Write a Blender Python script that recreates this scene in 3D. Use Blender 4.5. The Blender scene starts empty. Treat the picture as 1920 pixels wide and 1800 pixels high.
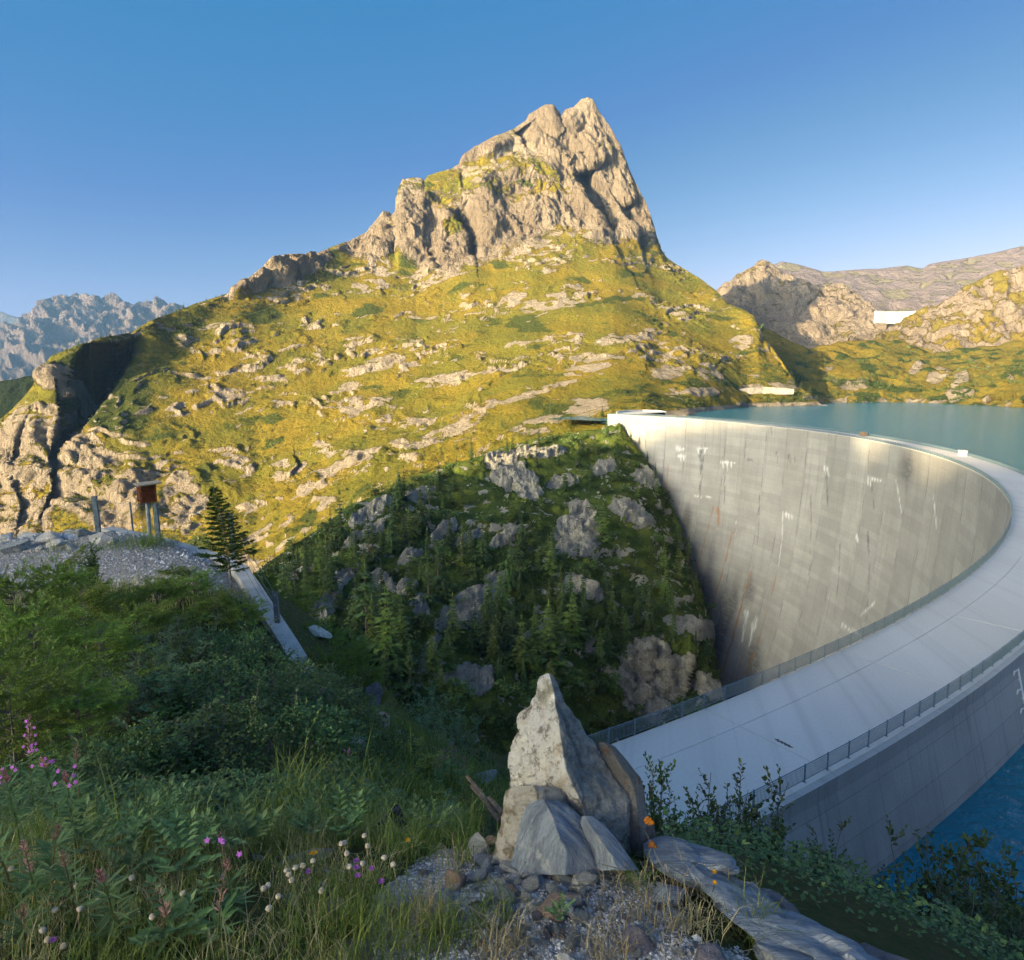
import bpy, bmesh, math, random
import numpy as np
from mathutils import Vector, Matrix

# ------------------------------------------------------------------ camera, sky, sun, exposure
SC = bpy.context.scene
COL = SC.collection
FPX = 1280.0                      # focal length in pixels of the 1920 px wide photograph
PITCH = math.atan(185.0 / FPX)    # the horizon lies 185 px above the centre of the photograph
CP, SP = math.cos(PITCH), math.sin(PITCH)
cam_data = bpy.data.cameras.new('camera')
cam_data.lens = 24.0
cam_data.sensor_width = 36.0
cam_data.clip_start = 0.05
cam_data.clip_end = 40000.0
camera = bpy.data.objects.new('camera', cam_data)
camera.rotation_euler = (math.pi / 2 - PITCH, 0, 0)
COL.objects.link(camera)
SC.camera = camera

SUN_EL = math.radians(12.7)
SUN_H = Vector((-0.77, -0.64, 0)).normalized()          # towards the sun, on the ground
SUN_ROT = math.atan2(SUN_H.x, SUN_H.y) % (2 * math.pi)
world = bpy.data.worlds.new('World')
SC.world = world
world.use_nodes = True
wn, wl = world.node_tree.nodes, world.node_tree.links
sky = wn.new('ShaderNodeTexSky')
sky.sky_type = 'NISHITA'
sky.sun_disc = False
sky.sun_elevation = SUN_EL
sky.sun_rotation = SUN_ROT
sky.altitude = 1900
sky.air_density, sky.dust_density, sky.ozone_density = 1.0, 9.0, 3.0
sep = wn.new('ShaderNodeSeparateColor')
comb = wn.new('ShaderNodeCombineColor')
wl.new(sky.outputs[0], sep.inputs[0])
# the photograph's saturated sky: a power curve per channel on the whole sky
outs = []
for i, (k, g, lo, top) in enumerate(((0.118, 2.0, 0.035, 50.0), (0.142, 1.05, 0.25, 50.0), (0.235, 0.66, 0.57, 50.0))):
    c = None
    for op, val in (('POWER', g), ('MULTIPLY', k), ('MAXIMUM', lo), ('MINIMUM', top)):      # raised floor: overhead no deeper than at the top of the picture, brightening the shade
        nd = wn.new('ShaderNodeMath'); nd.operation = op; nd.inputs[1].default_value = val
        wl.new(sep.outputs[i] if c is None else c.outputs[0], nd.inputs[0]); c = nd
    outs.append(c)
# unseen overhead sky lifted towards neutral, red most, as added fill for the shade
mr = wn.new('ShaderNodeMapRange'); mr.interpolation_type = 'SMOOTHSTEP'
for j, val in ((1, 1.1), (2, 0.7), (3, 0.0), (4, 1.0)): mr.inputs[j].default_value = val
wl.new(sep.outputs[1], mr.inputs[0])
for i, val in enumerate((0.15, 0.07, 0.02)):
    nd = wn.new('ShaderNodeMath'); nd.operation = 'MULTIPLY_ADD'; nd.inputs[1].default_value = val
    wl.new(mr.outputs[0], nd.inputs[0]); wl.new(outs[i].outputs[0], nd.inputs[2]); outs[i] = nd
# the glow round the low, unseen sun is boosted to light the shade
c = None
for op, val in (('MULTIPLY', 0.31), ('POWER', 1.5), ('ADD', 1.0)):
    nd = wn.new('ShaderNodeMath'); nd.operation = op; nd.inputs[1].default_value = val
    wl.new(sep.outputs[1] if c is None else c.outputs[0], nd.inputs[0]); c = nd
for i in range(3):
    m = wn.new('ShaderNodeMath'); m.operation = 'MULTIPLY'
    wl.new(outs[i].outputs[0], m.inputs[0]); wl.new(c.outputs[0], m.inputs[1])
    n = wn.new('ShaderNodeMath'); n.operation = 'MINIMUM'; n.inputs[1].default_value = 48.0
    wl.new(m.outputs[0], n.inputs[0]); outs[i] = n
m = wn.new('ShaderNodeMath'); m.operation = 'MULTIPLY'; m.inputs[1].default_value = 1.08      # red never far above green
wl.new(outs[1].outputs[0], m.inputs[0]); wl.new(m.outputs[0], outs[0].inputs[1])
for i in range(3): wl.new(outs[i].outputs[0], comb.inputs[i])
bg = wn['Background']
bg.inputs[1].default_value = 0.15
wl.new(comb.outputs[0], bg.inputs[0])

sun_data = bpy.data.lights.new('sun', 'SUN')
sun_data.energy = 2.9
sun_data.angle = math.radians(0.5)
sun_data.color = (1.0, 0.77, 0.42)
sun = bpy.data.objects.new('sun', sun_data)
COL.objects.link(sun)
to_sun = SUN_H * math.cos(SUN_EL) + Vector((0, 0, math.sin(SUN_EL)))
sun.rotation_euler = to_sun.to_track_quat('Z', 'Y').to_euler()

SC.view_settings.view_transform = 'Standard'
SC.view_settings.look = 'None'
SC.view_settings.gamma = 1.0
SC.view_settings.use_curve_mapping = False
SC.view_settings.exposure = 2.35
SC.render.engine = 'CYCLES'
SC.cycles.max_bounces = 6
SC.cycles.diffuse_bounces = 3
SC.cycles.glossy_bounces = 2
SC.cycles.transparent_max_bounces = 4
SC.cycles.volume_bounces = 0
world.cycles.sampling_method = 'MANUAL'
world.cycles.sample_map_resolution = 2048

random.seed(7)
RNG = np.random.default_rng(11)

# ------------------------------------------------------------------ helpers
def at(u, v, s):
    """The place that lies in direction (u, v) of the 1920 x 1800 photograph, s metres deep."""
    x = (np.asarray(u, float) - 960.0) / FPX
    y = (900.0 - np.asarray(v, float)) / FPX
    s = np.asarray(s, float)
    return np.stack([x * s + 0 * y, (CP + y * SP) * s + 0 * x, (-SP + y * CP) * s + 0 * x], -1)

def at_z(u, v, z):
    """The place in direction (u, v) at height z."""
    y = (900.0 - v) / FPX
    return at(u, v, z / (-SP + y * CP))

def to_px(p):
    p = np.asarray(p, float)
    d = p[..., 1] * CP - p[..., 2] * SP
    up = p[..., 1] * SP + p[..., 2] * CP
    return 960 + FPX * p[..., 0] / d, 900 - FPX * up / d, d

_g = np.random.default_rng(3).normal(size=(256, 3)).astype(np.float32)
_g /= np.linalg.norm(_g, axis=1)[:, None]
_perm = np.random.default_rng(4).permutation(256).astype(np.int32)
def noise(p):
    p = np.asarray(p, np.float32)
    i = np.floor(p).astype(np.int32)
    f = p - i
    w = f * f * f * (f * (f * 6 - 15) + 10)
    out = np.zeros(p.shape[:-1], np.float32)
    for dx in (0, 1):
        hx = _perm[(i[..., 0] + dx) & 255]
        wx = w[..., 0] if dx else 1 - w[..., 0]
        for dy in (0, 1):
            hy = _perm[(hx + i[..., 1] + dy) & 255]
            wy = wx * (w[..., 1] if dy else 1 - w[..., 1])
            for dz in (0, 1):
                h = _perm[(hy + i[..., 2] + dz) & 255]
                wz = wy * (w[..., 2] if dz else 1 - w[..., 2])
                gr = _g[h]
                out += wz * (gr[..., 0] * (f[..., 0] - dx) + gr[..., 1] * (f[..., 1] - dy) + gr[..., 2] * (f[..., 2] - dz))
    return out * 1.5

def fbm(p, octaves=4, gain=0.5, ridged=False):
    p = np.asarray(p, np.float32)
    a, tot, out = 1.0, 0.0, 0.0
    for k in range(octaves):
        n = noise(p + 17.3 * k)
        out = out + a * ((1 - 2 * np.abs(n)) if ridged else n)
        tot += a
        a *= gain
        p = p * 2.03
    return out / tot

def sstep(a, b, x):
    t = np.clip((x - a) / (b - a), 0, 1)
    return t * t * (3 - 2 * t)

def curve(pts, u):
    pts = np.array(sorted(pts), float)
    return [np.interp(u, pts[:, 0], pts[:, k]) for k in range(1, pts.shape[1])]

def seg_dist(U, V, pts):
    """Distance of each (U, V) from a polyline and the side it lies on (+1 to the right going down the line)."""
    best = np.full(U.shape, 1e9); side = np.zeros(U.shape); along = np.zeros(U.shape)
    for k in range(len(pts) - 1):
        ax, ay = pts[k]; bx, by = pts[k + 1]
        dx, dy = bx - ax, by - ay
        L2 = dx * dx + dy * dy
        t = np.clip(((U - ax) * dx + (V - ay) * dy) / L2, 0, 1)
        d = np.hypot(U - ax - t * dx, V - ay - t * dy)
        sd = np.sign((U - ax) * dy - (V - ay) * dx)
        m = d < best
        best = np.where(m, d, best); side = np.where(m, sd, side); along = np.where(m, (k + t) / (len(pts) - 1), along)
    return best, side, along

def normals(P):
    a = np.gradient(P, axis=1); b = np.gradient(P, axis=0)
    n = np.cross(a, b)
    n /= np.linalg.norm(n, axis=-1, keepdims=True) + 1e-9
    return n

def mesh_of(name, verts, faces, mats=(), smooth=True, attrs=None, midx=None):
    """A mesh from arrays; faces an (N, 3) or (N, 4) integer array."""
    me = bpy.data.meshes.new(name)
    verts = np.asarray(verts, np.float32).reshape(-1, 3)
    faces = np.asarray(faces, np.int32)
    k = faces.shape[1]
    me.vertices.add(len(verts)); me.vertices.foreach_set('co', verts.ravel())
    me.loops.add(faces.size); me.loops.foreach_set('vertex_index', faces.ravel())
    me.polygons.add(len(faces))
    me.polygons.foreach_set('loop_start', np.arange(0, faces.size, k, dtype=np.int32))
    me.polygons.foreach_set('loop_total', np.full(len(faces), k, np.int32))
    me.polygons.foreach_set('use_smooth', np.full(len(faces), smooth))
    for m in mats: me.materials.append(m)
    if midx is not None: me.polygons.foreach_set('material_index', np.asarray(midx, np.int32))
    for key, val in (attrs or {}).items():
        val = np.asarray(val, np.float32)
        if val.ndim == 1:
            a = me.attributes.new(key, 'FLOAT', 'POINT'); a.data.foreach_set('value', val)
        else:
            a = me.attributes.new(key, 'FLOAT_COLOR', 'POINT')
            a.data.foreach_set('color', np.c_[val[:, :3], np.ones(len(val), np.float32)].ravel())
    me.update(calc_edges=True)
    me.validate()
    return me

def grid_faces(nr, nc, flip=False):
    i = np.arange(nr * nc, dtype=np.int32).reshape(nr, nc)
    q = np.stack([i[:-1, :-1], i[:-1, 1:], i[1:, 1:], i[1:, :-1]], -1).reshape(-1, 4)
    return q[:, ::-1] if flip else q

def link(name, data, parent=None):
    o = bpy.data.objects.new(name, data)
    COL.objects.link(o)
    if parent is not None: o.parent = parent
    return o

def tag(o, label=None, cat=None, group=None, kind=None):
    if label: o['label'] = label
    if cat: o['category'] = cat
    if group: o['group'] = group
    if kind: o['kind'] = kind
    return o

def thing(name, label, cat, loc=(0, 0, 0), rotz=0.0, group=None):
    o = bpy.data.objects.new(name, None)
    o.empty_display_size = 0.2
    o.location = loc; o.rotation_euler = (0, 0, rotz)
    COL.objects.link(o)
    return tag(o, label, cat, group)

def copy_tree(o, parent=None):
    c = o.copy(); COL.objects.link(c); c.parent = parent
    for ch in o.children: copy_tree(ch, c)
    return c

class MB:
    """Collects boxes, tubes, cards into one mesh."""
    def __init__(self): self.v = []; self.f = []; self.n = 0
    def add(self, verts, faces):
        verts = np.asarray(verts, float).reshape(-1, 3)
        self.v.append(verts)
        for f in faces: self.f.append(tuple(int(i) + self.n for i in f))
        self.n += len(verts)
    def box(self, c, size, rot=None):
        x, y, z = [0.5 * k for k in size]
        p = np.array([(-x, -y, -z), (x, -y, -z), (x, y, -z), (-x, y, -z), (-x, -y, z), (x, -y, z), (x, y, z), (-x, y, z)])
        if rot is not None: p = p @ np.array(rot).T
        self.add(p + np.array(c), [(3, 2, 1, 0), (4, 5, 6, 7), (0, 1, 5, 4), (1, 2, 6, 5), (2, 3, 7, 6), (3, 0, 4, 7)])
    def tube(self, pts, radii, n=6, cap=True):
        pts = np.asarray(pts, float)
        if np.isscalar(radii): radii = [radii] * len(pts)
        rings = []
        t = np.gradient(pts, axis=0); t /= np.linalg.norm(t, axis=1)[:, None] + 1e-12
        up = np.array([0, 0, 1.0]) if abs(t[0][2]) < 0.9 else np.array([1.0, 0, 0])
        for k in range(len(pts)):
            a = np.cross(t[k], up); a /= np.linalg.norm(a) + 1e-12
            b = np.cross(t[k], a)
            ang = np.arange(n) * 2 * math.pi / n
            rings.append(pts[k] + radii[k] * (np.cos(ang)[:, None] * a + np.sin(ang)[:, None] * b))
        faces = []
        for k in range(len(pts) - 1):
            for j in range(n):
                faces.append((k * n + j, k * n + (j + 1) % n, (k + 1) * n + (j + 1) % n, (k + 1) * n + j))
        if cap:
            faces.append(tuple(range(n))[::-1]); faces.append(tuple((len(pts) - 1) * n + j for j in range(n)))
        self.add(np.concatenate(rings), faces)
    def mesh(self, name, mats=(), smooth=False):
        me = bpy.data.meshes.new(name)
        me.from_pydata([tuple(p) for p in np.concatenate(self.v)] if self.v else [], [], self.f)
        for m in mats: me.materials.append(m)
        if smooth: me.polygons.foreach_set('use_smooth', np.ones(len(me.polygons), bool))
        me.update()
        return me
    def build(self, name, m, parent=None, smooth=False):
        return link(name, self.mesh(name, [m], smooth), parent)

# ------------------------------------------------------------------ materials
def new_mat(name):
    m = bpy.data.materials.new(name); m.use_nodes = True
    nt = m.node_tree
    b = nt.nodes['Principled BSDF']
    return m, nt, b

class NB:
    """Short node building."""
    def __init__(self, nt): self.nt = nt; self.obj = None
    def n(self, t, **kw):
        nd = self.nt.nodes.new(t)
        for k, v in kw.items(): setattr(nd, k, v)
        return nd
    def set(self, sock, val):
        if hasattr(val, 'is_output'): self.nt.links.new(val, sock)
        elif isinstance(val, (tuple, list)) and len(val) == 3 and sock.type == 'RGBA': sock.default_value = (*val, 1)
        else: sock.default_value = val
    def math(self, op, a, b=0.0, clamp=False):
        nd = self.n('ShaderNodeMath', operation=op, use_clamp=clamp)
        self.set(nd.inputs[0], a); self.set(nd.inputs[1], b)
        return nd.outputs[0]
    def mix(self, f, a, b, blend='MIX'):
        nd = self.n('ShaderNodeMix', data_type='RGBA', blend_type=blend)
        self.set(nd.inputs[0], f); self.set(nd.inputs[6], a); self.set(nd.inputs[7], b)
        return nd.outputs[2]
    def coord(self, which='Object'):
        if self.obj is None: self.obj = self.n('ShaderNodeTexCoord')
        return self.obj.outputs[which]
    def mapping(self, vec, scale=(1, 1, 1), rot=(0, 0, 0), loc=(0, 0, 0)):
        nd = self.n('ShaderNodeMapping')
        self.set(nd.inputs[0], vec); nd.inputs[1].default_value = loc; nd.inputs[2].default_value = rot; nd.inputs[3].default_value = scale
        return nd.outputs[0]
    def noise(self, vec, scale, detail=4, rough=0.55, dist=0.0):
        nd = self.n('ShaderNodeTexNoise')
        self.set(nd.inputs['Vector'], vec); self.set(nd.inputs['Scale'], scale)
        nd.inputs['Detail'].default_value = detail; nd.inputs['Roughness'].default_value = rough; nd.inputs['Distortion'].default_value = dist
        return nd.outputs[0]
    def voronoi(self, vec, scale, feature='F1', out=0):
        nd = self.n('ShaderNodeTexVoronoi', feature=feature)
        self.set(nd.inputs['Vector'], vec); nd.inputs['Scale'].default_value = scale
        return nd.outputs[out]
    def ramp(self, f, a, b, lo=0.0, hi=1.0):
        nd = self.n('ShaderNodeMapRange', interpolation_type='SMOOTHSTEP')
        self.set(nd.inputs[0], f); nd.inputs[1].default_value = a; nd.inputs[2].default_value = b
        nd.inputs[3].default_value = lo; nd.inputs[4].default_value = hi
        return nd.outputs[0]
    def attr(self, name, out='Fac'):
        nd = self.n('ShaderNodeAttribute', attribute_name=name)
        return nd.outputs[out]
    def bump(self, h, dist, strength=1.0):
        nd = self.n('ShaderNodeBump')
        self.set(nd.inputs['Height'], h); nd.inputs['Distance'].default_value = dist; nd.inputs['Strength'].default_value = strength
        return nd.outputs[0]

def plain(name, col, rough=0.8, vary=0.25, scale=3.0, metal=0.0, rand=0.0, bump=0.0, trans=0.0):
    """One colour with grain; rand varies it from object to object."""
    m, nt, b = new_mat(name); nb = NB(nt)
    f = nb.noise(nb.coord(), scale, 5)
    v = nb.ramp(f, 0.3, 0.7, 1 - vary, 1 + vary)
    if rand:
        oi = nb.n('ShaderNodeObjectInfo')
        v = nb.math('MULTIPLY', v, nb.ramp(oi.outputs['Random'], 0, 1, 1 - rand, 1 + rand))
    hs = nb.n('ShaderNodeHueSaturation'); hs.inputs['Color'].default_value = (*col, 1); nb.set(hs.inputs['Value'], v)
    nb.set(b.inputs['Base Color'], hs.outputs[0])
    b.inputs['Roughness'].default_value = rough; b.inputs['Metallic'].default_value = metal
    b.inputs['Specular IOR Level'].default_value = 0.25
    if bump: nb.set(b.inputs['Normal'], nb.bump(f, bump))
    return m

def terrain_mat(name, g1, g2, g3, r1, r2, r3, scale, bump=1.0, rockbump=2.0, warm=None):
    """Ground that is grass where the attribute 'rock' is 0, stone where it is 1; 'veg' darkens to heath."""
    m, nt, b = new_mat(name); nb = NB(nt)
    c = nb.coord()
    big = nb.noise(c, scale * 0.12, 4, 0.6)
    mid = nb.noise(c, scale * 0.5, 6, 0.65)
    fine = nb.noise(c, scale * 2.2, 6, 0.7)
    rk = nb.math('ADD', nb.attr('rock'), nb.math('MULTIPLY', nb.math('SUBTRACT', fine, 0.5), 1.1))
    rk = nb.ramp(rk, 0.38, 0.62)
    grass = nb.mix(nb.ramp(big, 0.38, 0.62), g1, g2)
    veg = nb.math('ADD', nb.attr('veg'), nb.math('MULTIPLY', nb.math('SUBTRACT', mid, 0.5), 0.9))
    grass = nb.mix(nb.ramp(veg, 0.35, 0.65), grass, g3)
    grass = nb.mix(nb.ramp(fine, 0.35, 0.75, 0.0, 0.55), grass, g3)
    stretched = nb.noise(nb.mapping(c, (1, 1, 0.3)), scale * 1.2, 7, 0.7, 0.6)
    rock = nb.mix(nb.ramp(stretched, 0.35, 0.65), r1, r2)
    rock = nb.mix(nb.ramp(nb.noise(c, scale * 3.1, 6, 0.75), 0.50, 0.72, 0, 0.8), rock, r3)
    rock = nb.mix(nb.ramp(mid, 0.5, 0.75, 0, 0.35), rock, grass)
    if warm: rock = nb.mix(nb.math('MULTIPLY', nb.attr('brown'), nb.ramp(big, .3, .6, .45, .85)), rock, nb.mix(stretched, (0.17, 0.13, 0.09), (0.29, 0.225, 0.16)))
    nb.set(b.inputs['Base Color'], nb.mix(rk, grass, rock))
    b.inputs['Roughness'].default_value = 0.95
    b.inputs['Specular IOR Level'].default_value = 0.1
    h = nb.math('ADD', nb.math('MULTIPLY', nb.math('MULTIPLY', stretched, rk), rockbump), nb.math('MULTIPLY', fine, bump))
    nb.set(b.inputs['Normal'], nb.bump(h, 1.0 / scale, 1.0))
    return m
# ------------------------------------------------------------------ the land
def loft(u, rows, counts, smooth=6):
    V, S = [], []
    cur = [curve(r, u) for r in rows]
    for k in range(len(rows) - 1):
        n = counts[k]
        for j in range(n if k < len(rows) - 2 else n + 1):
            t = j / n
            V.append(cur[k][0] * (1 - t) + cur[k + 1][0] * t)
            S.append(cur[k][1] * (1 - t) + cur[k + 1][1] * t)
    V, S = np.array(V), np.array(S)
    for _ in range(smooth):                       # round the creases between the rows, not the last row
        S[1:-1] = 0.25 * S[:-2] + 0.5 * S[1:-1] + 0.25 * S[2:]
    for _ in range(3):
        S[:, 1:-1] = 0.25 * S[:, :-2] + 0.5 * S[:, 1:-1] + 0.25 * S[:, 2:]
    return V, S

def step_right(S, U, V, pts, amp, reach, soft=3.0):
    """A wall that faces right along a line down the slope: the ground right of it lies amp metres deeper, coming back over reach px."""
    d, side, al = seg_dist(U, V, pts)
    taper = np.clip(np.minimum(al, 1 - al) * 6 + 0.25, 0, 1)
    x = d * side
    return S + amp * taper * sstep(-soft, soft, x) * np.exp(-np.maximum(x, 0) / reach) * (np.abs(x) < 5 * reach)

def close_back(P, depth, drop, n=3, bottom=None):
    """Rows behind the skyline going down, so that the hill is a body and not a sheet."""
    top = P[-1]
    out = [P]
    away = top[:, :2] / np.linalg.norm(top[:, :2], axis=1)[:, None]
    for k in range(1, n + 1):
        q = top.copy()
        q[:, :2] += away * depth * k / n
        q[:, 2] -= drop * (k / n) ** 1.2
        out.append(q[None])
    return np.concatenate(out)

def terrain(name, P, rock, veg, m, extra=None):
    nr, nc = P.shape[:2]
    at_ = {'rock': rock.ravel(), 'veg': veg.ravel()}
    for k, val in (extra or {}).items(): at_[k] = val.ravel()
    o = link(name, mesh_of(name, P.reshape(-1, 3), grid_faces(nr, nc), [m], True, at_))
    return tag(o, kind='structure')

def pad(a, n): return np.concatenate([a, np.repeat(a[-1:], n, 0)])

def blobs(U, V, lst):
    """Soft patches: (u, v, half length, half width, tilt in degrees)."""
    out = np.zeros(U.shape)
    for u, v, ru, rv, ang in lst:
        a = math.radians(-ang); x = U - u; y = V - v
        p = (x * math.cos(a) + y * math.sin(a)) / ru; q = (-x * math.sin(a) + y * math.cos(a)) / rv
        out = np.maximum(out, 1 - sstep(0.55, 1.35, np.hypot(p, q)))
    return out

# ---- the mountain with its peak, sunlit
SKY_MAIN = [(-320, 960, 690), (-150, 880, 715), (-40, 812, 735), (11, 779, 745), (43, 749, 755), (75, 707, 775), (84, 689, 780), (97, 668, 785), (120, 659, 795), (148, 647, 810), (187, 634, 830),
    (221, 628, 850), (244, 625, 870), (262, 614, 885), (287, 599, 900), (319, 589, 930), (343, 580, 950), (360, 574, 965), (400, 560, 1000), (430, 550, 1030), (440, 545, 1035), (490, 511, 1080),
    (520, 500, 1105), (550, 489, 1130), (592, 478, 1170), (625, 462, 1200), (660, 450, 1240), (690, 432, 1265), (705, 411, 1275), (718, 396, 1280), (730, 397, 1290), (739, 412, 1295),
    (743, 388, 1310), (746, 353, 1320), (755, 336, 1325), (775, 332, 1335), (790, 333, 1340), (796, 339, 1342), (801, 329, 1345), (820, 322, 1355), (845, 316, 1365), (860, 309, 1375), (868, 291, 1382),
    (890, 275, 1395), (920, 261, 1405), (940, 252, 1415), (965, 240, 1430), (985, 226, 1440), (992, 213, 1445), (1010, 202, 1450), (1022, 196, 1455), (1036, 198, 1458), (1045, 210, 1460), (1053, 219, 1462),
    (1060, 208, 1465), (1075, 200, 1470), (1090, 187, 1478), (1102, 184, 1480), (1110, 187, 1480), (1120, 205, 1476), (1135, 226, 1470), (1150, 249, 1462), (1163, 270, 1455), (1172, 300, 1448),
    (1190, 340, 1436), (1205, 366, 1425), (1220, 401, 1412), (1230, 439, 1400), (1240, 468, 1390), (1250, 483, 1375), (1270, 497, 1345), (1290, 508, 1310), (1313, 522, 1270), (1340, 543, 1220),
    (1363, 570, 1165), (1393, 581, 1110), (1413, 593, 1075), (1423, 613, 1055), (1430, 633, 1045), (1447, 650, 1020), (1467, 677, 985), (1483, 703, 955), (1493, 723, 935), (1513, 735, 915), (1533, 758, 896), (1560, 772, 890)]
BASE_MAIN = [(-320, 1080, 600), (0, 1065, 600), (300, 1075, 540), (480, 1090, 505), (600, 1040, 485), (700, 990, 470), (800, 945, 470), (900, 895, 482), (1000, 862, 500), (1100, 838, 518), (1165, 815, 535), (1200, 800, 560), (1260, 790, 598),
    (1290, 787, 608), (1310, 782, 640), (1340, 775, 705), (1370, 770, 775), (1400, 768, 835), (1533, 765, 890), (1560, 776, 888)]
FOOT_MAIN = [(-320, 1010, 640), (0, 900, 690), (60, 840, 715), (130, 770, 760), (250, 705, 830), (430, 610, 965), (600, 535, 1110), (700, 505, 1180), (780, 520, 1185), (830, 515, 1190), (890, 490, 1215), (1000, 440, 1290), (1060, 432, 1310),
    (1150, 440, 1320), (1200, 465, 1325), (1240, 485, 1335), (1300, 560, 1180), (1345, 600, 1095), (1423, 660, 985), (1500, 742, 905), (1533, 762, 892), (1560, 774, 889)]
u = np.linspace(-320, 1558, 1150)
V, S = loft(u, [BASE_MAIN, FOOT_MAIN, SKY_MAIN], [235, 175], 8)
U = np.broadcast_to(u, V.shape)
S = step_right(S, U, V, [(1078, 325), (1092, 350), (1112, 385), (1130, 415), (1148, 450)], 95, 42)
S = step_right(S, U, V, [(1160, 385), (1176, 415), (1196, 445), (1206, 478)], 60, 22)
S = step_right(S, U, V, [(1085, 285), (1092, 300), (1094, 322)], 18, 12)
S = step_right(S, U, V, [(846, 402), (866, 420), (880, 445), (888, 485)], 60, 24)
S = step_right(S, U, V, [(806, 470), (812, 490), (814, 515)], 16, 12)
S = step_right(S, U, V, [(965, 250), (974, 262), (985, 278)], 40, 20)
S = step_right(S, U, V, [(1048, 212), (1042, 240), (1046, 262)], 22, 12)
S = step_right(S, U, V, [(862, 318), (866, 350), (868, 385), (872, 410)], 18, 14)
S = step_right(S, U, V, [(735, 400), (738, 420), (742, 440)], 16, 10)
def recess(S, U, V, left, right, amp, end=14.0):
    """A wide wall facing right: the ground falls back steadily from the left line to the right line, where it comes forward again."""
    vs = np.array([q[0] for q in left] + [q[0] for q in right]); v0, v1 = vs.min(), vs.max()
    xl = np.interp(V, [q[0] for q in left], [q[1] for q in left]); xr = np.interp(V, [q[0] for q in right], [q[1] for q in right])
    t = (U - xl) / np.maximum(xr - xl, 1)
    f = np.clip(t, 0, 1) * sstep(1.08, 0.97, t) * np.clip((V - v0) / end, 0, 1) * np.clip((v1 - V) / (3 * end), 0, 1)
    return S + amp * f * np.clip((xr - xl) / 90, 0.2, 1)
S = recess(S, U, V, [(642, 158), (680, 134), (720, 126), (760, 128), (800, 118), (870, 98)], [(640, 248), (680, 239), (720, 222), (760, 194), (800, 166), (830, 142), (870, 108)], 165)
S = recess(S, U, V, [(770, 110), (800, 116), (850, 96), (900, 84)], [(770, 116), (800, 128), (850, 112), (900, 96)], 90)
S = step_right(S, U, V, [(108, 745), (116, 790), (96, 850), (104, 905), (84, 960)], 20, 26)
S = step_right(S, U, V, [(52, 790), (30, 840), (24, 890)], 12, 16)
S = step_right(S, U, V, [(30, 905), (44, 950), (34, 990)], 12, 18)
S = step_right(S, U, V, [(245, 630), (250, 660), (240, 690)], 22, 14)
S = step_right(S, U, V, [(545, 492), (549, 510), (552, 525)], 18, 12)
S = step_right(S, U, V, [(498, 508), (502, 525), (500, 540)], 14, 10)
S = step_right(S, U, V, [(552, 850), (556, 875), (545, 890)], 10, 10)
P = at(U, V, S)
TOPN = 1 - sstep(0, 26, np.arange(len(V))[::-1])[:, None] * np.ones_like(V)     # 1 on the skyline
z = P[..., 2]
cliff = blobs(U, V, [(800, 420, 75, 75, 40), (960, 390, 130, 80, 25), (1110, 300, 90, 100, -60), (1180, 400, 50, 100, -65), (900, 440, 80, 60, 20), (1060, 240, 100, 60, 0), (700, 440, 60, 40, 35), (560, 500, 70, 25, 20), (470, 535, 45, 16, 30),
    (830, 465, 60, 60, 50), (1100, 380, 50, 70, -50), (900, 285, 70, 22, 25)])
cl2 = blobs(U, V, [(60, 880, 90, 110, 60), (20, 980, 70, 90, 80), (140, 920, 50, 120, 60), (230, 950, 110, 40, 55), (120, 720, 30, 60, 70), (170, 860, 40, 70, 60), (330, 940, 60, 30, 50)])
cl = np.maximum(cliff, cl2)
n0 = normals(P)
hf = fbm(P / 190, 4)
def billow(p, octaves, gain=0.5): return 1 - fbm(p, octaves, gain, True)
# ledges: the ground climbs in steps whose faces look down the slope
warp = np.stack([fbm(P / 70 + 11, 3), fbm(P / 70 + 23, 3), fbm(P / 70 + 37, 3)], -1)
Q = P + 26 * warp
slant = z * 0.95 - P[..., 0] * 0.16 - P[..., 1] * 0.10
ph = slant / 23 + 2.4 * fbm(Q / np.array([170, 170, 60]), 3) + 0.9 * fbm(Q / 26, 3)
saw = ph - np.floor(ph)
prof = sstep(0.0, 0.25, saw) - sstep(0.25, 1.0, saw)
patch = sstep(-0.14, 0.26, fbm(Q / np.array([150, 120, 50]) + 5, 5, .55) + 0.05)
brk = sstep(-0.25, 0.2, fbm(Q / 34 + 61, 3))
ledge = prof * (0.5 + 4.6 * patch * brk) * (1 - 0.85 * cl)
bl = billow((P + 22 * warp) / np.array([105, 105, 330]), 4, 0.38)                        # rounded ribs parted by cracks
bl3 = billow((P + 12 * warp) / np.array([38, 38, 120]) + 5, 3, 0.5)
bl2 = billow(Q / np.array([15, 15, 80]) + 9, 4, 0.6)
rough = (1 - cl) * (1.0 * fbm(P / 9, 3) + 2.4 * patch * np.maximum(fbm(Q / np.array([26, 26, 12]) + 31, 3), -.1))
D = P.copy(); D[..., 0] += .55 * P[..., 2]
rib = billow((D + 14 * warp) / np.array([42, 42, 260]) + 3, 3, 0.45)
disp = ledge + rough + cliff * (30 * (bl - 0.35) + 9 * (bl3 - 0.35) + 4.0 * (bl2 - 0.35) + 4.0 * fbm(P / np.array([9, 9, 16]), 4, .62)) + np.maximum(cl2 - cliff, 0) * (13 * (rib - 0.35) + 1.6 * (bl2 - 0.35) + 2.2 * fbm(P / np.array([7, 7, 12]), 4, .6)) + 16 * hf * (1 - cliff)
disp *= (1 - 0.72 * TOPN) * sstep(0, 12, np.arange(len(V)))[:, None]
P = P + n0 * disp[..., None] * np.sign((n0[..., 1:2] < 0) * 2 - 1)
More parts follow.
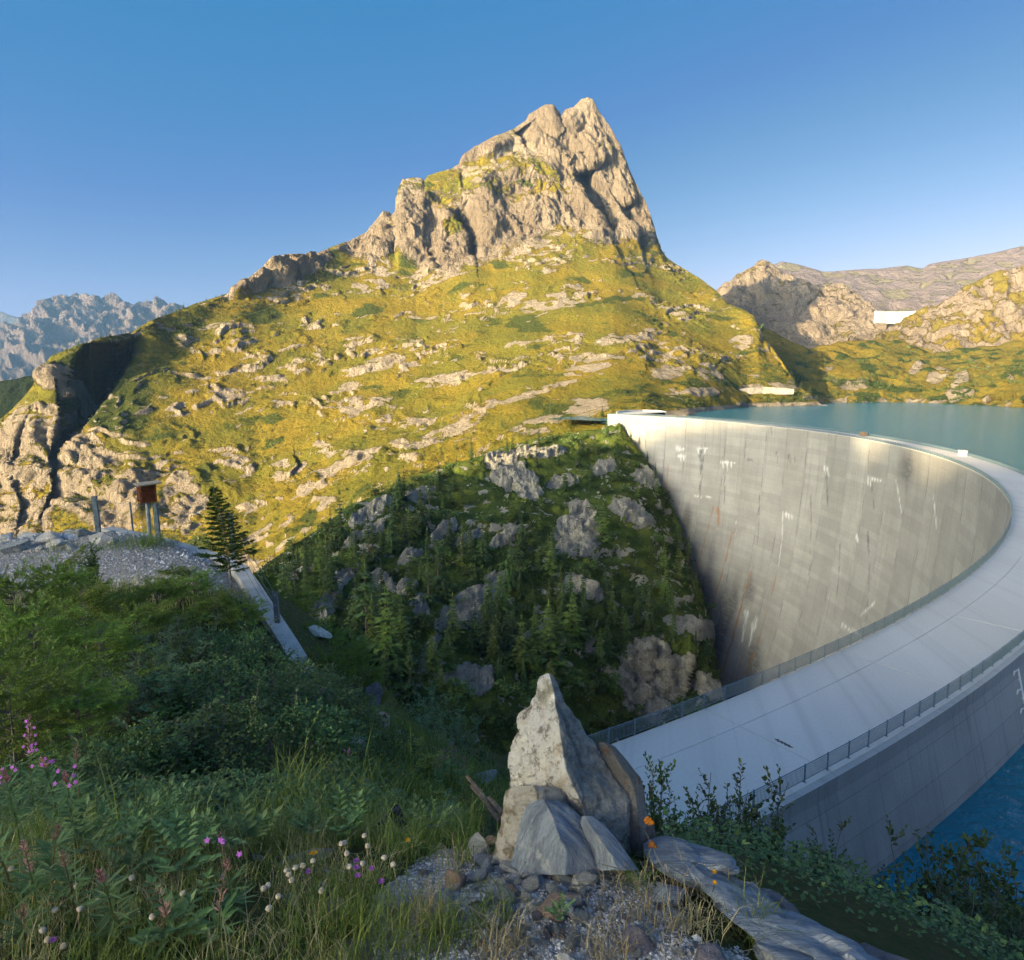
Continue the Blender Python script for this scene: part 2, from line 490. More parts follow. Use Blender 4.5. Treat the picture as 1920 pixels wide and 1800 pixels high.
n1 = normals(P); n1 *= np.sign(n1[..., 2:3] + 1e-6)
steep = 1 - np.abs(n1[..., 2])
SL = np.stack([P[..., 0] / 26 + warp[..., 0], P[..., 1] / 26, (slant + 7 * warp[..., 1]) / 5.5], -1)
spot = fbm(SL + 71, 5, .62)
rock = sstep(0.26, 0.46, steep + 0.16 * fbm(Q / 40, 4) + 0.16 * spot)
rock = np.maximum(rock * (0.15 + 0.85 * patch), 0.95 * sstep(0.12, 0.26, spot * 0.75 + 0.50 * fbm(Q / np.array([46, 40, 14]) + 40, 4) + 0.12 * prof - 0.20 * (1 - patch)))
grassy = blobs(U, V, [(900, 330, 70, 34, 20), (985, 355, 80, 22, 5), (850, 420, 24, 16, 30), (1150, 300, 24, 10, 20), (1130, 278, 30, 6, -10), (820, 370, 26, 40, 50), (1000, 320, 60, 20, -20)])
rock = np.maximum(rock, np.maximum(cliff, cl2 * 0.85) * sstep(-0.34, 0.05, 0.3 * (steep - 0.35) + 0.5 * fbm(Q / np.array([46, 46, 30]) + 77, 5, .6) + 0.10 - 0.38 * grassy - 0.10 * cl2 + 0.25 * (bl2 - .4) + 0.45 * spot))
scree = blobs(U, V, [(712, 492, 30, 22, -50), (690, 535, 46, 14, 10), (850, 517, 60, 12, 18), (880, 492, 24, 12, 50), (790, 512, 20, 10, 10), (1000, 462, 60, 12, 25), (1050, 443, 30, 6, -5), (1040, 565, 70, 18, 8), (960, 560, 40, 14, 30),
    (1110, 690, 70, 14, 15), (1000, 740, 120, 9, 17), (860, 700, 60, 9, 12), (940, 690, 40, 12, 10), (860, 800, 60, 14, 28), (800, 820, 50, 12, 30), (745, 835, 26, 15, 30), (640, 870, 70, 16, 22), (540, 880, 40, 12, 25), (1100, 770, 50, 26, 5),
    (1010, 800, 60, 16, 15), (670, 760, 40, 22, 12), (720, 680, 50, 14, 10), (1250, 700, 40, 14, 10), (1330, 700, 30, 16, -20), (1390, 640, 26, 12, 10), (1170, 640, 60, 10, 8), (420, 740, 44, 14, 8), (330, 905, 36, 18, 50), (360, 960, 40, 26, 60),
    (500, 995, 60, 12, 25), (530, 985, 26, 10, 20), (1440, 728, 60, 9, 0), (1300, 735, 60, 10, 0)])
rock = np.maximum(rock, scree * sstep(-0.22, 0.10, fbm(P / np.array([22, 22, 12]) + 55, 4) + 0.05))
shore = sstep(8, 1, P[..., 2] + 31) * (U > 1230)
rock = np.maximum(rock, shore)
veg = sstep(0.0, 0.35, fbm(P / np.array([70, 70, 40]) + 21, 4) - 0.02 + 0.10 * sstep(900, 600, S)) * (0.8 - 0.5 * patch)
veg = np.maximum(veg, blobs(U, V, [(190, 740, 70, 110, 65), (225, 660, 30, 40, 0)]))
HILL_U, HILL_V, HILL_P = U, V, P.copy()
HILL_ROCK = rock
Pb = close_back(P, 320, 420)
M_SLOPE = terrain_mat('alpine_slope', (0.27, 0.195, 0.022), (0.185, 0.168, 0.022), (0.07, 0.085, 0.016), (0.52, 0.44, 0.335), (0.42, 0.345, 0.255), (0.27, 0.215, 0.155), 0.10, 0.6, 2.0, warm=True)
terrain('mountain', Pb, pad(rock, 3), pad(veg, 3), M_SLOPE, {'brown': pad(np.maximum(cliff, 0.45 * cl2), 3)})

# ---- the dam's plan, and the depth of its downstream face
DC = np.array([-155.7, 299.6]); DR = 304.0; CREST = -24.0; WATER = -31.0
def down_off(z):                      # how far the downstream face has moved towards the valley below the crest
    d = np.maximum(CREST - z, 0)
    return 0.0009 * d ** 2 + 0.012 * d
def face_at(u, v):
    """Where the line of sight meets the far part of the downstream face."""
    ss = np.linspace(120, 620, 2000)
    p = at(u, v, ss)
    g = np.hypot(p[:, 0] - DC[0], p[:, 1] - DC[1]) - (DR - down_off(p[:, 2]))
    k = np.where((g[:-1] < 0) & (g[1:] >= 0))[0]
    if not len(k): return None
    k = k[-1]
    s = ss[k] + (ss[k + 1] - ss[k]) * (-g[k]) / (g[k + 1] - g[k])
    p = at(u, v, s)
    return math.atan2(p[1] - DC[1], p[0] - DC[0]), p[2], s

# ---- the wooded knoll below the dam, in the shade
def dsf(u, v, back): 
    r = face_at(u, v)
    return (u, v, (r[2] if r else 500) - back)
TOP_KNOLL = [(380, 1130, 300), (440, 1095, 318), (500, 1058, 330), (540, 1030, 338), (600, 990, 350), (650, 952, 362), (700, 930, 376), (750, 905, 392), (800, 888, 408), (850, 872, 425), (900, 858, 440), (940, 838, 455), (1000, 823, 472), (1060, 814, 484),
    (1120, 806, 494)] + [dsf(a, b, c) for a, b, c in ((1162, 794, 3), (1180, 822, 4), (1215, 868, 5), (1250, 930, 6), (1275, 985, 8), (1290, 1040, 9), (1305, 1090, 10), (1325, 1150, 12), (1338, 1220, 14), (1352, 1290, 14), (1375, 1350, 16))]
MID1 = [(380, 1150, 270), (480, 1120, 285), (600, 1060, 300), (700, 1030, 322), (900, 980, 362), (1000, 960, 378), (1100, 950, 392), (1180, 960, 408), (1250, 1010, 418), (1300, 1110, 400), (1338, 1240, 350), (1375, 1352, 318)]
MID2 = [(380, 1190, 215), (480, 1180, 228), (600, 1180, 248), (700, 1170, 262), (900, 1150, 292), (1100, 1130, 318), (1160, 1205, 318), (1290, 1200, 330), (1338, 1270, 330), (1375, 1356, 312)]
LOW = [(380, 1300, 160), (480, 1330, 165), (700, 1360, 200), (820, 1330, 222), (1000, 1330, 250), (1160, 1370, 288), (1290, 1350, 306), (1375, 1365, 306)]
BOT = [(380, 1420, 120), (480, 1450, 130), (700, 1480, 160), (1000, 1500, 205), (1160, 1480, 255), (1290, 1450, 285), (1375, 1430, 290)]
u = np.linspace(380, 1375, 560)
V, S = loft(u, [BOT, LOW, MID2, MID1, TOP_KNOLL], [60, 100, 100, 95], 5)
U = np.broadcast_to(u, V.shape)
S = step_right(S, U, V, [(1208, 1200), (1214, 1260), (1206, 1330)], 13, 12)
S = step_right(S, U, V, [(1246, 1215), (1250, 1270), (1242, 1340)], 14, 10)
S = step_right(S, U, V, [(1180, 1215), (1184, 1270), (1176, 1330)], 10, 12)
S = step_right(S, U, V, [(1228, 1210), (1230, 1260), (1226, 1320)], 8, 7)
S = step_right(S, U, V, [(1270, 1205), (1268, 1260), (1262, 1320)], 9, 8)
S = step_right(S, U, V, [(1305, 1150), (1308, 1200), (1290, 1260), (1278, 1300)], 16, 22)
P = at(U, V, S)
n0 = normals(P); n0 *= np.sign((n0[..., 1:2] < 0) * 2 - 1)
top = sstep(0, 14, np.arange(len(V))[::-1])[:, None]
kcl = blobs(U, V, [(875, 1152, 78, 30, 35), (930, 1095, 30, 14, 20), (1080, 1010, 44, 50, -40), (970, 905, 62, 34, -45), (1000, 855, 60, 14, 5), (930, 868, 26, 22, 10), (870, 1285, 40, 60, 80), (1225, 1270, 86, 72, 85), (1190, 1170, 40, 10, 20), (690, 968, 48, 16, 28), (780, 935, 44, 14, 25),
    (640, 1090, 50, 16, 45), (610, 1140, 40, 20, 40), (770, 1050, 26, 14, 30), (830, 1005, 34, 12, 40), (1180, 970, 18, 50, 60), (1130, 880, 30, 16, 30), (1210, 900, 20, 30, 60), (1095, 1110, 20, 44, 60), (700, 1000, 30, 14, 40), (560, 1085, 44, 10, 40), (760, 1110, 24, 18, 40), (780, 1160, 18, 26, 60),
    (800, 1230, 30, 14, 60), (1010, 1180, 24, 14, 30), (950, 1010, 50, 10, 30), (1120, 1225, 20, 12, 10), (1300, 1180, 20, 60, 80), (660, 1020, 26, 10, 40), (1050, 905, 36, 14, 10), (1330, 1290, 22, 50, 70), (880, 1010, 40, 10, 35), (720, 1100, 14, 30, 50), (1090, 960, 30, 20, -30)])
ph = (P[..., 2] + 0.25 * P[..., 0]) / 13 + 1.6 * fbm(P / 60, 3) + 0.4 * fbm(P / 12, 2)
saw = ph - np.floor(ph); prof = sstep(0, 0.2, saw) - sstep(0.2, 1, saw)
rid = fbm(P / np.array([18, 18, 45]), 4, 0.6, True); rid2 = fbm(P / np.array([5, 5, 12]) + 7, 3, 0.6, True)
disp = prof * 2.6 * (1 - kcl) + 5 * fbm(P / 50, 3) + 1.2 * fbm(P / 8, 3) + kcl * (9 * (rid - 0.45) + 4.2 * (rid2 - 0.5) + 1.5)
disp *= (0.3 + 0.7 * top) * sstep(1360, 1300, U)
P = P + n0 * disp[..., None]
n1 = normals(P); steep = 1 - np.abs(n1[..., 2])
kb = fbm(P / np.array([16, 16, 12]) + 19, 5, .6)
rock = np.maximum(sstep(.30, .62, kcl * .75 + 0.9 * kb + 0.06) * sstep(.02, .3, kcl), 0.9 * sstep(0.55, 0.75, steep + 0.22 * fbm(P / 16 + 3, 4)) * sstep(-.2, .15, fbm(P / 40 + 13, 3)))
rock = np.maximum(rock, .95 * sstep(.20, .30, fbm(P / np.array([7, 7, 5]) + 83, 4, .6) + .25 * fbm(P / 45 + 3, 2)))
veg = sstep(-0.25, 0.3, fbm(P / 22 + 5, 4))
KNOLL_U, KNOLL_V, KNOLL_P, KNOLL_ROCK = U, V, P.copy(), rock
Pb = close_back(P, 34, 160)
M_KNOLL = terrain_mat('knoll_ground', (0.15, 0.175, 0.030), (0.11, 0.145, 0.026), (0.065, 0.098, 0.02), (0.62, 0.585, 0.50), (0.46, 0.43, 0.365), (0.20, 0.18, 0.15), 0.42, 0.6, 2.2)
terrain('knoll', Pb, pad(rock, 3), pad(veg, 3), M_KNOLL)

# ---- behind the lake
def back_hill(name, u0, u1, nu, rows, counts, m, amp, size, rockbase, vegbase, depth, drop, steps=(), rockpts=(), topk=0.5, sharp=0.0):
    u = np.linspace(u0, u1, nu)
    V, S = loft(u, rows, counts, 4)
    U = np.broadcast_to(u, V.shape)
    for pts, a, r in steps: S = step_right(S, U, V, pts, a, r)
    P = at(U, V, S)
    n0 = normals(P); n0 *= np.sign((n0[..., 1:2] < 0) * 2 - 1)
    top = topk + (1 - topk) * sstep(0, 10, np.arange(len(V))[::-1])[:, None]
    rid = fbm(P / np.array([size, size, size * 1.6]), 5, 0.55, True)
    d = amp * (rid - 0.5) + amp * 0.5 * fbm(P / (size * 0.35), 4)
    d += sharp * (fbm(P / np.array([size * .5, size * .5, size * 1.5]) + 3, 4, 0.6, True) - .5)
    d *= top * sstep(0, 6, np.arange(len(V)))[:, None]
    P = P + n0 * d[..., None]
    n1 = normals(P); steep = 1 - np.abs(n1[..., 2])
    f1 = fbm(P / (size * 0.4) + 9, 5)
    rock = sstep(0.2, 0.5, rockbase + 0.8 * f1 + 0.4 * (steep - 0.4))
    if len(rockpts): rock = np.maximum(rock, blobs(U, V, rockpts) * sstep(-.12, .12, f1 + 0.02 + .25 * fbm(P / 9, 3)))
    veg = sstep(0.15, 0.5, vegbase + 0.9 * fbm(P / (size * 0.5) + 31, 4))
    terrain(name, close_back(P, depth, drop), pad(rock, 3), pad(veg, 3), m)
    return U, V, P

M_LAKE = terrain_mat('lakeside_heath', (0.26, 0.185, 0.024), (0.19, 0.155, 0.022), (0.05, 0.072, 0.014), (0.40, 0.335, 0.25), (0.30, 0.25, 0.185), (0.2, 0.165, 0.125), 0.075, 0.5, 1.0)
SHORE_U, SHORE_V, SHORE_P = back_hill('lakeside_hill', 1370, 2250, 360,
    [[(1370, 762, 900), (1500, 757, 975), (1560, 757, 1000), (1700, 757, 1010), (1800, 761, 920), (1920, 770, 780), (2250, 790, 650)],
     [(1370, 690, 1080), (1500, 705, 1110), (1560, 700, 1130), (1700, 700, 1160), (1800, 705, 1120), (1920, 700, 1050), (2250, 690, 1000)],
     [(1370, 590, 1380), (1405, 602, 1370), (1430, 615, 1350), (1475, 636, 1320), (1515, 654, 1300), (1560, 645, 1330), (1600, 639, 1370), (1640, 636, 1390), (1690, 638, 1390), (1720, 650, 1380), (1750, 664, 1360), (1800, 655, 1370), (1920, 640, 1380), (2250, 600, 1380)]],
    [60, 60], M_LAKE, 16, 90, -0.02, 0.22, 250, 200,
    rockpts=[(1760, 705, 24, 12, 10), (1800, 715, 20, 14, 30), (1850, 690, 60, 5, -20), (1610, 725, 40, 12, 10), (1660, 752, 220, 5, 0), (1800, 740, 30, 9, 0), (1870, 760, 60, 5, 5), (1560, 700, 10, 30, 30), (1720, 690, 20, 9, 20)])
M_RIGHT = terrain_mat('right_hillside', (0.25, 0.18, 0.03), (0.19, 0.15, 0.026), (0.09, 0.09, 0.02), (0.36, 0.29, 0.215), (0.28, 0.22, 0.165), (0.19, 0.155, 0.115), 0.06, 0.5, 1.2)
back_hill('right_hill', 1590, 2250, 260,
    [[(1590, 670, 1400), (1740, 690, 1400), (1920, 680, 1420), (2250, 650, 1420)],
     [(1590, 636, 1560), (1635, 630, 1640), (1660, 615, 1660), (1687, 603, 1690), (1727, 583, 1715), (1750, 574, 1710), (1780, 556, 1700), (1805, 541, 1690), (1830, 527, 1680), (1850, 518, 1670), (1877, 508, 1665), (1920, 500, 1660), (2250, 430, 1660)]],
    [110], M_RIGHT, 26, 110, 0.36, 0.0, 300, 250, sharp=22)
M_DOME = terrain_mat('bare_rock', (0.22, 0.17, 0.06), (0.2, 0.16, 0.06), (0.12, 0.11, 0.03), (0.38, 0.31, 0.235), (0.32, 0.255, 0.19), (0.23, 0.185, 0.14), 0.035, 0.4, 1.2)
back_hill('rock_domes', 1335, 1700, 260,
    [[(1335, 690, 1600), (1500, 690, 1550), (1600, 680, 1560), (1700, 660, 1600)],
     [(1335, 620, 1850), (1500, 610, 1800), (1640, 610, 1760), (1700, 620, 1740)],
     [(1335, 556, 2150), (1347, 547, 2170), (1360, 530, 2200), (1380, 515, 2220), (1407, 503, 2250), (1418, 498, 2260), (1425, 491, 2262), (1431, 488, 2265), (1440, 495, 2262), (1450, 503, 2250), (1467, 512, 2230), (1490, 517, 2200), (1513, 523, 2180), (1533, 529, 2150), (1563, 529, 2100), (1590, 540, 2060), (1613, 557, 2010), (1640, 575, 1960), (1655, 590, 1930), (1700, 625, 1800)]],
    [60, 75], M_DOME, 34, 170, 0.62, -0.2, 300, 300, steps=[([(1540, 545), (1522, 560), (1512, 572)], 60, 20), ([(1600, 552), (1601, 580), (1597, 600)], 26, 12)], sharp=22)
M_GREY = terrain_mat('grey_ridge', (0.24, 0.20, 0.12), (0.22, 0.19, 0.12), (0.15, 0.14, 0.07), (0.30, 0.235, 0.21), (0.25, 0.20, 0.18), (0.20, 0.165, 0.15), 0.014, 0.4, 1.0)
back_hill('grey_ridge', 1300, 2400, 300,
    [[(1300, 640, 2700), (2400, 640, 2700)],
     [(1300, 570, 3900), (1400, 515, 4000), (1440, 500, 4050), (1467, 490, 4080), (1500, 497, 4050), (1545, 510, 4000), (1600, 506, 4000), (1650, 504, 4000), (1700, 498, 4000), (1730, 503, 3960), (1742, 495, 3950), (1800, 486, 3900), (1830, 480, 3900), (1880, 470, 3850), (1920, 461, 3800), (2400, 400, 3600)]],
    [110], M_GREY, 28, 330, 0.55, -0.2, 900, 600, topk=0.2)

# ---- far range on the left, the pale one behind it and the dark wooded spur in front
M_FAR = terrain_mat('far_rock', (0.10, 0.085, 0.055), (0.09, 0.08, 0.05), (0.05, 0.05, 0.03), (0.20, 0.155, 0.14), (0.145, 0.115, 0.105), (0.09, 0.075, 0.07), 0.008, 0.4, 1.4)
back_hill('far_range', -600, 420, 420,
    [[(-600, 800, 4205), (420, 790, 4322)], [(-600, 700, 5373), (0, 660, 5490), (150, 640, 5723), (420, 640, 5840)],
     [(-600, 650, 5840), (-60, 640, 6074), (0, 628, 6132), (17, 620, 6155), (40, 606, 6190), (56, 598, 6225), (75, 582, 6284), (84, 571, 6307), (92, 559, 6331), (97, 555, 6342), (104, 556, 6342), (109, 552, 6354), (122, 555, 6366), (129, 559, 6366), (135, 555, 6366), (142, 550, 6377), (150, 554, 6377), (161, 553, 6377), (168, 558, 6366),
      (173, 563, 6354), (178, 558, 6360), (183, 555, 6366), (189, 560, 6366), (197, 556, 6371), (206, 551, 6377), (221, 557, 6366), (236, 569, 6331), (246, 571, 6307), (255, 575, 6307), (264, 568, 6331), (278, 567, 6331), (291, 565, 6342), (309, 566, 6342), (319, 577, 6319), (330, 571, 6331), (343, 572, 6331), (380, 592, 6284), (420, 610, 6249)]],
    [60, 90], M_FAR, 130, 520, 0.60, 0.0, 1400, 1100, topk=0.18, sharp=210,
    steps=[([(96, 575), (96, 590), (94, 640), (98, 690)], 200, 60), ([(140, 560), (136, 580), (133, 600)], 120, 24), ([(203, 560), (190, 585), (176, 610)], 220, 60), ([(262, 572), (272, 592)], 190, 30)])
back_hill('pale_range', -900, 260, 120,
    [[(-900, 760, 8877), (260, 760, 8877)], [(-900, 530, 10045), (-300, 560, 10045), (-20, 578, 10162), (0, 584, 10162), (20, 592, 10162), (50, 599, 10162), (70, 604, 10162), (260, 660, 10162)]],
    [40], M_FAR, 90, 600, 0.5, 0.0, 900, 500, topk=0.3)
M_SPUR = terrain_mat('wooded_spur', (0.035, 0.05, 0.014), (0.028, 0.042, 0.012), (0.018, 0.03, 0.009), (0.10, 0.09, 0.06), (0.07, 0.065, 0.045), (0.04, 0.04, 0.03), 0.05, 1.0, 1.0)
back_hill('wooded_spur', -700, 130, 160,
    [[(-700, 1000, 930), (130, 930, 930)], [(-700, 690, 1250), (-100, 722, 1130), (0, 716, 1120), (20, 712, 1120), (50, 706, 1120), (75, 707, 1115), (100, 714, 1110), (130, 730, 1100)]],
    [70], M_SPUR, 14, 60, -0.25, 0.6, 200, 250)

# ---- the broad sheet of ground all of this stands on
g = 14000.0
o = link('ground', mesh_of('ground', [(-g, -g, -320), (g, -g, -320), (g, g, -320), (-g, g, -320)], [(0, 1, 2, 3)], [M_SPUR], False, {'rock': np.zeros(4), 'veg': np.full(4, .4)}))
tag(o, kind='structure')

# ---- lake: an open ring of water outside the dam's upstream face
th = np.radians(np.linspace(-100, 56, 157)); rr = np.concatenate([[308, 330, 360, 400, 460, 540, 640, 760], np.linspace(900, 1500, 7)])
R, T = np.meshgrid(rr, th, indexing='ij')
R[0] = np.where(np.degrees(th) > 44, 330, 308)
R[0] = np.where(np.degrees(th) < -76, 330, R[0])
W = np.stack([DC[0] + R * np.cos(T), DC[1] + R * np.sin(T), np.full(R.shape, WATER)], -1)
m_water, nt, b = new_mat('lake_water'); nb = NB(nt)
c = nb.coord()
b.inputs['Base Color'].default_value = (0.004, 0.15, 0.22, 1)
b.inputs['Roughness'].default_value = 0.12
b.inputs['IOR'].default_value = 1.33
h = nb.math('ADD', nb.noise(nb.mapping(c, (1, 1.6, 1)), 0.55, 5, 0.6, 0.4), nb.math('MULTIPLY', nb.noise(c, 0.06, 3), 1.5))
nb.set(b.inputs['Normal'], nb.bump(h, 0.8, 0.6))
tag(link('lake_water', mesh_of('lake_water', W.reshape(-1, 3), grid_faces(*R.shape, flip=True), [m_water], True)), kind='structure')
# ------------------------------------------------------------------ the dam
def pol(th, r, z): return (DC[0] + r * math.cos(th), DC[1] + r * math.sin(th), z)
DEG = math.pi / 180
BW = 3.5 * DEG                                    # one concrete block of the arch
TH0, NBLK = -66.5 * DEG, 31
TH1 = TH0 + BW * NBLK
CREST_IN, CREST_OUT = DR, DR + 10.35

def concrete(name, base, dark, light, streak, panel, rough=0.9, stain=True, bump=0.02, fine=6.0):
    """Weathered concrete: 'arc' runs along the arch, the height is the object's z."""
    m, nt, b = new_mat(name); nb = NB(nt)
    c = nb.coord()
    sx = nb.n('ShaderNodeSeparateXYZ'); nb.set(sx.inputs[0], c)
    cx = nb.n('ShaderNodeCombineXYZ'); nb.set(cx.inputs[0], nb.attr('arc')); nb.set(cx.inputs[2], sx.outputs[2])
    ac = cx.outputs[0]
    run = nb.noise(nb.mapping(ac, (streak, 1, streak * 0.03)), 1.0, 6, 0.65)
    run2 = nb.noise(nb.mapping(ac, (streak * 3.1, 1, streak * 0.10), loc=(7, 3, 1)), 1.0, 5, 0.65)
    patch = nb.noise(nb.mapping(ac, (0.05, 1, 0.05)), 1.0, 4, 0.6)
    grain = nb.noise(c, fine, 8, 0.7)
    col = nb.mix(nb.ramp(patch, 0.35, 0.65), base, light)
    col = nb.mix(nb.ramp(run, 0.50, 0.78, 0, 0.6), col, dark)
    col = nb.mix(nb.ramp(run2, 0.55, 0.80, 0, 0.32), col, dark)
    col = nb.mix(nb.ramp(run2, 0.46, 0.26, 0, 0.35), col, light)
    col = nb.mix(nb.ramp(grain, 0.35, 0.75, 0, 0.30), col, dark)
    if panel:                                     # lift joints: one every few metres up, a little darker, each lift its own tone
        q = nb.math('DIVIDE', sx.outputs[2], panel)
        fr = nb.math('FRACT', q)
        line = nb.math('MULTIPLY', nb.ramp(fr, 0.0, 0.03, 1, 0), nb.ramp(grain, 0.3, 0.6, 0.25, 0.8))
        wnz = nb.n('ShaderNodeTexWhiteNoise', noise_dimensions='2D')
        cw = nb.n('ShaderNodeCombineXYZ'); nb.set(cw.inputs[0], nb.math('FLOOR', q)); nb.set(cw.inputs[1], nb.math('FLOOR', nb.attr('blk')))
        nb.set(wnz.inputs[0], cw.outputs[0])
        col = nb.mix(nb.math('MULTIPLY', wnz.outputs[0], 0.30), col, dark)
        wb = nb.n('ShaderNodeTexWhiteNoise', noise_dimensions='1D'); nb.set(wb.inputs['W'], nb.math('FLOOR', nb.attr('blk')))
        col = nb.mix(nb.math('MULTIPLY', wb.outputs[0], 0.28), col, dark)
        col = nb.mix(line, col, dark)
    if stain:
        st = nb.n('ShaderNodeAttribute', attribute_name='stain')
        ss = nb.n('ShaderNodeSeparateColor'); nb.set(ss.inputs[0], st.outputs['Color'])
        brk = nb.ramp(nb.noise(nb.mapping(ac, (1.2, 1, 0.12)), 1.0, 5, .7), 0.3, 0.6, 0.25, 1.0)
        col = nb.mix(nb.math('MULTIPLY', ss.outputs[0], nb.ramp(nb.noise(nb.mapping(ac, (.25, 1, .6)), 1, 6, .7), 0.3, 0.6, 0.45, 1.0)), col, (0.13, 0.13, 0.135))
        col = nb.mix(nb.math('MULTIPLY', ss.outputs[1], brk), col, (0.34, 0.165, 0.065))
        col = nb.mix(nb.math('MULTIPLY', ss.outputs[2], brk), col, (0.83, 0.84, 0.84))
    nb.set(b.inputs['Base Color'], col)
    b.inputs['Roughness'].default_value = rough
    b.inputs['Specular IOR Level'].default_value = 0.2
    nb.set(b.inputs['Normal'], nb.bump(nb.math('ADD', grain, nb.math('MULTIPLY', run2, 0.6)), bump))
    return m
M_FACE = concrete('dam_concrete', (0.375, 0.365, 0.345), (0.20, 0.197, 0.19), (0.46, 0.45, 0.43), 0.45, 2.5, bump=0.12, fine=1.2)
M_UP = concrete('wet_dam_concrete', (0.29, 0.275, 0.26), (0.085, 0.085, 0.085), (0.46, 0.445, 0.42), 1.5, 2.35, stain=False, bump=0.03, fine=9.0)
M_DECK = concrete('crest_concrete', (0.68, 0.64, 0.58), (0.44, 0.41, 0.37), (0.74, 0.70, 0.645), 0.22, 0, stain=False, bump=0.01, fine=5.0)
M_COPE = concrete('coping_concrete', (0.40, 0.40, 0.385), (0.22, 0.22, 0.215), (0.52, 0.52, 0.50), 2.0, 0, stain=False, bump=0.02, fine=9.0)

# stains with a shape of their own, measured along the arch and by height
def fz(u, v):
    r = face_at(u, v); return None if r is None else (r[0] * DR, r[1])
def stain_lines():
    out = []
    for ch, pts, w in (
        (1, [(1338, 950), (1322, 1010), (1307, 1064)], .35), (1, [(1373, 1000), (1358, 1060), (1345, 1105), (1330, 1158)], .7), (1, [(1412, 1063), (1396, 1115), (1376, 1185), (1354, 1262)], .8),
        (1, [(1412, 1225), (1402, 1255), (1394, 1283)], .6), (1, [(1455, 1080), (1440, 1140), (1415, 1225)], .25), (1, [(1253, 870), (1248, 925)], .3), (1, [(1286, 970), (1279, 1000)], .2), (1, [(1346, 955), (1348, 985)], 1.2), 
        (0, [(1315, 845), (1316, 868)], 2.2), (0, [(1316, 868), (1313, 905), (1311, 925)], .8), (0, [(1359, 880), (1358, 915)], .9), (0, [(1359, 915), (1358, 945)], .4), (0, [(1549, 885), (1551, 920), (1552, 948)], .8), (0, [(1634, 910), (1639, 955)], .8), (0, [(1446, 795), (1447, 815)], 1.0),
        (0, [(1520, 930), (1521, 980), (1519, 1040), (1516, 1090)], .35), (0, [(1424, 925), (1423, 985), (1420, 1020)], .3), (0, [(1627, 1000), (1630, 1070), (1624, 1165)], .5), (0, [(1575, 1020), (1572, 1090), (1563, 1160)], .3), (0, [(1479, 855), (1482, 868)], 1.0), (0, [(1490, 858), (1491, 866)], .5), (0, [(1456, 850), (1458, 868)], .6), (0, [(1402, 862), (1412, 863)], .6),
        (2, [(1272, 855), (1287, 855)], .5), (2, [(1276, 856), (1277, 866)], .9), (2, [(1282, 856), (1282, 863)], .7), (2, [(1305, 841), (1327, 841)], .5), (2, [(1309, 842), (1311, 852)], .6), (2, [(1322, 842), (1320, 852)], .6), (2, [(1352, 866), (1378, 868)], .5), (2, [(1355, 867), (1356, 876)], .9), (2, [(1363, 867), (1364, 882)], .6), (2, [(1371, 868), (1371, 876)], .5), (2, [(1300, 930), (1336, 932)], .4), (2, [(1547, 878), (1548, 890)], .7), (2, [(1552, 879), (1554, 892)], .8), (2, [(1626, 896), (1628, 908)], .7), (2, [(1630, 897), (1633, 912)], .6), (2, [(1632, 897), (1652, 902)], .4), (2, [(1474, 965), (1474, 971)], .7), (2, [(1479, 966), (1480, 974)], .6), (2, [(1485, 967), (1485, 972)], .7), (2, [(1606, 1005), (1609, 1016)], .7),
        (2, [(1380, 980), (1378, 1010)], .25), (2, [(1468, 960), (1466, 1010), (1460, 1060)], .25), (2, [(1400, 1150), (1392, 1200)], 2.0), (2, [(1415, 1165), (1404, 1210)], 1.6), (2, [(1579, 1172), (1610, 1190)], .6), (2, [(1270, 842), (1284, 842)], 1.2), (2, [(1640, 1130), (1612, 1155)], .3), (2, [(1680, 900), (1690, 960)], .4), (2, [(1750, 930), (1756, 990)], .4)):
        q = [fz(*p) for p in pts]
        if all(k is not None for k in q): out.append((ch, q, w))
    return out
STAINS = stain_lines()
DARKS = [(fz(1320, 1110), 13, 30), (fz(1350, 1180), 13, 34), (fz(1335, 1250), 14, 34), (fz(1288, 980), 5, 12), (fz(1405, 1110), 7, 10), (fz(1410, 1240), 12, 14), (fz(1372, 1130), 7, 20), (fz(1700, 880), 12, 8)]
def stain_at(A, Z):
    c = np.zeros(A.shape + (3,))
    for ch, q, w in STAINS:
        d, _, al = seg_dist(A, Z, q)
        ww = w * (1.25 - .8 * al if ch != 1 else 1) * (1 + 0.9 * noise(np.stack([Z * .22 + w * 9, A * .05, 0 * A + ch], -1)))
        amt = (1.0 if ch == 1 else 0.9) * sstep(-.45, .15, noise(np.stack([A * .9, Z * .16, 0 * A + 5 + ch], -1)))
        c[..., ch] = np.maximum(c[..., ch], amt * sstep(ww * 1.5 + .25, ww * 0.4, d))
    for q, ra, rz in DARKS:
        if q is None: continue
        d = np.hypot((A - q[0]) / ra, (Z - q[1]) / rz)
        c[..., 0] = np.maximum(c[..., 0], 0.85 * sstep(1.25, 0.25, d + 0.4 * noise(np.stack([A * .11, Z * .05, A * 0 + 3], -1))))
    # the joints themselves leak a little: dark, broken lines
    fr = (A / DR - TH0) / BW
    dj = np.abs(fr - np.round(fr)) * BW * DR
    br = sstep(-0.05, 0.3, noise(np.stack([np.round(fr) * 7.7, Z * 0.12, A * 0], -1)))
    c[..., 0] = np.maximum(c[..., 0], 0.85 * sstep(0.38, 0.10, dj) * np.maximum(br, .25))
    return c

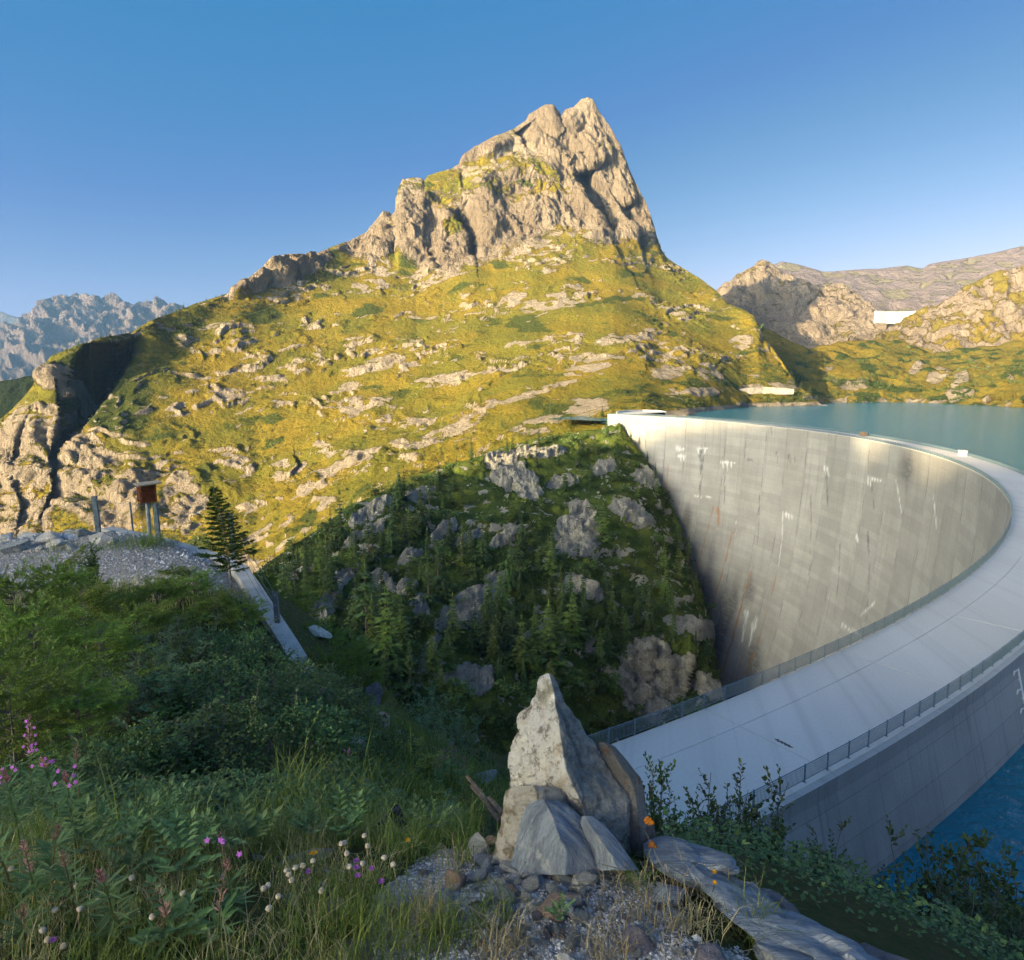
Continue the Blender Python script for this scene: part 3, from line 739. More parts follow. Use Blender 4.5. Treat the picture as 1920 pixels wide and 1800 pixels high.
dam = thing('arch_dam', 'tall pale concrete arch dam curving across the gorge with its broad crest', 'dam')
def up_off(z): return (CREST - z) * 0.25
for k in range(NBLK):
    a0 = TH0 + k * BW; a1 = a0 + BW
    gap = 0.03 / DR
    fine_blk = a0 > -34 * DEG
    n = 34 if fine_blk else 7
    th = np.concatenate([[a0 + gap, a0 + gap], np.linspace(a0 + gap, a1 - gap, n), [a1 - gap, a1 - gap]])
    if fine_blk: zz = np.concatenate([np.linspace(CREST - 0.26, -70, 60), np.linspace(-70.8, -215, 110)])
    else: zz = np.concatenate([[CREST - 0.26], np.linspace(CREST - 3, -120, 12)])
    inset = np.zeros(len(th)); inset[0] = inset[-1] = 0.9            # the returns into the joint
    T, Z = np.meshgrid(th, zz)
    R = DR - down_off(Z) + inset
    V = np.stack([DC[0] + R * np.cos(T), DC[1] + R * np.sin(T), Z], -1)
    A = T * DR
    blk = np.full(A.size, float(k) + 0.5)
    st = stain_at(A, Z).reshape(-1, 3) if fine_blk else np.zeros((A.size, 3))
    me = mesh_of('concrete_block', V.reshape(-1, 3), grid_faces(*T.shape), [M_FACE], True, {'arc': A.ravel(), 'blk': blk, 'stain': st})
    link('concrete_block', me, dam)
    # upstream side of the same block: coping beam, then the sloping face down into the water
    prof = [(DR + 9.9, CREST - 0.05), (CREST_OUT, CREST - 0.05), (CREST_OUT, CREST - 1.05), (CREST_OUT - .06, CREST - 1.08)] + [(CREST_OUT - .06 + up_off(CREST - d) - .25, CREST - d) for d in np.linspace(1.1, 7.35, 18)] + [(CREST_OUT + 1.78, CREST - 7.36), (CREST_OUT + 1.78, CREST - 7.9), (CREST_OUT + 2.6, CREST - 14), (CREST_OUT + 4, CREST - 45)]
    th = np.concatenate([[a0 + gap / 2] * 2, np.linspace(a0 + gap / 2, a1 - gap / 2, 9), [a1 - gap / 2] * 2])
    ins = np.zeros(len(th)); ins[0] = ins[-1] = -0.5
    pr = np.array(prof)
    T, I = np.meshgrid(th, np.arange(len(pr)))
    R = pr[:, 0][:, None] + ins[None]; Z = np.broadcast_to(pr[:, 1][:, None], T.shape)
    V = np.stack([DC[0] + R * np.cos(T), DC[1] + R * np.sin(T), Z], -1)
    me = mesh_of('upstream_wall', V.reshape(-1, 3), grid_faces(*T.shape, flip=True), [M_UP, M_COPE], False, {'arc': (T * DR).ravel(), 'blk': np.full(T.size, k + .5)},
                 midx=np.repeat(np.where(np.arange(len(pr) - 1) < 1, 1, 0), len(th) - 1))
    link('upstream_wall', me, dam)
    # two deck slabs per block, an open joint between them
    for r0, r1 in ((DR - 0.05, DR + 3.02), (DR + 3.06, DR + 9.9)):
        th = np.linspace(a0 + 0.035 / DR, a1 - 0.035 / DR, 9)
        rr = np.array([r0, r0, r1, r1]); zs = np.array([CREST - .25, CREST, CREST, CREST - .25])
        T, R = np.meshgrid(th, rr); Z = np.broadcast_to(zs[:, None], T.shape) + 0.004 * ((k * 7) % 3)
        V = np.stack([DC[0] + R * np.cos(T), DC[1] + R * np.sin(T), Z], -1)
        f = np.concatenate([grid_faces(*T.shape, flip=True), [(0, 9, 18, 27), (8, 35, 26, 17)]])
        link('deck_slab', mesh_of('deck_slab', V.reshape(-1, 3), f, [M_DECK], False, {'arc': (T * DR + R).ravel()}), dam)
# the body under the deck, so that no light falls through the joints
th = np.linspace(TH0, TH1, 120)
T, R = np.meshgrid(th, np.array([DR + .9, DR + 9.5])); V = np.stack([DC[0] + R * np.cos(T), DC[1] + R * np.sin(T), np.full(T.shape, CREST - .27)], -1)
link('core', mesh_of('core', V.reshape(-1, 3), grid_faces(*T.shape, flip=True), [M_UP], False, {'arc': (T * DR).ravel(), 'blk': np.zeros(T.size)}), dam)
# far end wall of the arch
m_ = MB()
q = [pol(TH1, DR - down_off(z), z) for z in (CREST - .26, -60, -110)] + [pol(TH1, CREST_OUT + 3, z) for z in (-110, -60, CREST - .1)]
m_.add(q, [(0, 1, 4, 5), (1, 2, 3, 4)]); m_.build('end_wall', M_COPE, dam)
# crack with a broken patch in the near slab
m_ = MB()
a = -55.9 * DEG
for i in range(14):
    r = DR + 5.6 + i * 0.09; th = a + 0.012 * DEG * math.sin(i * 1.9)
    p = pol(th, r, CREST + .006)
    m_.box(p, (0.10 + 0.12 * abs(math.sin(i * 2.3)), 0.07 + 0.10 * abs(math.cos(i * 1.3)), 0.02), Matrix.Rotation(i * 0.7, 3, 'Z'))
m_.build('broken_joint', plain('broken_concrete', (0.16, 0.145, 0.12), 0.95), dam)

# ---- railings on both edges of the crest
M_RAIL = plain('painted_steel', (0.17, 0.235, 0.27), 0.5, 0.2, 4.0, 0.3)
BAY = BW / 8
def rail_meshes(r):
    L = BAY * r
    post = MB(); post.box((0, 0, .575), (.07, .09, 1.15)); post.box((0, 0, .006), (.16, .2, .012)); post.box((0, 0, 1.156), (.085, .105, .014))
    pan = MB()
    pan.box((0, 0, 1.09), (L - .07, .05, .045)); pan.box((0, 0, .97), (L - .07, .02, .02)); pan.box((0, 0, .13), (L - .07, .035, .03))
    nbar = 19
    for i in range(nbar): pan.box((-L / 2 + .035 + (i + .5) * (L - .07) / nbar, 0, .55), (.024, .024, .82))
    return post.mesh('post', [M_RAIL]), pan.mesh('rail_panel', [M_RAIL])
def railing(r, lab, a_from, a_to):
    t = thing('railing', lab, 'railing', group='railings along the dam crest')
    pm, bm = rail_meshes(r)
    k0 = int(round((a_from - TH0) / BAY)); k1 = int(round((a_to - TH0) / BAY))
    for k in range(k0, k1 + 1):
        a = TH0 + k * BAY
        o = link('post', pm, t); o.location = pol(a, r, CREST + .012); o.rotation_euler = (0, 0, a + math.pi / 2)
        if k < k1:
            a += BAY / 2
            o = link('rail_panel', bm, t); o.location = pol(a, r * math.cos(BAY / 2), CREST + .012); o.rotation_euler = (0, 0, a + math.pi / 2)
    return t
railing(DR - 0.12, 'blue grey steel railing on the valley edge of the dam crest', -62.5 * DEG, TH1)
railing(DR + 9.62, 'blue grey steel railing on the lake edge of the dam crest, above the sloping wall', -60 * DEG, TH1)

# ---- depth gauge on the upstream wall
g_ = thing('depth_gauge', 'white toothed water level gauge fixed to the dark upstream wall', 'gauge')
M_WHITE = plain('gauge_enamel', (0.82, 0.83, 0.83), 0.4, 0.05)
def up_pt(th, d, out=0.05): return pol(th, CREST_OUT - .31 + d * .25 + out, CREST - d)
bar = MB(); teeth = MB(); num = MB()
a = -50.35 * DEG
rot = Matrix.Rotation(a + math.pi / 2, 3, 'Z')
for i in range(34):
    d = 1.25 + i * 0.16
    w = 0.95 if i % 10 == 0 else (0.5 if i % 5 == 0 else 0.26)
    p = np.array(up_pt(a - (w / 2) / DR, d)); teeth.box(p, (w, .05, .09), rot)
    if i % 10 == 0:
        p = np.array(up_pt(a - 1.25 / DR, d, .06)); num.box(p, (.3, .05, .42), rot)
for i in range(33): bar.box(np.array(up_pt(a + .04 / DR, 1.3 + i * .16)), (.10, .05, .17), rot)
bar.build('scale_bar', M_WHITE, g_); tag(teeth.build('graduation_marks', M_WHITE, g_), kind='stuff'); num.build('number_plate', M_WHITE, g_)

# ---- small things on the far crest
M_BLOCKC = plain('pale_concrete', (0.62, 0.60, 0.56), 0.9, 0.12, 0.6)
h_ = thing('crest_hut', 'small pale box standing on the sunlit far crest of the dam', 'hut', pol(-14.6 * DEG, DR + 8.3, CREST), -14.6 * DEG + math.pi / 2)
m_ = MB(); m_.box((0, 0, .85), (3.0, 1.6, 1.7)); m_.build('body', M_BLOCKC, h_)
m_ = MB(); m_.box((0, 0, 1.76), (3.4, 2.0, .12)); m_.build('roof', M_BLOCKC, h_)
m_ = MB(); m_.box((.5, -.81, .7), (.8, .03, 1.4)); m_.build('door', M_RAIL, h_)
c_ = thing('crest_cabinet', 'small brown cabinet on the crest where the sunlit stretch begins', 'cabinet', pol(0.5 * DEG, DR + 7.5, CREST), 0.5 * DEG + math.pi / 2)
m_ = MB(); m_.box((0, 0, .9), (3.6, 1.8, 1.8)); m_.build('body', plain('cabinet_paint', (0.16, 0.12, 0.09)), c_)
m_ = MB(); m_.box((0, 0, 1.84), (3.9, 2.1, .08)); m_.build('roof', plain('cabinet_roof', (0.2, 0.17, 0.14)), c_)

# ---- the curved terrace wall at the far end of the crest
tw = thing('terrace_wall', 'pale curved concrete terrace in the sun at the far end of the dam', 'wall')
def slab_wall(pts, z0, z1, thick, m, parent, name):
    pts = np.array(pts, float); t = np.gradient(pts, axis=0); nrm = np.c_[-t[:, 1], t[:, 0]]; nrm /= np.linalg.norm(nrm, axis=1)[:, None]
    a = pts - nrm * thick / 2; b = pts + nrm * thick / 2; n = len(pts)
    z0 = np.broadcast_to(z0, (n,)); z1 = np.broadcast_to(z1, (n,))
    v = np.concatenate([np.c_[a, z0], np.c_[a, z1], np.c_[b, z1], np.c_[b, z0]])
    f = []
    for k in range(4):
        for i in range(n - 1): f.append((k * n + i, k * n + i + 1, ((k + 1) % 4) * n + i + 1, ((k + 1) % 4) * n + i))
    f += [(0, n, 2 * n, 3 * n), (n - 1, 4 * n - 1, 3 * n - 1, 2 * n - 1)]
    me = bpy.data.meshes.new(name); me.from_pydata(v.tolist(), [], f); me.materials.append(m)
    bm = bmesh.new(); bm.from_mesh(me); bmesh.ops.recalc_face_normals(bm, faces=bm.faces); bm.to_mesh(me); bm.free()
    return link(name, me, parent)
tp = [at(1156, 772, 508), at(1158, 768, 530), at(1175, 766, 548), at(1205, 767, 560), at(1232, 770, 560), at(1248, 775, 545)]
slab_wall([p[:2] for p in tp], -40, [CREST + 1.0, CREST + 1.2, CREST + 1.2, CREST + 1.0, CREST + .6, CREST + .3], 1.0, M_BLOCKC, tw, 'parapet')
fl = MB(); q = [(p[0], p[1], CREST - .3) for p in tp] + [pol(TH1 - 2 * DEG, DR + 9, CREST - .3), pol(TH1, DR + 1, CREST - .3)]
fl.add(q, [tuple(range(len(q)))]); fl.build('terrace_floor', M_BLOCKC, tw)
# ---- wall below the lakeside road
rw = thing('road_wall', 'long pale retaining wall above the lake shore at the foot of the sunlit mountain', 'wall')
slab_wall([at(a, b, s)[:2] for a, b, s in ((1372, 732, 862), (1400, 729, 872), (1430, 727, 880), (1460, 728, 884), (1488, 733, 886))], [at(1400, 740, 862)[2]] * 5, [at(1400, 727, 866)[2] + k for k in (-3, -.5, 1, 0, -2)], 1.5, plain('wall_stone', (0.52, 0.46, 0.38), 0.95, 0.3, .2), rw, 'wall')
# ---- the smaller white dam far up the valley
wd = thing('upper_dam', 'small bright white dam far up the valley between bare rocks', 'dam')
pts = [at(a, 600, s)[:2] for a, s in ((1641, 1712), (1660, 1728), (1683, 1735), (1706, 1728), (1728, 1708))]
slab_wall(pts, [at(1680, 606, 1720)[2]] * 5, [at(1680, 584, 1720)[2]] * 5, 6, plain('white_concrete', (0.80, 0.79, 0.77), 0.9, 0.05, .05), wd, 'dam_wall')
M_SNOW = plain('old_snow', (0.82, 0.84, 0.86), 0.8, 0.08, .02)
# ------------------------------------------------------------------ the hillside the camera stands on
CTRL = [at(*q) for q in (
    (960, 1800, 2.05), (500, 1800, 2.1), (0, 1800, 2.2), (1400, 1800, 2.15), (1600, 1800, 2.3), (-300, 1800, 2.3), (700, 1650, 2.52), (960, 1640, 2.45), (1230, 1630, 2.42), (1400, 1705, 2.32), (250, 1650, 2.65), (0, 1650, 2.7),
    (500, 1610, 2.95), (700, 1580, 3.2), (0, 1491, 6), (300, 1491, 6), (500, 1500, 5.6), (650, 1540, 4.7), (-300, 1450, 7), (0, 1284, 10), (300, 1284, 10), (500, 1330, 9), (610, 1350, 9.6), (-400, 1250, 11),
    (0, 1095, 17.2), (200, 1095, 17.2), (350, 1090, 17.2), (430, 1140, 16.5), (-300, 1095, 18), (0, 1035, 21.5), (200, 1010, 22), (300, 1015, 21.5), (390, 1043, 20), (-300, 1020, 23), (480, 1150, 17),
    (540, 1205, 16), (605, 1300, 12), (700, 1450, 8.3), (780, 1558, 4.3), (850, 1580, 3.3), (800, 1500, 7), (800, 1420, 11), (880, 1490, 9.5), (890, 1440, 13), (700, 1330, 14), (620, 1185, 20), (700, 1260, 20.5))]
CTRL += [np.array(q, float) for q in (
    (-3, -3, -1.3), (3, -3, -1.6), (0, 0, -1.68), (-12, -5, -1.0), (10, -6, -3.5), (-28, -8, -2), (-40, 10, -4), (-38, 24, -5),
    (-26, 31, -14), (-14, 30, -14), (-8, 26, -13), (-3.6, 27, -15), (-20, 36, -30), (-34, 40, -30), (0, 31, -19.5), (-2, 23, -15),
    (0.3, 6, -5.2), (3, 6, -5.6), (1.5, 4, -3.1), (2.6, 3.6, -3.4), (4, 4, -5.2), (6, 4, -6.6), (10, 6, -11), (-1.75, 37.5, -24.5), (0, 15, -11.5), (1, 24, -18), (6, 20, -18), (8, 12, -14), (14, 10, -18), (15, 22, -28), (25, 15, -34), (30, 5, -34), (16, 0, -14), (5, 1.5, -3.6), (4, -1, -2.4),
    (-5, 40, -32), (-10, 46, -42), (3, 44, -32), (-30, 50, -50), (10, 60, -80), (-10, 62, -80), (-40, 62, -70), (30, 40, -55), (40, 20, -50), (45, -5, -40), (-60, 30, -22), (-60, -10, -14), (-60, 60, -50), (20, -20, -12), (-20, -25, -4), (50, -30, -30))]
CTRL = np.array(CTRL)
def _tps(r2): return 0.5 * r2 * np.log(r2 + 1e-9)
_sc = 1.0
def _feat(p): return np.c_[np.ones(len(p)), p[:, 0], p[:, 1]]
_n = len(CTRL)
_K = _tps(((CTRL[:, None, :2] - CTRL[None, :, :2]) ** 2).sum(-1)) + np.eye(_n) * 0.4
_A = np.zeros((_n + 3, _n + 3)); _A[:_n, :_n] = _K; _A[:_n, _n:] = _feat(CTRL); _A[_n:, :_n] = _feat(CTRL).T
_w = np.linalg.solve(_A, np.r_[CTRL[:, 2], 0, 0, 0])
def tps_z(x, y):
    p = np.c_[np.ravel(x), np.ravel(y)]
    out = _feat(p) @ _w[_n:]
    for k in range(_n): out += _w[k] * _tps(((p - CTRL[k, :2]) ** 2).sum(1))
    return out.reshape(np.shape(x))
def hill_bumps(x, y):
    p = np.stack([x, y, 0 * x], -1)
    r = np.hypot(x, y)
    return 0.05 * fbm(p * 1.1, 3) + 0.015 * fbm(p * 6, 3) * sstep(14, 3, r) + 0.35 * fbm(p / 6 + 3, 3) * sstep(5, 16, r) * (1 - PLAT(x, y)) + 1.6 * fbm(p / 5 + 9, 3, .5, True) * sstep(22, 34, r) * sstep(-20, 0, y - 20)
def PLAT(x, y):
    """The level gravel platform on the left."""
    d = np.hypot((x + 17) / 12.5, (y - 19.2) / 3.6)
    return sstep(1.25, 0.9, d)
def ground_z(x, y):
    x = np.asarray(x, float); y = np.asarray(y, float)
    return tps_z(x, y) + hill_bumps(x, y)
ang = np.radians(np.linspace(-78, 72, 620)); rad = np.geomspace(0.75, 64, 330)
A_, R_ = np.meshgrid(ang, rad)
X, Y = R_ * np.sin(A_), R_ * np.cos(A_)
Zg = ground_z(X, Y)
P = np.stack([X, Y, Zg], -1)
plat = PLAT(X, Y)
u_, v_, d_ = to_px(P)
n1 = normals(P); steep = 1 - np.abs(n1[..., 2])
# bare gravel on the top of the knoll in front, grass to the left of it
bare = blobs(u_, v_, [(1060, 1730, 250, 110, 0), (1080, 1800, 330, 60, 0), (880, 1745, 170, 70, 10), (830, 1645, 80, 46, 20), (950, 1640, 180, 40, 0), (800, 1690, 120, 60, 20), (720, 1790, 100, 40, 0)]) * (d_ < 4.5)
_wy = np.array([at(540, 1202, 15.6)[1], at(508, 1152, 16.5)[1], at(478, 1105, 17.5)[1], at(448, 1062, 18.8)[1], at(410, 1044, 19.6)[1], at(360, 1029, 20.6)[1], at(310, 1014, 21.6)[1], at(258, 1002, 22.6)[1]])
_wx = np.array([at(540, 1202, 15.6)[0], at(508, 1152, 16.5)[0], at(478, 1105, 17.5)[0], at(448, 1062, 18.8)[0], at(410, 1044, 19.6)[0], at(360, 1029, 20.6)[0], at(310, 1014, 21.6)[0], at(258, 1002, 22.6)[0]])
plat = plat * (X < np.interp(Y, _wy, _wx))
bare = np.maximum(bare, plat)
bare = np.clip(bare + 0.4 * fbm(P * 2.2, 3) * (bare > .05), 0, 1)
rock = np.maximum(sstep(0.42, 0.6, steep + 0.2 * fbm(P / 2, 3)), 0)
veg = sstep(-0.2, 0.4, fbm(P / 1.5, 4))
M_HILL, nt, b = new_mat('hillside_ground'); nb = NB(nt)
c = nb.coord()
fine = nb.noise(c, 55, 6, .7); mid = nb.noise(c, 9, 5, .6); peb = nb.voronoi(c, 38, out=1); pe2 = nb.voronoi(c, 38)
soil = nb.mix(nb.ramp(mid, .35, .65), (0.20, 0.185, 0.165), (0.30, 0.285, 0.265))
sv = nb.n('ShaderNodeSeparateColor'); nb.set(sv.inputs[0], peb)
soil = nb.mix(nb.ramp(sv.outputs[0], .45, .7, 0, .7), soil, nb.mix(sv.outputs[1], (0.36, 0.36, 0.37), (0.52, 0.49, 0.46)))
grass = nb.mix(nb.ramp(mid, .35, .65), (0.05, 0.072, 0.020), (0.085, 0.078, 0.032))
stone = nb.mix(nb.ramp(nb.noise(c, 3, 6, .7), .35, .65), (0.16, 0.155, 0.15), (0.30, 0.29, 0.27))
col = nb.mix(nb.ramp(nb.attr('bare'), .35, .6), grass, soil)
col = nb.mix(nb.ramp(nb.attr('rock'), .3, .6), col, stone)
nb.set(b.inputs['Base Color'], col); b.inputs['Roughness'].default_value = .95; b.inputs['Specular IOR Level'].default_value = .15
nb.set(b.inputs['Normal'], nb.bump(nb.math('ADD', fine, nb.math('MULTIPLY', pe2, -1.2)), .02))
terrain('hillside', P, rock, veg, M_HILL, {'bare': bare})

# ---- the mountain side behind the camera, whose shade lies over dam and knoll
w_ = np.concatenate([np.linspace(-520, -20, 330), np.linspace(0, 1400, 90)])
t_ = -np.concatenate([np.linspace(70, 1440, 80), np.linspace(1452, 1520, 12), np.linspace(1560, 2600, 20)])
Wg, Tg = np.meshgrid(w_, t_)
ridge = 248 + np.interp(w_, [-520, -480, -420, -385, -352, -339, -331, -318, -290, -240, -200, -160, -140, -131, -124, -117, -108, -104, -99, -92, -84, -76, -70, -66, -61, -56, -51, -45, -36, -20, 60, 200, 500, 900, 1400],
                      [-320, -230, -60, -10, 40, 66, 92, 118, 134, 138, 139, 139, 138, 128, 117, 118, 128, 130, 124, 112, 107, 108, 112, 112, 109, 109, 112, 116, 112, 101, 99, 99, 96, 60, 0])
ridge = ridge + 1.5 * noise(np.stack([w_ / 4, 0 * w_, 0 * w_], -1)) + 2.5 * noise(np.stack([w_ / 15, 0 * w_ + 3, 0 * w_], -1))
rise = np.where(Tg > -1500, sstep(250, 1500, -Tg) ** 1.6, 1 - 0.35 * sstep(1530, 2600, -Tg))
dx, dy = -SUN_H.x, -SUN_H.y
X = Tg * dx + Wg * dy; Y = Tg * dy - Wg * dx
low = np.maximum(-30 - 0.20 * (-Tg - 70) - 0.12 * np.abs(Wg), -150)
Zb = low + (ridge[None] - low) * rise
P = np.stack([X, Y, Zb], -1)
P[..., 2] += 9 * fbm(P / 70, 4) * sstep(100, 300, -Tg) * (1 - np.exp(-((Tg + 1500) / 90) ** 2))
rock = sstep(0.0, 0.3, fbm(P / 60, 4)); veg = sstep(0, .3, fbm(P / 90 + 9, 3))
terrain('mountain_side', P, rock, veg, M_KNOLL)
# ------------------------------------------------------------------ trees and shrubs on knoll and mountain
def leaf_mat(name, col, col2, rough=0.55, rand=0.25, trans=0.25, scale=1.5):
    """Foliage: two tones mixed leaf by leaf (face island), varying from plant to plant."""
    m, nt, b = new_mat(name); nb = NB(nt)
    geo = nb.n('ShaderNodeNewGeometry')
    oi = nb.n('ShaderNodeObjectInfo')
    col_ = nb.mix(nb.ramp(nb.math('ADD', nb.math('MULTIPLY', geo.outputs['Random Per Island'], .7), nb.math('MULTIPLY', nb.noise(nb.coord(), scale, 3), .5)), .3, .9), col, col2)
    hs = nb.n('ShaderNodeHueSaturation'); nb.set(hs.inputs['Color'], col_)
    nb.set(hs.inputs['Value'], nb.ramp(oi.outputs['Random'], 0, 1, 1 - rand, 1 + rand))
    nb.set(hs.inputs['Hue'], nb.ramp(oi.outputs['Random'], 0, 1, .485, .51))
    nb.set(b.inputs['Base Color'], hs.outputs[0])
    b.inputs['Roughness'].default_value = rough; b.inputs['Specular IOR Level'].default_value = .3
    if trans:
        tr = nb.n('ShaderNodeBsdfTranslucent'); nb.set(tr.inputs[0], hs.outputs[0])
        mx = nb.n('ShaderNodeMixShader'); mx.inputs[0].default_value = trans
        nt.links.new(b.outputs[0], mx.inputs[1]); nt.links.new(tr.outputs[0], mx.inputs[2])
        nt.links.new(mx.outputs[0], nt.nodes['Material Output'].inputs[0])
    return m
M_SPRUCE = leaf_mat('spruce_needles', (0.065, 0.108, 0.034), (0.105, 0.16, 0.048), rand=.3, scale=.4)
M_LARCH = leaf_mat('larch_needles', (0.13, 0.195, 0.040), (0.19, 0.255, 0.052), rand=.3, scale=.4)
M_BUSH = leaf_mat('alder_leaves', (0.075, 0.13, 0.034), (0.14, 0.20, 0.048), rand=.35, scale=.4)
M_BARK = plain('bark', (0.12, 0.095, 0.075), 0.95, 0.35, 12)

def tri_mesh(name, tris, mats, midx=None, smooth=False):
    t = np.asarray(tris, np.float32).reshape(-1, 3, 3)
    return mesh_of(name, t.reshape(-1, 3), np.arange(len(t) * 3).reshape(-1, 3), mats, smooth, midx=midx)

def far_conifer(seed, h, w, levels, per, dens, droop, gap=0.0):
    """Crown of a conifer seen from afar: whorls of drooping sprays, ragged outline."""
    r = np.random.default_rng(seed); T = []
    for k in range(levels):
        t = (k + r.uniform(-.3, .3)) / levels
        z = h * (0.08 + 0.92 * t)
        R = w * (1 - t) ** 0.85 * r.uniform(.75, 1.12) + 0.12
        if r.random() < gap: continue
        a0 = r.uniform(0, 6.28)
        for j in range(per):
            a = a0 + j * 6.283 / per + r.uniform(-.35, .35)
            L = R * r.uniform(.55, 1.1)
            d = np.array([math.cos(a), math.sin(a), 0]); sd = np.array([-d[1], d[0], 0])
            for q in range(dens):
                f0 = r.uniform(.05, .85); f1 = min(f0 + r.uniform(.25, .5), 1.08)
                wd = L * r.uniform(.12, .26) * (1.15 - f0) + .10
                p0 = d * L * f0; p0[2] = z - droop * L * f0 ** 1.5 + r.uniform(-.12, .12) * R * .4
                p1 = d * L * f1; p1[2] = z - droop * L * f1 ** 1.5 + r.uniform(-.15, .1) * R * .5
                s = sd * wd
                up = np.array([0, 0, r.uniform(-.25, .25) * wd])
                T += [(p0 + s + up, p0 - s - up, p1)]
                if q % 2 == 0: T += [(p0 + s * 1.5, p0 - up * 2 + d * L * .1, p1 + s * 2.0 * r.uniform(.2, 1))]
    T += [((.12, 0, h * .9), (-.12, .05, h * .9), (0, 0, h * 1.04)), ((0, .12, h * .9), (.05, -.12, h * .9), (0, 0, h * 1.04))]
    tr = MB(); tr.tube([(0, 0, -1.5), (0, 0, h * .5), (0, 0, h * .97)], [h * .018, h * .010, .01], 5)
    return tri_mesh('crown', T, [M_SPRUCE]), tr.mesh('trunk', [M_BARK])

SPRUCES = [far_conifer(100 + i, 10, w, lv, pr, 4, dr, g) for i, (w, lv, pr, dr, g) in enumerate(((1.7, 22, 7, .35, 0), (2.1, 20, 8, .4, .05), (1.35, 24, 6, .45, 0), (2.4, 18, 8, .3, .1), (1.9, 17, 7, .35, .15)))]
LARCHES = []
for i, (w, lv, pr, dr, g) in enumerate(((2.3, 17, 7, .15, .1), (2.0, 19, 7, .2, .05), (2.7, 15, 8, .12, .12))):
    c, t = far_conifer(200 + i, 10, w, lv, pr, 4, dr, g); c.materials.clear(); c.materials.append(M_LARCH); LARCHES.append((c, t))
def far_bush(seed, n, flat=.8):
    r = np.random.default_rng(seed); T = []
    lob = r.normal(size=(7, 3)) * (.55, .55, .25) + (0, 0, .55)
    for k in range(n):
        c = lob[r.integers(7)]; d = r.normal(size=3); d /= np.linalg.norm(d)
        p = c + d * r.uniform(.25, .48) * np.array([1, 1, flat]); p[2] = max(p[2], .02)
        e = r.normal(size=(3, 3)) * r.uniform(.06, .12)
        T.append((p + e[0], p + e[1], p + e[2]))
    st = MB()
    for k in range(5):
        a = k * 1.3; st.tube([(0, 0, -.3), (.2 * math.cos(a), .2 * math.sin(a), .4), (.45 * math.cos(a), .45 * math.sin(a), .8)], [.03, .02, .008], 4)
    return tri_mesh('leaves', T, [M_BUSH]), st.mesh('stem', [M_BARK])
BUSHES = [far_bush(300 + i, 420) for i in range(4)]

def plant(name, meshes, pnames, p, sc, lab, cat, group, mat=None, rz=None):
    t = thing(name, lab, cat, tuple(p), rz if rz is not None else random.uniform(0, 6.28), group)
    t.scale = sc
    for nm, me in zip(pnames, meshes): link(nm, me, t)
    return t

def grid_pick(U, V, P, u, v):
    c = int(np.clip(round((u - U[0, 0]) / (U[0, 1] - U[0, 0])), 0, U.shape[1] - 1))
    k = int(np.argmin(np.abs(V[:, c] - v)))
    return P[k, c], k, c

def far_tree(p, h, kind, lab, group):
    src = SPRUCES if kind == 'spruce' else LARCHES
    h = h * (1.25 if 'knoll' in group else 1.0); k = h / 10; wd = random.uniform(.95, 1.3)
    return plant(kind + '_tree', random.choice(src), ('crown', 'trunk'), p, (k * wd, k * wd, k), lab, 'tree', group)

MARKS = [(875, 1152, 'the long pale slab of the knoll'), (970, 905, 'the upper pale cliff of the knoll'), (1080, 1010, 'the broad middle cliff of the knoll'), (1225, 1270, 'the tall fissured cliff by the dam'), (870, 1285, 'the low grey cliff of the knoll'),
         (690, 968, 'the slanting slab on the knoll skyline'), (1095, 1110, 'the narrow white outcrop of the knoll'), (620, 1110, 'the pale slabs on the knoll\'s left flank'), (1180, 900, 'the small outcrops under the dam top'), (1010, 1190, 'the small ledge in the middle of the knoll')]
def knoll_zone(u, v, k):
    if k > KNOLL_U.shape[0] - 24: return 'on the knoll skyline ' + ('at its left end' if u < 640 else 'above the slanting slab' if u < 790 else 'above the upper cliff' if u < 1010 else 'near the dam top')
    a, b, nm = min(MARKS, key=lambda q: (q[0] - u) ** 2 + (1.2 * (q[1] - v)) ** 2)
    dx, dy = u - a, v - b
    if abs(dx) < 22 and abs(dy) < 18: return 'standing on ' + nm
    w = ('right of ' if dx > 0 else 'left of ') if abs(dx) > 1.1 * abs(dy) else ('below ' if dy > 0 else 'above ')
    return ('just ' if math.hypot(dx, dy) < 60 else 'well ' if math.hypot(dx, dy) > 110 else '') + w + nm
done = []
def knoll_conifer(u, v, h, kind):
    p, k, c = grid_pick(KNOLL_U, KNOLL_V, KNOLL_P, u, v)
    size = 'tall ' if h > 18 else ('small ' if h < 9 else 'mid sized ' if h < 14 else '')
    far_tree(p, h, kind, size + ('dark spruce ' if kind == 'spruce' else 'light green larch ') + knoll_zone(u, v, k), 'conifers on the shaded knoll')
    done.append((u, v))
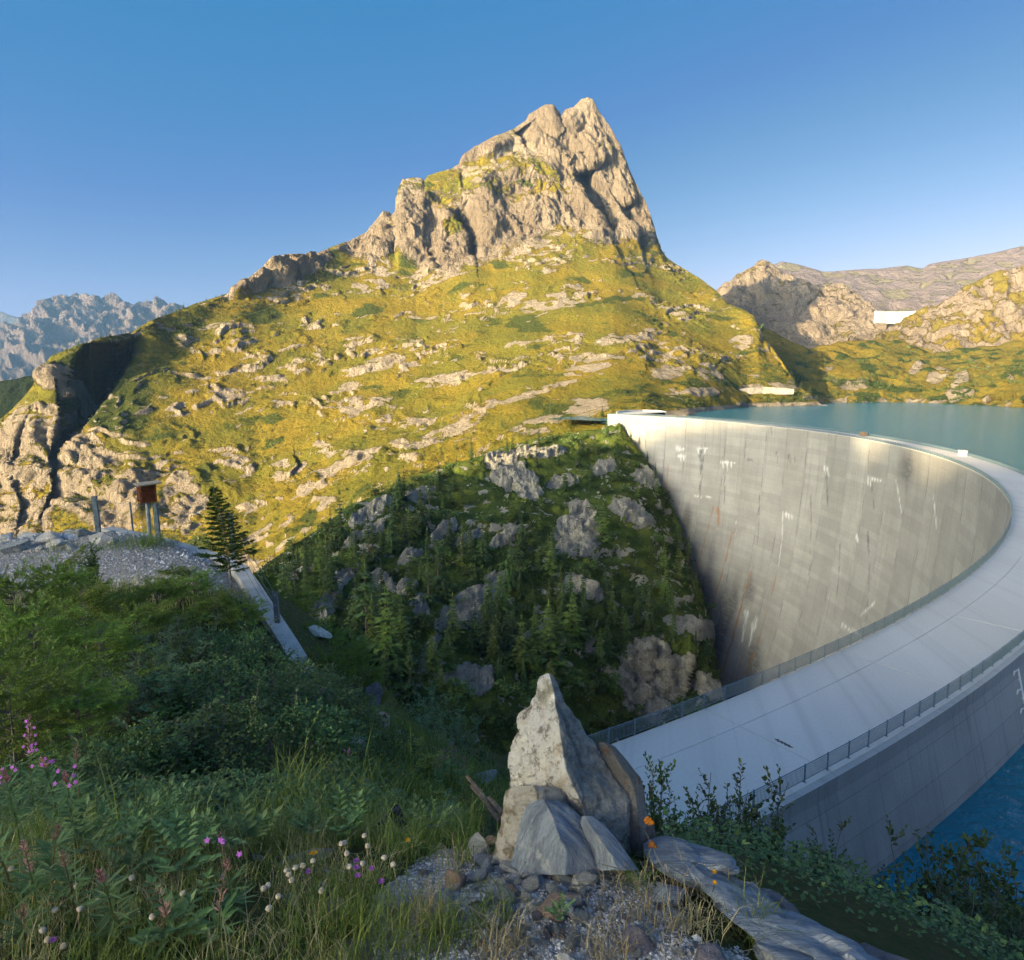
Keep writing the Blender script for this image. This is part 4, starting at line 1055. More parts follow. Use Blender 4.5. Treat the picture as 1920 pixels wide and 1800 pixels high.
NAMED = [(748, 958, 19, 'spruce'), (758, 952, 17, 'spruce'), (640, 1020, 20, 'spruce'), (622, 1035, 16, 'spruce'), (805, 985, 19, 'spruce'), (790, 1000, 22, 'spruce'), (735, 1040, 20, 'spruce'), (905, 895, 11, 'larch'), (950, 858, 10, 'spruce'), (960, 848, 9, 'spruce'), (985, 840, 9, 'larch'),
    (620, 1120, 15, 'spruce'), (600, 1080, 14, 'larch'), (690, 1235, 28, 'spruce'), (700, 1245, 20, 'larch'), (725, 1275, 26, 'larch'), (670, 1200, 20, 'spruce'), (755, 1260, 22, 'larch'), (1208, 1195, 24, 'spruce'), (1205, 1150, 18, 'spruce'), (1190, 1180, 14, 'spruce'), (1240, 1080, 14, 'larch'), (1265, 1095, 18, 'larch'), (1285, 1085, 20, 'spruce'),
    (1290, 1050, 10, 'spruce'), (1245, 965, 11, 'spruce'), (1262, 995, 9, 'spruce'), (1225, 900, 9, 'spruce'), (1212, 875, 8, 'spruce'), (1180, 835, 8, 'spruce'), (1030, 1090, 17, 'larch'), (955, 1110, 20, 'spruce'), (970, 1095, 16, 'spruce'), (1115, 990, 13, 'spruce'), (865, 1070, 18, 'larch'), (880, 1050, 14, 'larch'), (800, 1150, 16, 'spruce'),
    (890, 1210, 14, 'spruce'), (910, 1230, 20, 'spruce'), (930, 1250, 22, 'spruce'), (948, 1235, 18, 'spruce'), (975, 1270, 20, 'larch'), (1020, 1255, 22, 'larch'), (1035, 1240, 18, 'spruce'), (1075, 1215, 21, 'larch'), (1095, 1200, 18, 'spruce'), (1120, 1250, 14, 'larch'), (1160, 1185, 10, 'larch'), (1085, 1060, 12, 'spruce'), (1010, 1000, 10, 'larch'),
    (1145, 1120, 12, 'spruce'), (1130, 1150, 12, 'spruce'), (1300, 1130, 14, 'larch'), (1255, 1150, 12, 'spruce'), (700, 1070, 17, 'spruce'), (660, 1080, 15, 'larch'), (560, 1075, 12, 'spruce'), (840, 1260, 13, 'larch'), (810, 1280, 15, 'larch'), (540, 1120, 15, 'larch'), (575, 1150, 14, 'larch'), (520, 1090, 10, 'spruce')]
for q in NAMED: knoll_conifer(*q)
tries = 0
while len(done) < 176 and tries < 9000:
    tries += 1
    u = random.uniform(500, 1320); v = random.uniform(815, 1330)
    p, k, c = grid_pick(KNOLL_U, KNOLL_V, KNOLL_P, u, v)
    if abs(KNOLL_V[k, c] - v) > 8 or k > KNOLL_U.shape[0] - 6 or k < 30 or KNOLL_ROCK[k, c] > .35 or noise(np.array([u / 60, v / 60, .5])) < -.15: continue
    if min((a - u) ** 2 + (b - v) ** 2 for a, b in done) < 13 ** 2: continue
    knoll_conifer(u, v, random.uniform(6, 15) if v < 1000 else random.uniform(7, 19), random.choice(('spruce', 'spruce', 'larch')))
nb_ = 0; tries = 0
BD = []
while nb_ < 290 and tries < 9000:
    tries += 1
    u = random.uniform(440, 1350); v = random.uniform(815, 1390)
    p, k, c = grid_pick(KNOLL_U, KNOLL_V, KNOLL_P, u, v)
    if abs(KNOLL_V[k, c] - v) > 8 or k > KNOLL_U.shape[0] - 3 or KNOLL_ROCK[k, c] > .45: continue
    if BD and min((a - u) ** 2 + (b - v) ** 2 for a, b in BD) < 10 ** 2: continue
    s_ = random.uniform(2.0, 4.6) * (1.1 if v > 1150 else .85)
    plant('alder_shrub', random.choice(BUSHES), ('leaves', 'stem'), p, (s_ * 1.25, s_ * 1.25, s_), ('large ' if s_ > 3.6 else 'small ' if s_ < 2.7 else '') + 'rounded green shrub ' + knoll_zone(u, v, k), 'shrub', 'shrubs on the shaded knoll')
    BD.append((u, v)); nb_ += 1

# trees on the sunlit mountain: along the left skyline, on the lower slope by the knoll, on the right spur above the lake
def hill_tree(u, v, h, kind, lab, group='trees on the sunlit mountain'):
    p, k, c = grid_pick(HILL_U, HILL_V, HILL_P, u, v); far_tree(p, h, kind, lab, group)
for u, v, h in ((343, 582, 10), (336, 586, 8), (330, 589, 7), (322, 591, 8), (404, 561, 8), (386, 568, 7), (352, 579, 6), (310, 594, 6), (206, 631, 11), (199, 633, 7), (190, 636, 8), (234, 626, 7), (148, 650, 8), (245, 627, 6), (296, 598, 6), (438, 548, 8), (124, 660, 7), (515, 502, 7), (415, 556, 6), (170, 642, 5)):
    hill_tree(u, v, h, 'spruce', 'tiny conifer on the left skyline of the sunlit mountain')
n_ = 0
while n_ < 52:
    u = random.uniform(640, 1165); v = np.interp(u, [640, 750, 900, 1000, 1165], [985, 900, 842, 815, 790]) - abs(random.gauss(0, 22)) + 6
    p, k, c = grid_pick(HILL_U, HILL_V, HILL_P, u, v)
    if HILL_ROCK[k, c] > .6: continue
    hill_tree(u, v, random.uniform(5, 11), random.choice(('larch', 'larch', 'spruce')), 'small sunlit larch on the slope just above the shaded knoll'); n_ += 1
n_ = 0
while n_ < 46:
    u = random.uniform(1250, 1528); lo = np.interp(u, [1250, 1300, 1345, 1423, 1533], [560, 575, 580, 628, 758]); v = random.uniform(lo, 757)
    if v > 757 or (u < 1340 and v > 700 and random.random() < .6): continue
    hill_tree(u, v, random.uniform(5, 10) * (1.3 if u > 1440 else 1), random.choice(('spruce', 'larch')), 'small tree on the sunlit spur above the lake shore'); n_ += 1

# dwarf shrubs scattered over the slopes: too many to count, one mesh for each hill
def shrub_mass(name, U, V, P, ROCKM, n, size, umin, umax, seed, cond=None):
    r = np.random.default_rng(seed); T = []
    nr, nc = U.shape
    dens = fbm(P / np.array([60, 60, 40]) + 21, 4)
    got = 0
    while got < n:
        k, c = r.integers(8, nr - 6), r.integers(0, nc)
        if not (umin < U[k, c] < umax) or ROCKM[k, c] > .5 or dens[k, c] + r.normal() * .12 < .08: continue
        if cond is not None and not cond(U[k, c], V[k, c]): continue
        p = P[k, c]; s = size * r.lognormal(0, .35)
        m = 12
        d = r.normal(size=(m, 1, 3)) * (.55, .55, .35); d[..., 2] = np.abs(d[..., 2])
        T.append(p + s * (d + r.normal(size=(m, 3, 3)) * .30)); got += 1
    o = link(name, tri_mesh(name, np.concatenate(T), [M_DWARF if name != 'knoll_heath' else M_BUSH])); tag(o, kind='stuff')
M_DWARF = leaf_mat('dwarf_shrub_leaves', (0.045, 0.068, 0.014), (0.10, 0.115, 0.024), rand=.3, scale=.4)
shrub_mass('dwarf_shrubs', HILL_U, HILL_V, HILL_P, HILL_ROCK, 9500, 1.35, -60, 1530, 5)
shrub_mass('lakeside_shrubs', SHORE_U, SHORE_V, SHORE_P, np.zeros(SHORE_U.shape), 1800, 2.6, 1400, 1990, 6, lambda u, v: v > 640)
shrub_mass('knoll_heath', KNOLL_U, KNOLL_V, KNOLL_P, KNOLL_ROCK, 8000, 1.0, 400, 1370, 8)
# ------------------------------------------------------------------ rocks and built things on the near hillside
def on_ground(u, v, s=None, lift=0.0):
    """The point of the hillside seen in direction (u, v): the first crossing of the line of sight (nearest to depth s if given)."""
    ss = np.geomspace(1.2, 60, 900)
    p = at(u, v, ss)
    g = p[:, 2] - ground_z(p[:, 0], p[:, 1])
    k = np.where((g[:-1] > 0) & (g[1:] <= 0))[0]
    if len(k):
        k = k[0] if s is None else k[np.argmin(np.abs(ss[k] - s))]
        q = ss[k] + (ss[k + 1] - ss[k]) * g[k] / (g[k] - g[k + 1])
        r = at(u, v, q)
    else:
        q = s or 5.0
        r = at(u, v, q); r[2] = ground_z(r[0], r[1])
    r = r.copy(); r[2] += lift
    return r, q
def rock_mat(name, c1, c2, c3, scale=6.0, spots=None, spot_amt=0.5, stripe=None, rough=.9, bump=.02, rand=.12):
    m, nt, b = new_mat(name); nb = NB(nt); c = nb.coord()
    src = nb.mapping(c, stripe[0], stripe[1]) if stripe else c
    f = nb.noise(src, scale, 7, .68, .3)
    col = nb.mix(nb.ramp(f, .36, .64), c1, c2)
    g = nb.noise(src, scale * 4.3, 7, .75)
    col = nb.mix(nb.ramp(g, .5, .72, 0, .85), col, c3)
    if spots:
        s_ = nb.noise(c, scale * 2.1, 5, .6)
        col = nb.mix(nb.ramp(s_, .62 - .22 * spot_amt, .70 - .12 * spot_amt, 0, .9), col, spots)
    oi = nb.n('ShaderNodeObjectInfo'); hs = nb.n('ShaderNodeHueSaturation'); nb.set(hs.inputs['Color'], col)
    nb.set(hs.inputs['Value'], nb.ramp(oi.outputs['Random'], 0, 1, 1 - rand, 1 + rand))
    nb.set(b.inputs['Base Color'], hs.outputs[0]); b.inputs['Roughness'].default_value = rough; b.inputs['Specular IOR Level'].default_value = .25
    nb.set(b.inputs['Normal'], nb.bump(nb.math('ADD', g, nb.math('MULTIPLY', f, .7)), bump * 2))
    return m
R_GREY = rock_mat('grey_schist', (0.270, 0.270, 0.270), (0.419, 0.419, 0.405), (0.176, 0.176, 0.176), 5, (0.499, 0.513, 0.446), .4)
R_BLUE = rock_mat('blue_grey_schist', (0.270, 0.317, 0.392), (0.486, 0.553, 0.648), (0.176, 0.196, 0.230), 5, (0.634, 0.648, 0.648), .3, ((1, 6, 1), (.3, .5, .9)))
R_RUST = rock_mat('rusty_schist', (0.324, 0.209, 0.142), (0.459, 0.351, 0.270), (0.216, 0.135, 0.108), 7, (0.405, 0.378, 0.351), .5)
R_BLACK = rock_mat('black_lichen_rock', (0.030, 0.030, 0.032), (0.07, 0.07, 0.072), (0.17, 0.17, 0.18), 9, (0.26, 0.26, 0.27), .45)
R_PALE = rock_mat('pale_stone', (0.459, 0.432, 0.392), (0.621, 0.594, 0.553), (0.297, 0.270, 0.243), 6, (0.405, 0.405, 0.338), .4)
R_PURP = rock_mat('dark_purple_schist', (0.169, 0.155, 0.176), (0.284, 0.257, 0.284), (0.108, 0.101, 0.108), 6, (0.365, 0.351, 0.365), .3)
R_LICH = rock_mat('lichen_rock', (0.297, 0.304, 0.290), (0.486, 0.499, 0.459), (0.135, 0.135, 0.135), 8, (0.135, 0.149, 0.101), .4)

_ico = None
def ico():
    global _ico
    if _ico is None:
        out = []
        for sub in (1, 2, 3, 4, 5):
            bm = bmesh.new(); bmesh.ops.create_icosphere(bm, subdivisions=sub, radius=1)
            out.append((np.array([v.co[:] for v in bm.verts]), np.array([[v.index for v in f.verts] for f in bm.faces])))
            bm.free()
        _ico = out
    return _ico
def rock_mesh(seed, dims, m, sub=3, cuts=15, rough=.05, flat=True):
    """A broken stone: a ball trimmed by planes, with finer relief."""
    r = np.random.default_rng(seed)
    v, f = ico()[sub - 1]; v = v.copy()
    for k in range(cuts):
        n = r.normal(size=3); n /= np.linalg.norm(n); d = r.uniform(.36, .68)
        h = v @ n
        v = v - np.where(h > d, (h - d) * .96, 0)[:, None] * n
    v = v * np.array(dims)
    s = max(dims)
    v += (v / (np.linalg.norm(v, axis=1)[:, None] + 1e-6)) * (rough * s * fbm(v / s * 3 + seed, 5, .65))[:, None]
    return mesh_of('stone', v, f, [m], not flat)
def stone(u, v, w, h, m, lab, s=None, seed=None, group=None, sub=3, sink=.3, name='stone', rz=None, depth=.8, tilt=0.0, cat='stone'):
    p, d = on_ground(u, v + h * .35, s)
    W = w / FPX * d / 2; H = h / FPX * d / 2
    me = rock_mesh(seed if seed is not None else random.randrange(9999), (W * 1.12, W * depth, H * 1.25), m, sub)
    o = link(name, me); o.location = (p[0], p[1], p[2] + H * (1 - 2 * sink) * .6)
    o.rotation_euler = (random.uniform(-.15, .15), tilt, rz if rz is not None else random.uniform(-.4, .4))
    return tag(o, lab, cat, group)

# ---- the standing rock
def rock_loft(rows, s0, thick, seed, relief, m, name, parent, nrow=70, nring=72, back=.9, smooth_cracks=True):
    """A rock from rows (v, left, arris, right[, depth shift]): two faces meeting at the arris in front, a rounded back."""
    rows = np.array(rows, float)
    vs = np.linspace(rows[0, 0], rows[-1, 0], nrow)
    xl, xa, xr = (np.interp(vs, rows[:, 0], rows[:, k]) for k in (1, 2, 3))
    ds = np.interp(vs, rows[:, 0], rows[:, 4]) if rows.shape[1] > 4 else np.zeros(nrow)
    nf = nring * 2 // 3; nbk = nring - nf
    V = []; side = []
    for i in range(nrow):
        wdt = (xr[i] - xl[i]) / FPX * s0
        T = min(thick, wdt * .75)
        for j in range(nf):
            t = j / (nf - 1); x = xl[i] + (xr[i] - xl[i]) * t
            ta = (xa[i] - xl[i]) / max(xr[i] - xl[i], 1e-3)
            h = t / max(ta, .02) if t < ta else (1 - t) / max(1 - ta, .02)
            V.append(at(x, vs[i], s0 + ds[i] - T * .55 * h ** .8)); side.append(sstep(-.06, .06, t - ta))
        for j in range(nbk):
            t = 1 - (j + 1) / (nbk + 1); x = xl[i] + (xr[i] - xl[i]) * t
            V.append(at(x, vs[i], s0 + ds[i] + back * T * math.sqrt(max(0, 1 - (2 * t - 1) ** 2)))); side.append(1.0)
    V = np.array(V).reshape(nrow, nring, 3)
    c = V.mean(1, keepdims=True)
    n = V - c; n /= np.linalg.norm(n, axis=-1, keepdims=True) + 1e-9
    warp = np.stack([fbm(V * 5 + seed, 3), fbm(V * 5 + seed + 9, 3), fbm(V * 5 + seed + 19, 3)], -1)
    Q = V + .05 * warp
    q = fbm(Q * np.array([4.2, 4.2, 2.6]) + seed, 3); st = np.round(q * 7) / 7                       # broken steps
    d = relief * (1.6 * (0.6 * st + .4 * q) + .5 * fbm(Q * np.array([9, 9, 6]) + seed, 4, .6) - .35 * np.maximum(0, .12 - np.abs(noise(Q * 4.5 + seed + 3))) / .12 + .12 * fbm(V * 45, 3))
    V = V + n * d[..., None] * np.clip(((xr - xl) / FPX * s0) / .26, .25, 1)[:, None, None]
    F = []
    for i in range(nrow - 1):
        for j in range(nring): F.append((i * nring + j, (i + 1) * nring + j, (i + 1) * nring + (j + 1) % nring, i * nring + (j + 1) % nring))
    Vf = np.concatenate([V.reshape(-1, 3), V[0].mean(0)[None], V[-1].mean(0)[None]])
    me = bpy.data.meshes.new(name)
    n0_, n1_ = nrow * nring, nrow * nring + 1
    F += [(n0_, j, (j + 1) % nring) for j in range(nring)] + [(n1_, (nrow - 1) * nring + (j + 1) % nring, (nrow - 1) * nring + j) for j in range(nring)]
    me.from_pydata(Vf.tolist(), [], F); me.materials.append(m)
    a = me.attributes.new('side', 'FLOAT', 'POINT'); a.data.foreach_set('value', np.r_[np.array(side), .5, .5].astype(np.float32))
    me.update()
    return link(name, me, parent)
M_SPIRE, nt, b = new_mat('spire_rock'); nb = NB(nt); c = nb.coord()
f = nb.noise(c, 7, 7, .68, .4); g = nb.noise(c, 26, 7, .75); h = nb.noise(c, 3.6, 4, .6, .5)
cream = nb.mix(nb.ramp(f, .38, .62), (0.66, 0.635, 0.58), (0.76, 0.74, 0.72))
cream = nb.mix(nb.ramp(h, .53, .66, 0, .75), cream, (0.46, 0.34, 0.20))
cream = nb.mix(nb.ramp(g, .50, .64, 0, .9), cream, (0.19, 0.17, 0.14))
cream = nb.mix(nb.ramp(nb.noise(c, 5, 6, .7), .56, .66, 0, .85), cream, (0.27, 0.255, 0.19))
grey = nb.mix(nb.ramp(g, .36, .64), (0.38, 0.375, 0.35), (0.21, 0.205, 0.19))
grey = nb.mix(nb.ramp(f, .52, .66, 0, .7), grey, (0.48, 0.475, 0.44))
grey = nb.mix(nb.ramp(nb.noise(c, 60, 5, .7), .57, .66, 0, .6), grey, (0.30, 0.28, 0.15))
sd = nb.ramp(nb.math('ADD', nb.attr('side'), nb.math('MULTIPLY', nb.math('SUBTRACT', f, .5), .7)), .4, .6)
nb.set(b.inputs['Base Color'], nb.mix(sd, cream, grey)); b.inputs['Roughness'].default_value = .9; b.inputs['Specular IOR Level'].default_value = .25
nb.set(b.inputs['Normal'], nb.bump(nb.math('ADD', g, nb.math('MULTIPLY', f, 1.2)), .035))
sr = thing('standing_rock', 'tall pointed cream and grey rock standing at the edge above the dam', 'rock')
S0 = 2.68
rock_loft([(1263, 1022, 1030, 1036), (1268, 1012, 1032, 1040), (1280, 1004, 1036, 1048), (1302, 1001, 1042, 1058), (1324, 988, 1045, 1073), (1338, 969, 1047, 1085), (1350, 966, 1048, 1095), (1378, 961, 1050, 1106), (1396, 958, 1053, 1120), (1440, 955, 1060, 1140), (1473, 955, 1072, 1160), (1484, 962, 1080, 1172), (1510, 985, 1092, 1190), (1560, 1010, 1105, 1205), (1625, 1030, 1120, 1222)],
          S0, .30, 4, .044, M_SPIRE, 'spire', sr, 150, 132)
rock_loft([(1392, 1122, 1130, 1136, .05), (1398, 1120, 1140, 1152, .05), (1427, 1130, 1158, 1177, .04), (1458, 1148, 1180, 1202, .03), (1484, 1160, 1190, 1209, .02), (1527, 1165, 1195, 1214, .0), (1551, 1170, 1200, 1226, .0), (1625, 1175, 1205, 1232, 0)],
          S0 - .02, .2, 8, .014, rock_mat('lichen_block', (0.19, 0.185, 0.175), (0.27, 0.265, 0.25), (0.11, 0.105, 0.10), 9, (0.20, 0.13, 0.10), .35), 'split_block', sr, 60, 60)
rock_loft([(1474, 962, 1000, 1058), (1482, 950, 1005, 1068), (1498, 946, 1008, 1072), (1518, 945, 1010, 1076), (1550, 940, 1005, 1070), (1620, 925, 1000, 1060)], S0 - .12, .24, 12, .016, rock_mat('cream_block', (0.50, 0.46, 0.39), (0.62, 0.59, 0.53), (0.31, 0.26, 0.20), 8, (0.25, 0.20, 0.13), .5), 'cream_block', sr, 50, 60)
rock_loft([(1500, 1000, 1020, 1045), (1510, 985, 1025, 1066), (1530, 975, 1035, 1088), (1560, 968, 1045, 1120), (1590, 962, 1060, 1150), (1622, 955, 1060, 1168), (1640, 955, 1060, 1170)], S0 - .2, .26, 21, .013, R_BLUE, 'blue_slab', sr, 60, 72)
rock_loft([(1530, 1090, 1098, 1112), (1545, 1088, 1104, 1132), (1575, 1100, 1126, 1158), (1605, 1112, 1148, 1178), (1632, 1120, 1160, 1196)], S0 - .26, .16, 31, .010, R_BLUE, 'blue_slab', sr, 46, 50)
M_ORANGE = plain('orange_lichen', (0.52, 0.17, 0.02), .95, .3, 60)
m_ = MB()
lich = np.random.default_rng(5)
for cu, cv, rr in ((1214, 1538, 5), (1224, 1590, 6), (1222, 1582, 4), (1219, 1541, 3.5)):
    for k in range(16):
        a = lich.uniform(0, 6.28); q = lich.uniform(0, rr)
        p = at(cu + q * math.cos(a), cv + q * math.sin(a), S0 - .13); m_.box(p, tuple(lich.uniform(.006, .014, 3)), Matrix.Rotation(a, 3, 'Y'))
m_.build('orange_lichen', M_ORANGE, sr)

# ---- the long foliated slab falling away to the right
sl = thing('slab_ridge', 'long layered blue grey slab running down to the lower right above the bushes', 'rock')
spine = [(1240, 1582, 2.61), (1300, 1592, 2.52), (1360, 1640, 2.41), (1420, 1692, 2.30), (1490, 1735, 2.19), (1560, 1775, 2.09), (1650, 1830, 1.95)]
def slab_piece(i, L, W, T, side, lift, seed, m, yaw=0.0, roll=0.0):
    """One angular plate of the ridge, lying along it."""
    c0 = np.array([at(*q) for q in spine]); t = np.arange(len(spine))
    c = np.array([np.interp(i, t, c0[:, k]) for k in range(3)]); e = np.array([np.interp(min(i + .4, 6), t, c0[:, k]) for k in range(3)]) - np.array([np.interp(max(i - .4, 0), t, c0[:, k]) for k in range(3)])
    e /= np.linalg.norm(e); sd = np.cross(e, [0, 0, 1.0]); sd /= np.linalg.norm(sd); up = np.cross(sd, e)
    r = np.random.default_rng(seed)
    v, f = ico()[4]; v = v.copy()
    v = np.sign(v) * np.abs(v) ** .62                                    # towards a block
    for k in range(9):
        n = r.normal(size=3) * np.array([1, 1, .5]); n /= np.linalg.norm(n); d = r.uniform(.62, .95); h = v @ n
        v = v - np.where(h > d, (h - d) * .97, 0)[:, None] * n
    v = v * np.array([L / 2, W / 2, T / 2])
    lay = np.round((v[:, 2] + .25 * v[:, 1] + .012 * fbm(v * 9 + seed, 3)) / .017)
    off = noise(np.stack([lay * 3.3, v[:, 0] * 5, v[:, 1] * 0 + seed], -1))
    v = v + (.026 * off)[:, None] * unit_rows(v * np.array([.3, 1, 1])) + (.006 * fbm(v * 16 + seed, 5, .65))[:, None] * unit_rows(v) * 2
    a, bq = math.cos(yaw), math.sin(yaw); e2 = e * a + sd * bq; s2 = -e * bq + sd * a
    cr, srr = math.cos(roll), math.sin(roll); s3 = s2 * cr + up * srr; u3 = -s2 * srr + up * cr
    V = c + sd * side + up * lift + v[:, :1] * e2 + v[:, 1:2] * s3 + v[:, 2:] * u3
    link('slab', mesh_of('slab', V, f, [m], False), sl)
def unit_rows(a): return a / (np.linalg.norm(a, axis=1, keepdims=True) + 1e-9)
for q in ((.7, .42, .18, .11, -.01, .0, 1, R_BLUE, .08, .2), (1.3, .46, .20, .10, .02, .0, 2, R_BLUE, -.06, .25), (1.35, .40, .16, .10, .10, -.07, 3, R_PURP, .1, .3), (2.1, .50, .20, .10, .0, .0, 4, R_BLUE, .05, .3), (2.3, .44, .18, .12, .12, -.08, 5, R_GREY, -.05, .3), (2.9, .42, .20, .11, -.02, .0, 6, R_BLUE, .0, .25),
          (3.5, .46, .22, .12, .02, -.01, 7, R_BLUE, .07, .25), (3.7, .40, .20, .12, .15, -.10, 8, R_PURP, .0, .35), (4.3, .48, .26, .13, -.02, -.01, 9, R_BLUE, -.04, .2), (4.9, .44, .28, .14, .02, -.02, 10, R_BLUE, .06, .25), (4.8, .36, .20, .12, .17, -.12, 11, R_GREY, .1, .4), (5.5, .46, .32, .15, .0, -.04, 12, R_BLUE, .0, .2), (5.3, .4, .24, .12, -.16, -.10, 13, R_PURP, .0, .1), (3.1, .34, .14, .10, -.12, -.08, 14, R_PURP, .1, .1)):
    slab_piece(q[0], q[1] * .85, q[2] * 1.25, q[3] * .62, q[4] * 1.1, q[5] - .045, *q[6:-2], q[-2] * 1.6, q[-1] * 1.3)

# ---- single rocks one can point at
for u, v, w, h, m, s, lab, kw in (
    (735, 1535, 100, 96, R_BLACK, 5.2, 'black lichen covered rock left of the standing rock', {}),
    (742, 1493, 38, 26, R_PALE, 5.3, 'pale grey stone lying on top of the black lichen rock', dict(sink=-.5)),
    (700, 1478, 60, 70, R_LICH, 7.6, 'lichen speckled rock just behind the black lichen rock', {}),
    (575, 1598, 170, 44, R_GREY, 3.5, 'long low grey rock half hidden in the meadow left', dict(depth=.3, rz=.35)),
    (484, 1604, 34, 24, R_BLUE, 3.6, 'small bluish stone beside the long low grey rock', {}),
    (640, 1702, 68, 44, R_PURP, None, 'purple grey stone with a dark hollow among the grass', {}),
    (742, 1688, 62, 36, R_GREY, None, 'flat grey stone at the grass edge beside a beige one', {}),
    (786, 1688, 46, 34, R_PALE, None, 'beige stone at the edge of the gravel', {}),
    (545, 1682, 40, 34, R_BLUE, None, 'small blue grey stone under dry seed heads', {}),
    (606, 1660, 36, 28, R_BLUE, None, 'bluish stone beside purple thistle flowers', {}),
    (655, 1624, 44, 24, R_GREY, None, 'light grey stone below the thistle flowers', {}),
    (604, 1632, 46, 24, R_GREY, None, 'grey stone in the flowery grass', {}),
    (900, 1585, 84, 74, R_GREY, 2.85, 'lichen grey outcrop at the left foot of the standing rock', {}),
    (922, 1572, 44, 30, R_RUST, 2.75, 'rust red stone on the outcrop left of the standing rock', {}),
    (856, 1640, 70, 66, R_RUST, None, 'orange brown rock where gravel meets the grass', {}),
    (834, 1674, 56, 40, R_BLUE, None, 'blue grey stone below the orange brown rock', {}),
    (960, 1622, 58, 30, R_GREY, None, 'tilted grey stone at the foot of the blue slab', {}),
    (1003, 1640, 40, 44, R_BLUE, None, 'upright blue grey stone among the rubble', {}),
    (1092, 1640, 78, 40, R_GREY, None, 'broad grey stone below the layered blue slab', {}),
    (1042, 1682, 92, 44, R_RUST, None, 'pinkish slab in the middle of the gravel', {}),
    (1148, 1618, 60, 28, R_PALE, None, 'pale stone at the right foot of the standing rock', {}),
    (948, 1654, 36, 22, R_GREY, None, 'grey broken stone in the small rubble pile', {}),
    (918, 1660, 34, 24, R_BLUE, None, 'blue stone at the left end of the rubble pile', {}),
    (976, 1664, 34, 24, R_GREY, None, 'flat stone in front of the rubble pile', {}),
    (1262, 1592, 66, 60, R_BLUE, 2.65, 'bluish rock right behind the standing rock', {}),
    (1248, 1660, 74, 80, R_BLUE, None, 'tall tilted blue slab right of the gravel', {}),
    (1186, 1742, 96, 90, R_PURP, None, 'dark blue slab sunk in the gravel at the lower right', dict(sink=.45)),
    (1330, 1775, 110, 84, R_PURP, 2.3, 'dark purple rock at the bottom beside the slab ridge', {}),
    (1062, 1792, 64, 60, R_PALE, None, 'pale pointed stone at the bottom of the gravel', {}),
    (1045, 1750, 34, 16, R_RUST, None, 'flat tan stone in the open gravel', {}),
    (1166, 1756, 14, 20, R_PALE, None, 'small white stone beside the dark blue slab', {}),
    (890, 1690, 20, 26, R_RUST, None, 'small pinkish stone in the left gravel', {}),
    (915, 1745, 44, 24, R_GREY, None, 'grey stone in the left gravel', {}),
    (592, 1180, 70, 22, R_PALE, 20.5, 'pale boulder beyond the concrete wall', {}),
    (70, 1132, 66, 26, R_BLUE, 12, 'bluish boulder sunk in the greenery on the left', {}),
    (575, 1262, 50, 80, R_LICH, 13.6, 'lichen grey rock below the blue fence post', {}),
    (612, 1310, 60, 90, R_LICH, 11.6, 'speckled rock edge half hidden by leaves', {}),
    (698, 1295, 46, 90, R_PURP, 18.5, 'dark rock face below the bright larch scrub', {}),
    (716, 1345, 40, 60, R_RUST, 17, 'brown rock face under the dark one', {}),
    (905, 1452, 60, 40, R_LICH, 11.5, 'rock poking out of the slope left of the standing rock', {}),
    (748, 1370, 22, 20, R_BLUE, 14, 'small blue stone on the yellow green slope', {}),
    (660, 1405, 70, 80, R_LICH, 9.4, 'leaf shaded rock on the ridge above the black one', {})):
    stone(u, v, w, h, m, lab, s, seed=int(u * 7 + v), name='boulder' if w > 70 else 'stone', sub=4 if w > 60 else 3, cat='rock' if w > 70 else 'stone', **kw)
# ---- the row of boulders that closes the platform on the left
for i, (u, v, w, h, m, s, lab) in enumerate((
    (8, 1004, 46, 30, R_PALE, 21, 'large grey boulder at the left end of the boulder row'), (30, 1022, 74, 30, R_LICH, 20, 'flat lichen covered slab leaning in front of the boulder row'), (55, 998, 60, 20, R_PALE, 21.6, 'flat pale boulder at the back of the row'),
    (84, 1006, 56, 32, R_PALE, 20.8, 'pale squarish boulder in the middle of the boulder row'), (108, 1014, 50, 24, R_PALE, 20.5, 'low grey boulder right of the squarish one'), (73, 1027, 18, 16, R_PALE, 19.6, 'small white pointed stone in front of the boulders'),
    (128, 1002, 54, 18, R_BLUE, 21.2, 'bluish flat boulder below the leaning slab'), (152, 995, 66, 24, R_LICH, 21.6, 'lichen grey boulder at the foot of the left fence post'), (188, 1004, 56, 34, R_PALE, 21.0, 'large rounded pale boulder at the right end of the row'),
    (206, 993, 34, 14, R_GREY, 21.8, 'small dark boulder behind the rounded one'), (132, 1024, 36, 14, R_PALE, 20.2, 'flat pale stone in the grass before the row'), (212, 1014, 30, 12, R_GREY, 20.8, 'low stone right of the rounded boulder'))):
    stone(u, v, w, h, m, lab, s, seed=40 + i, group='boulders closing the platform', name='boulder', cat='rock', sub=4)
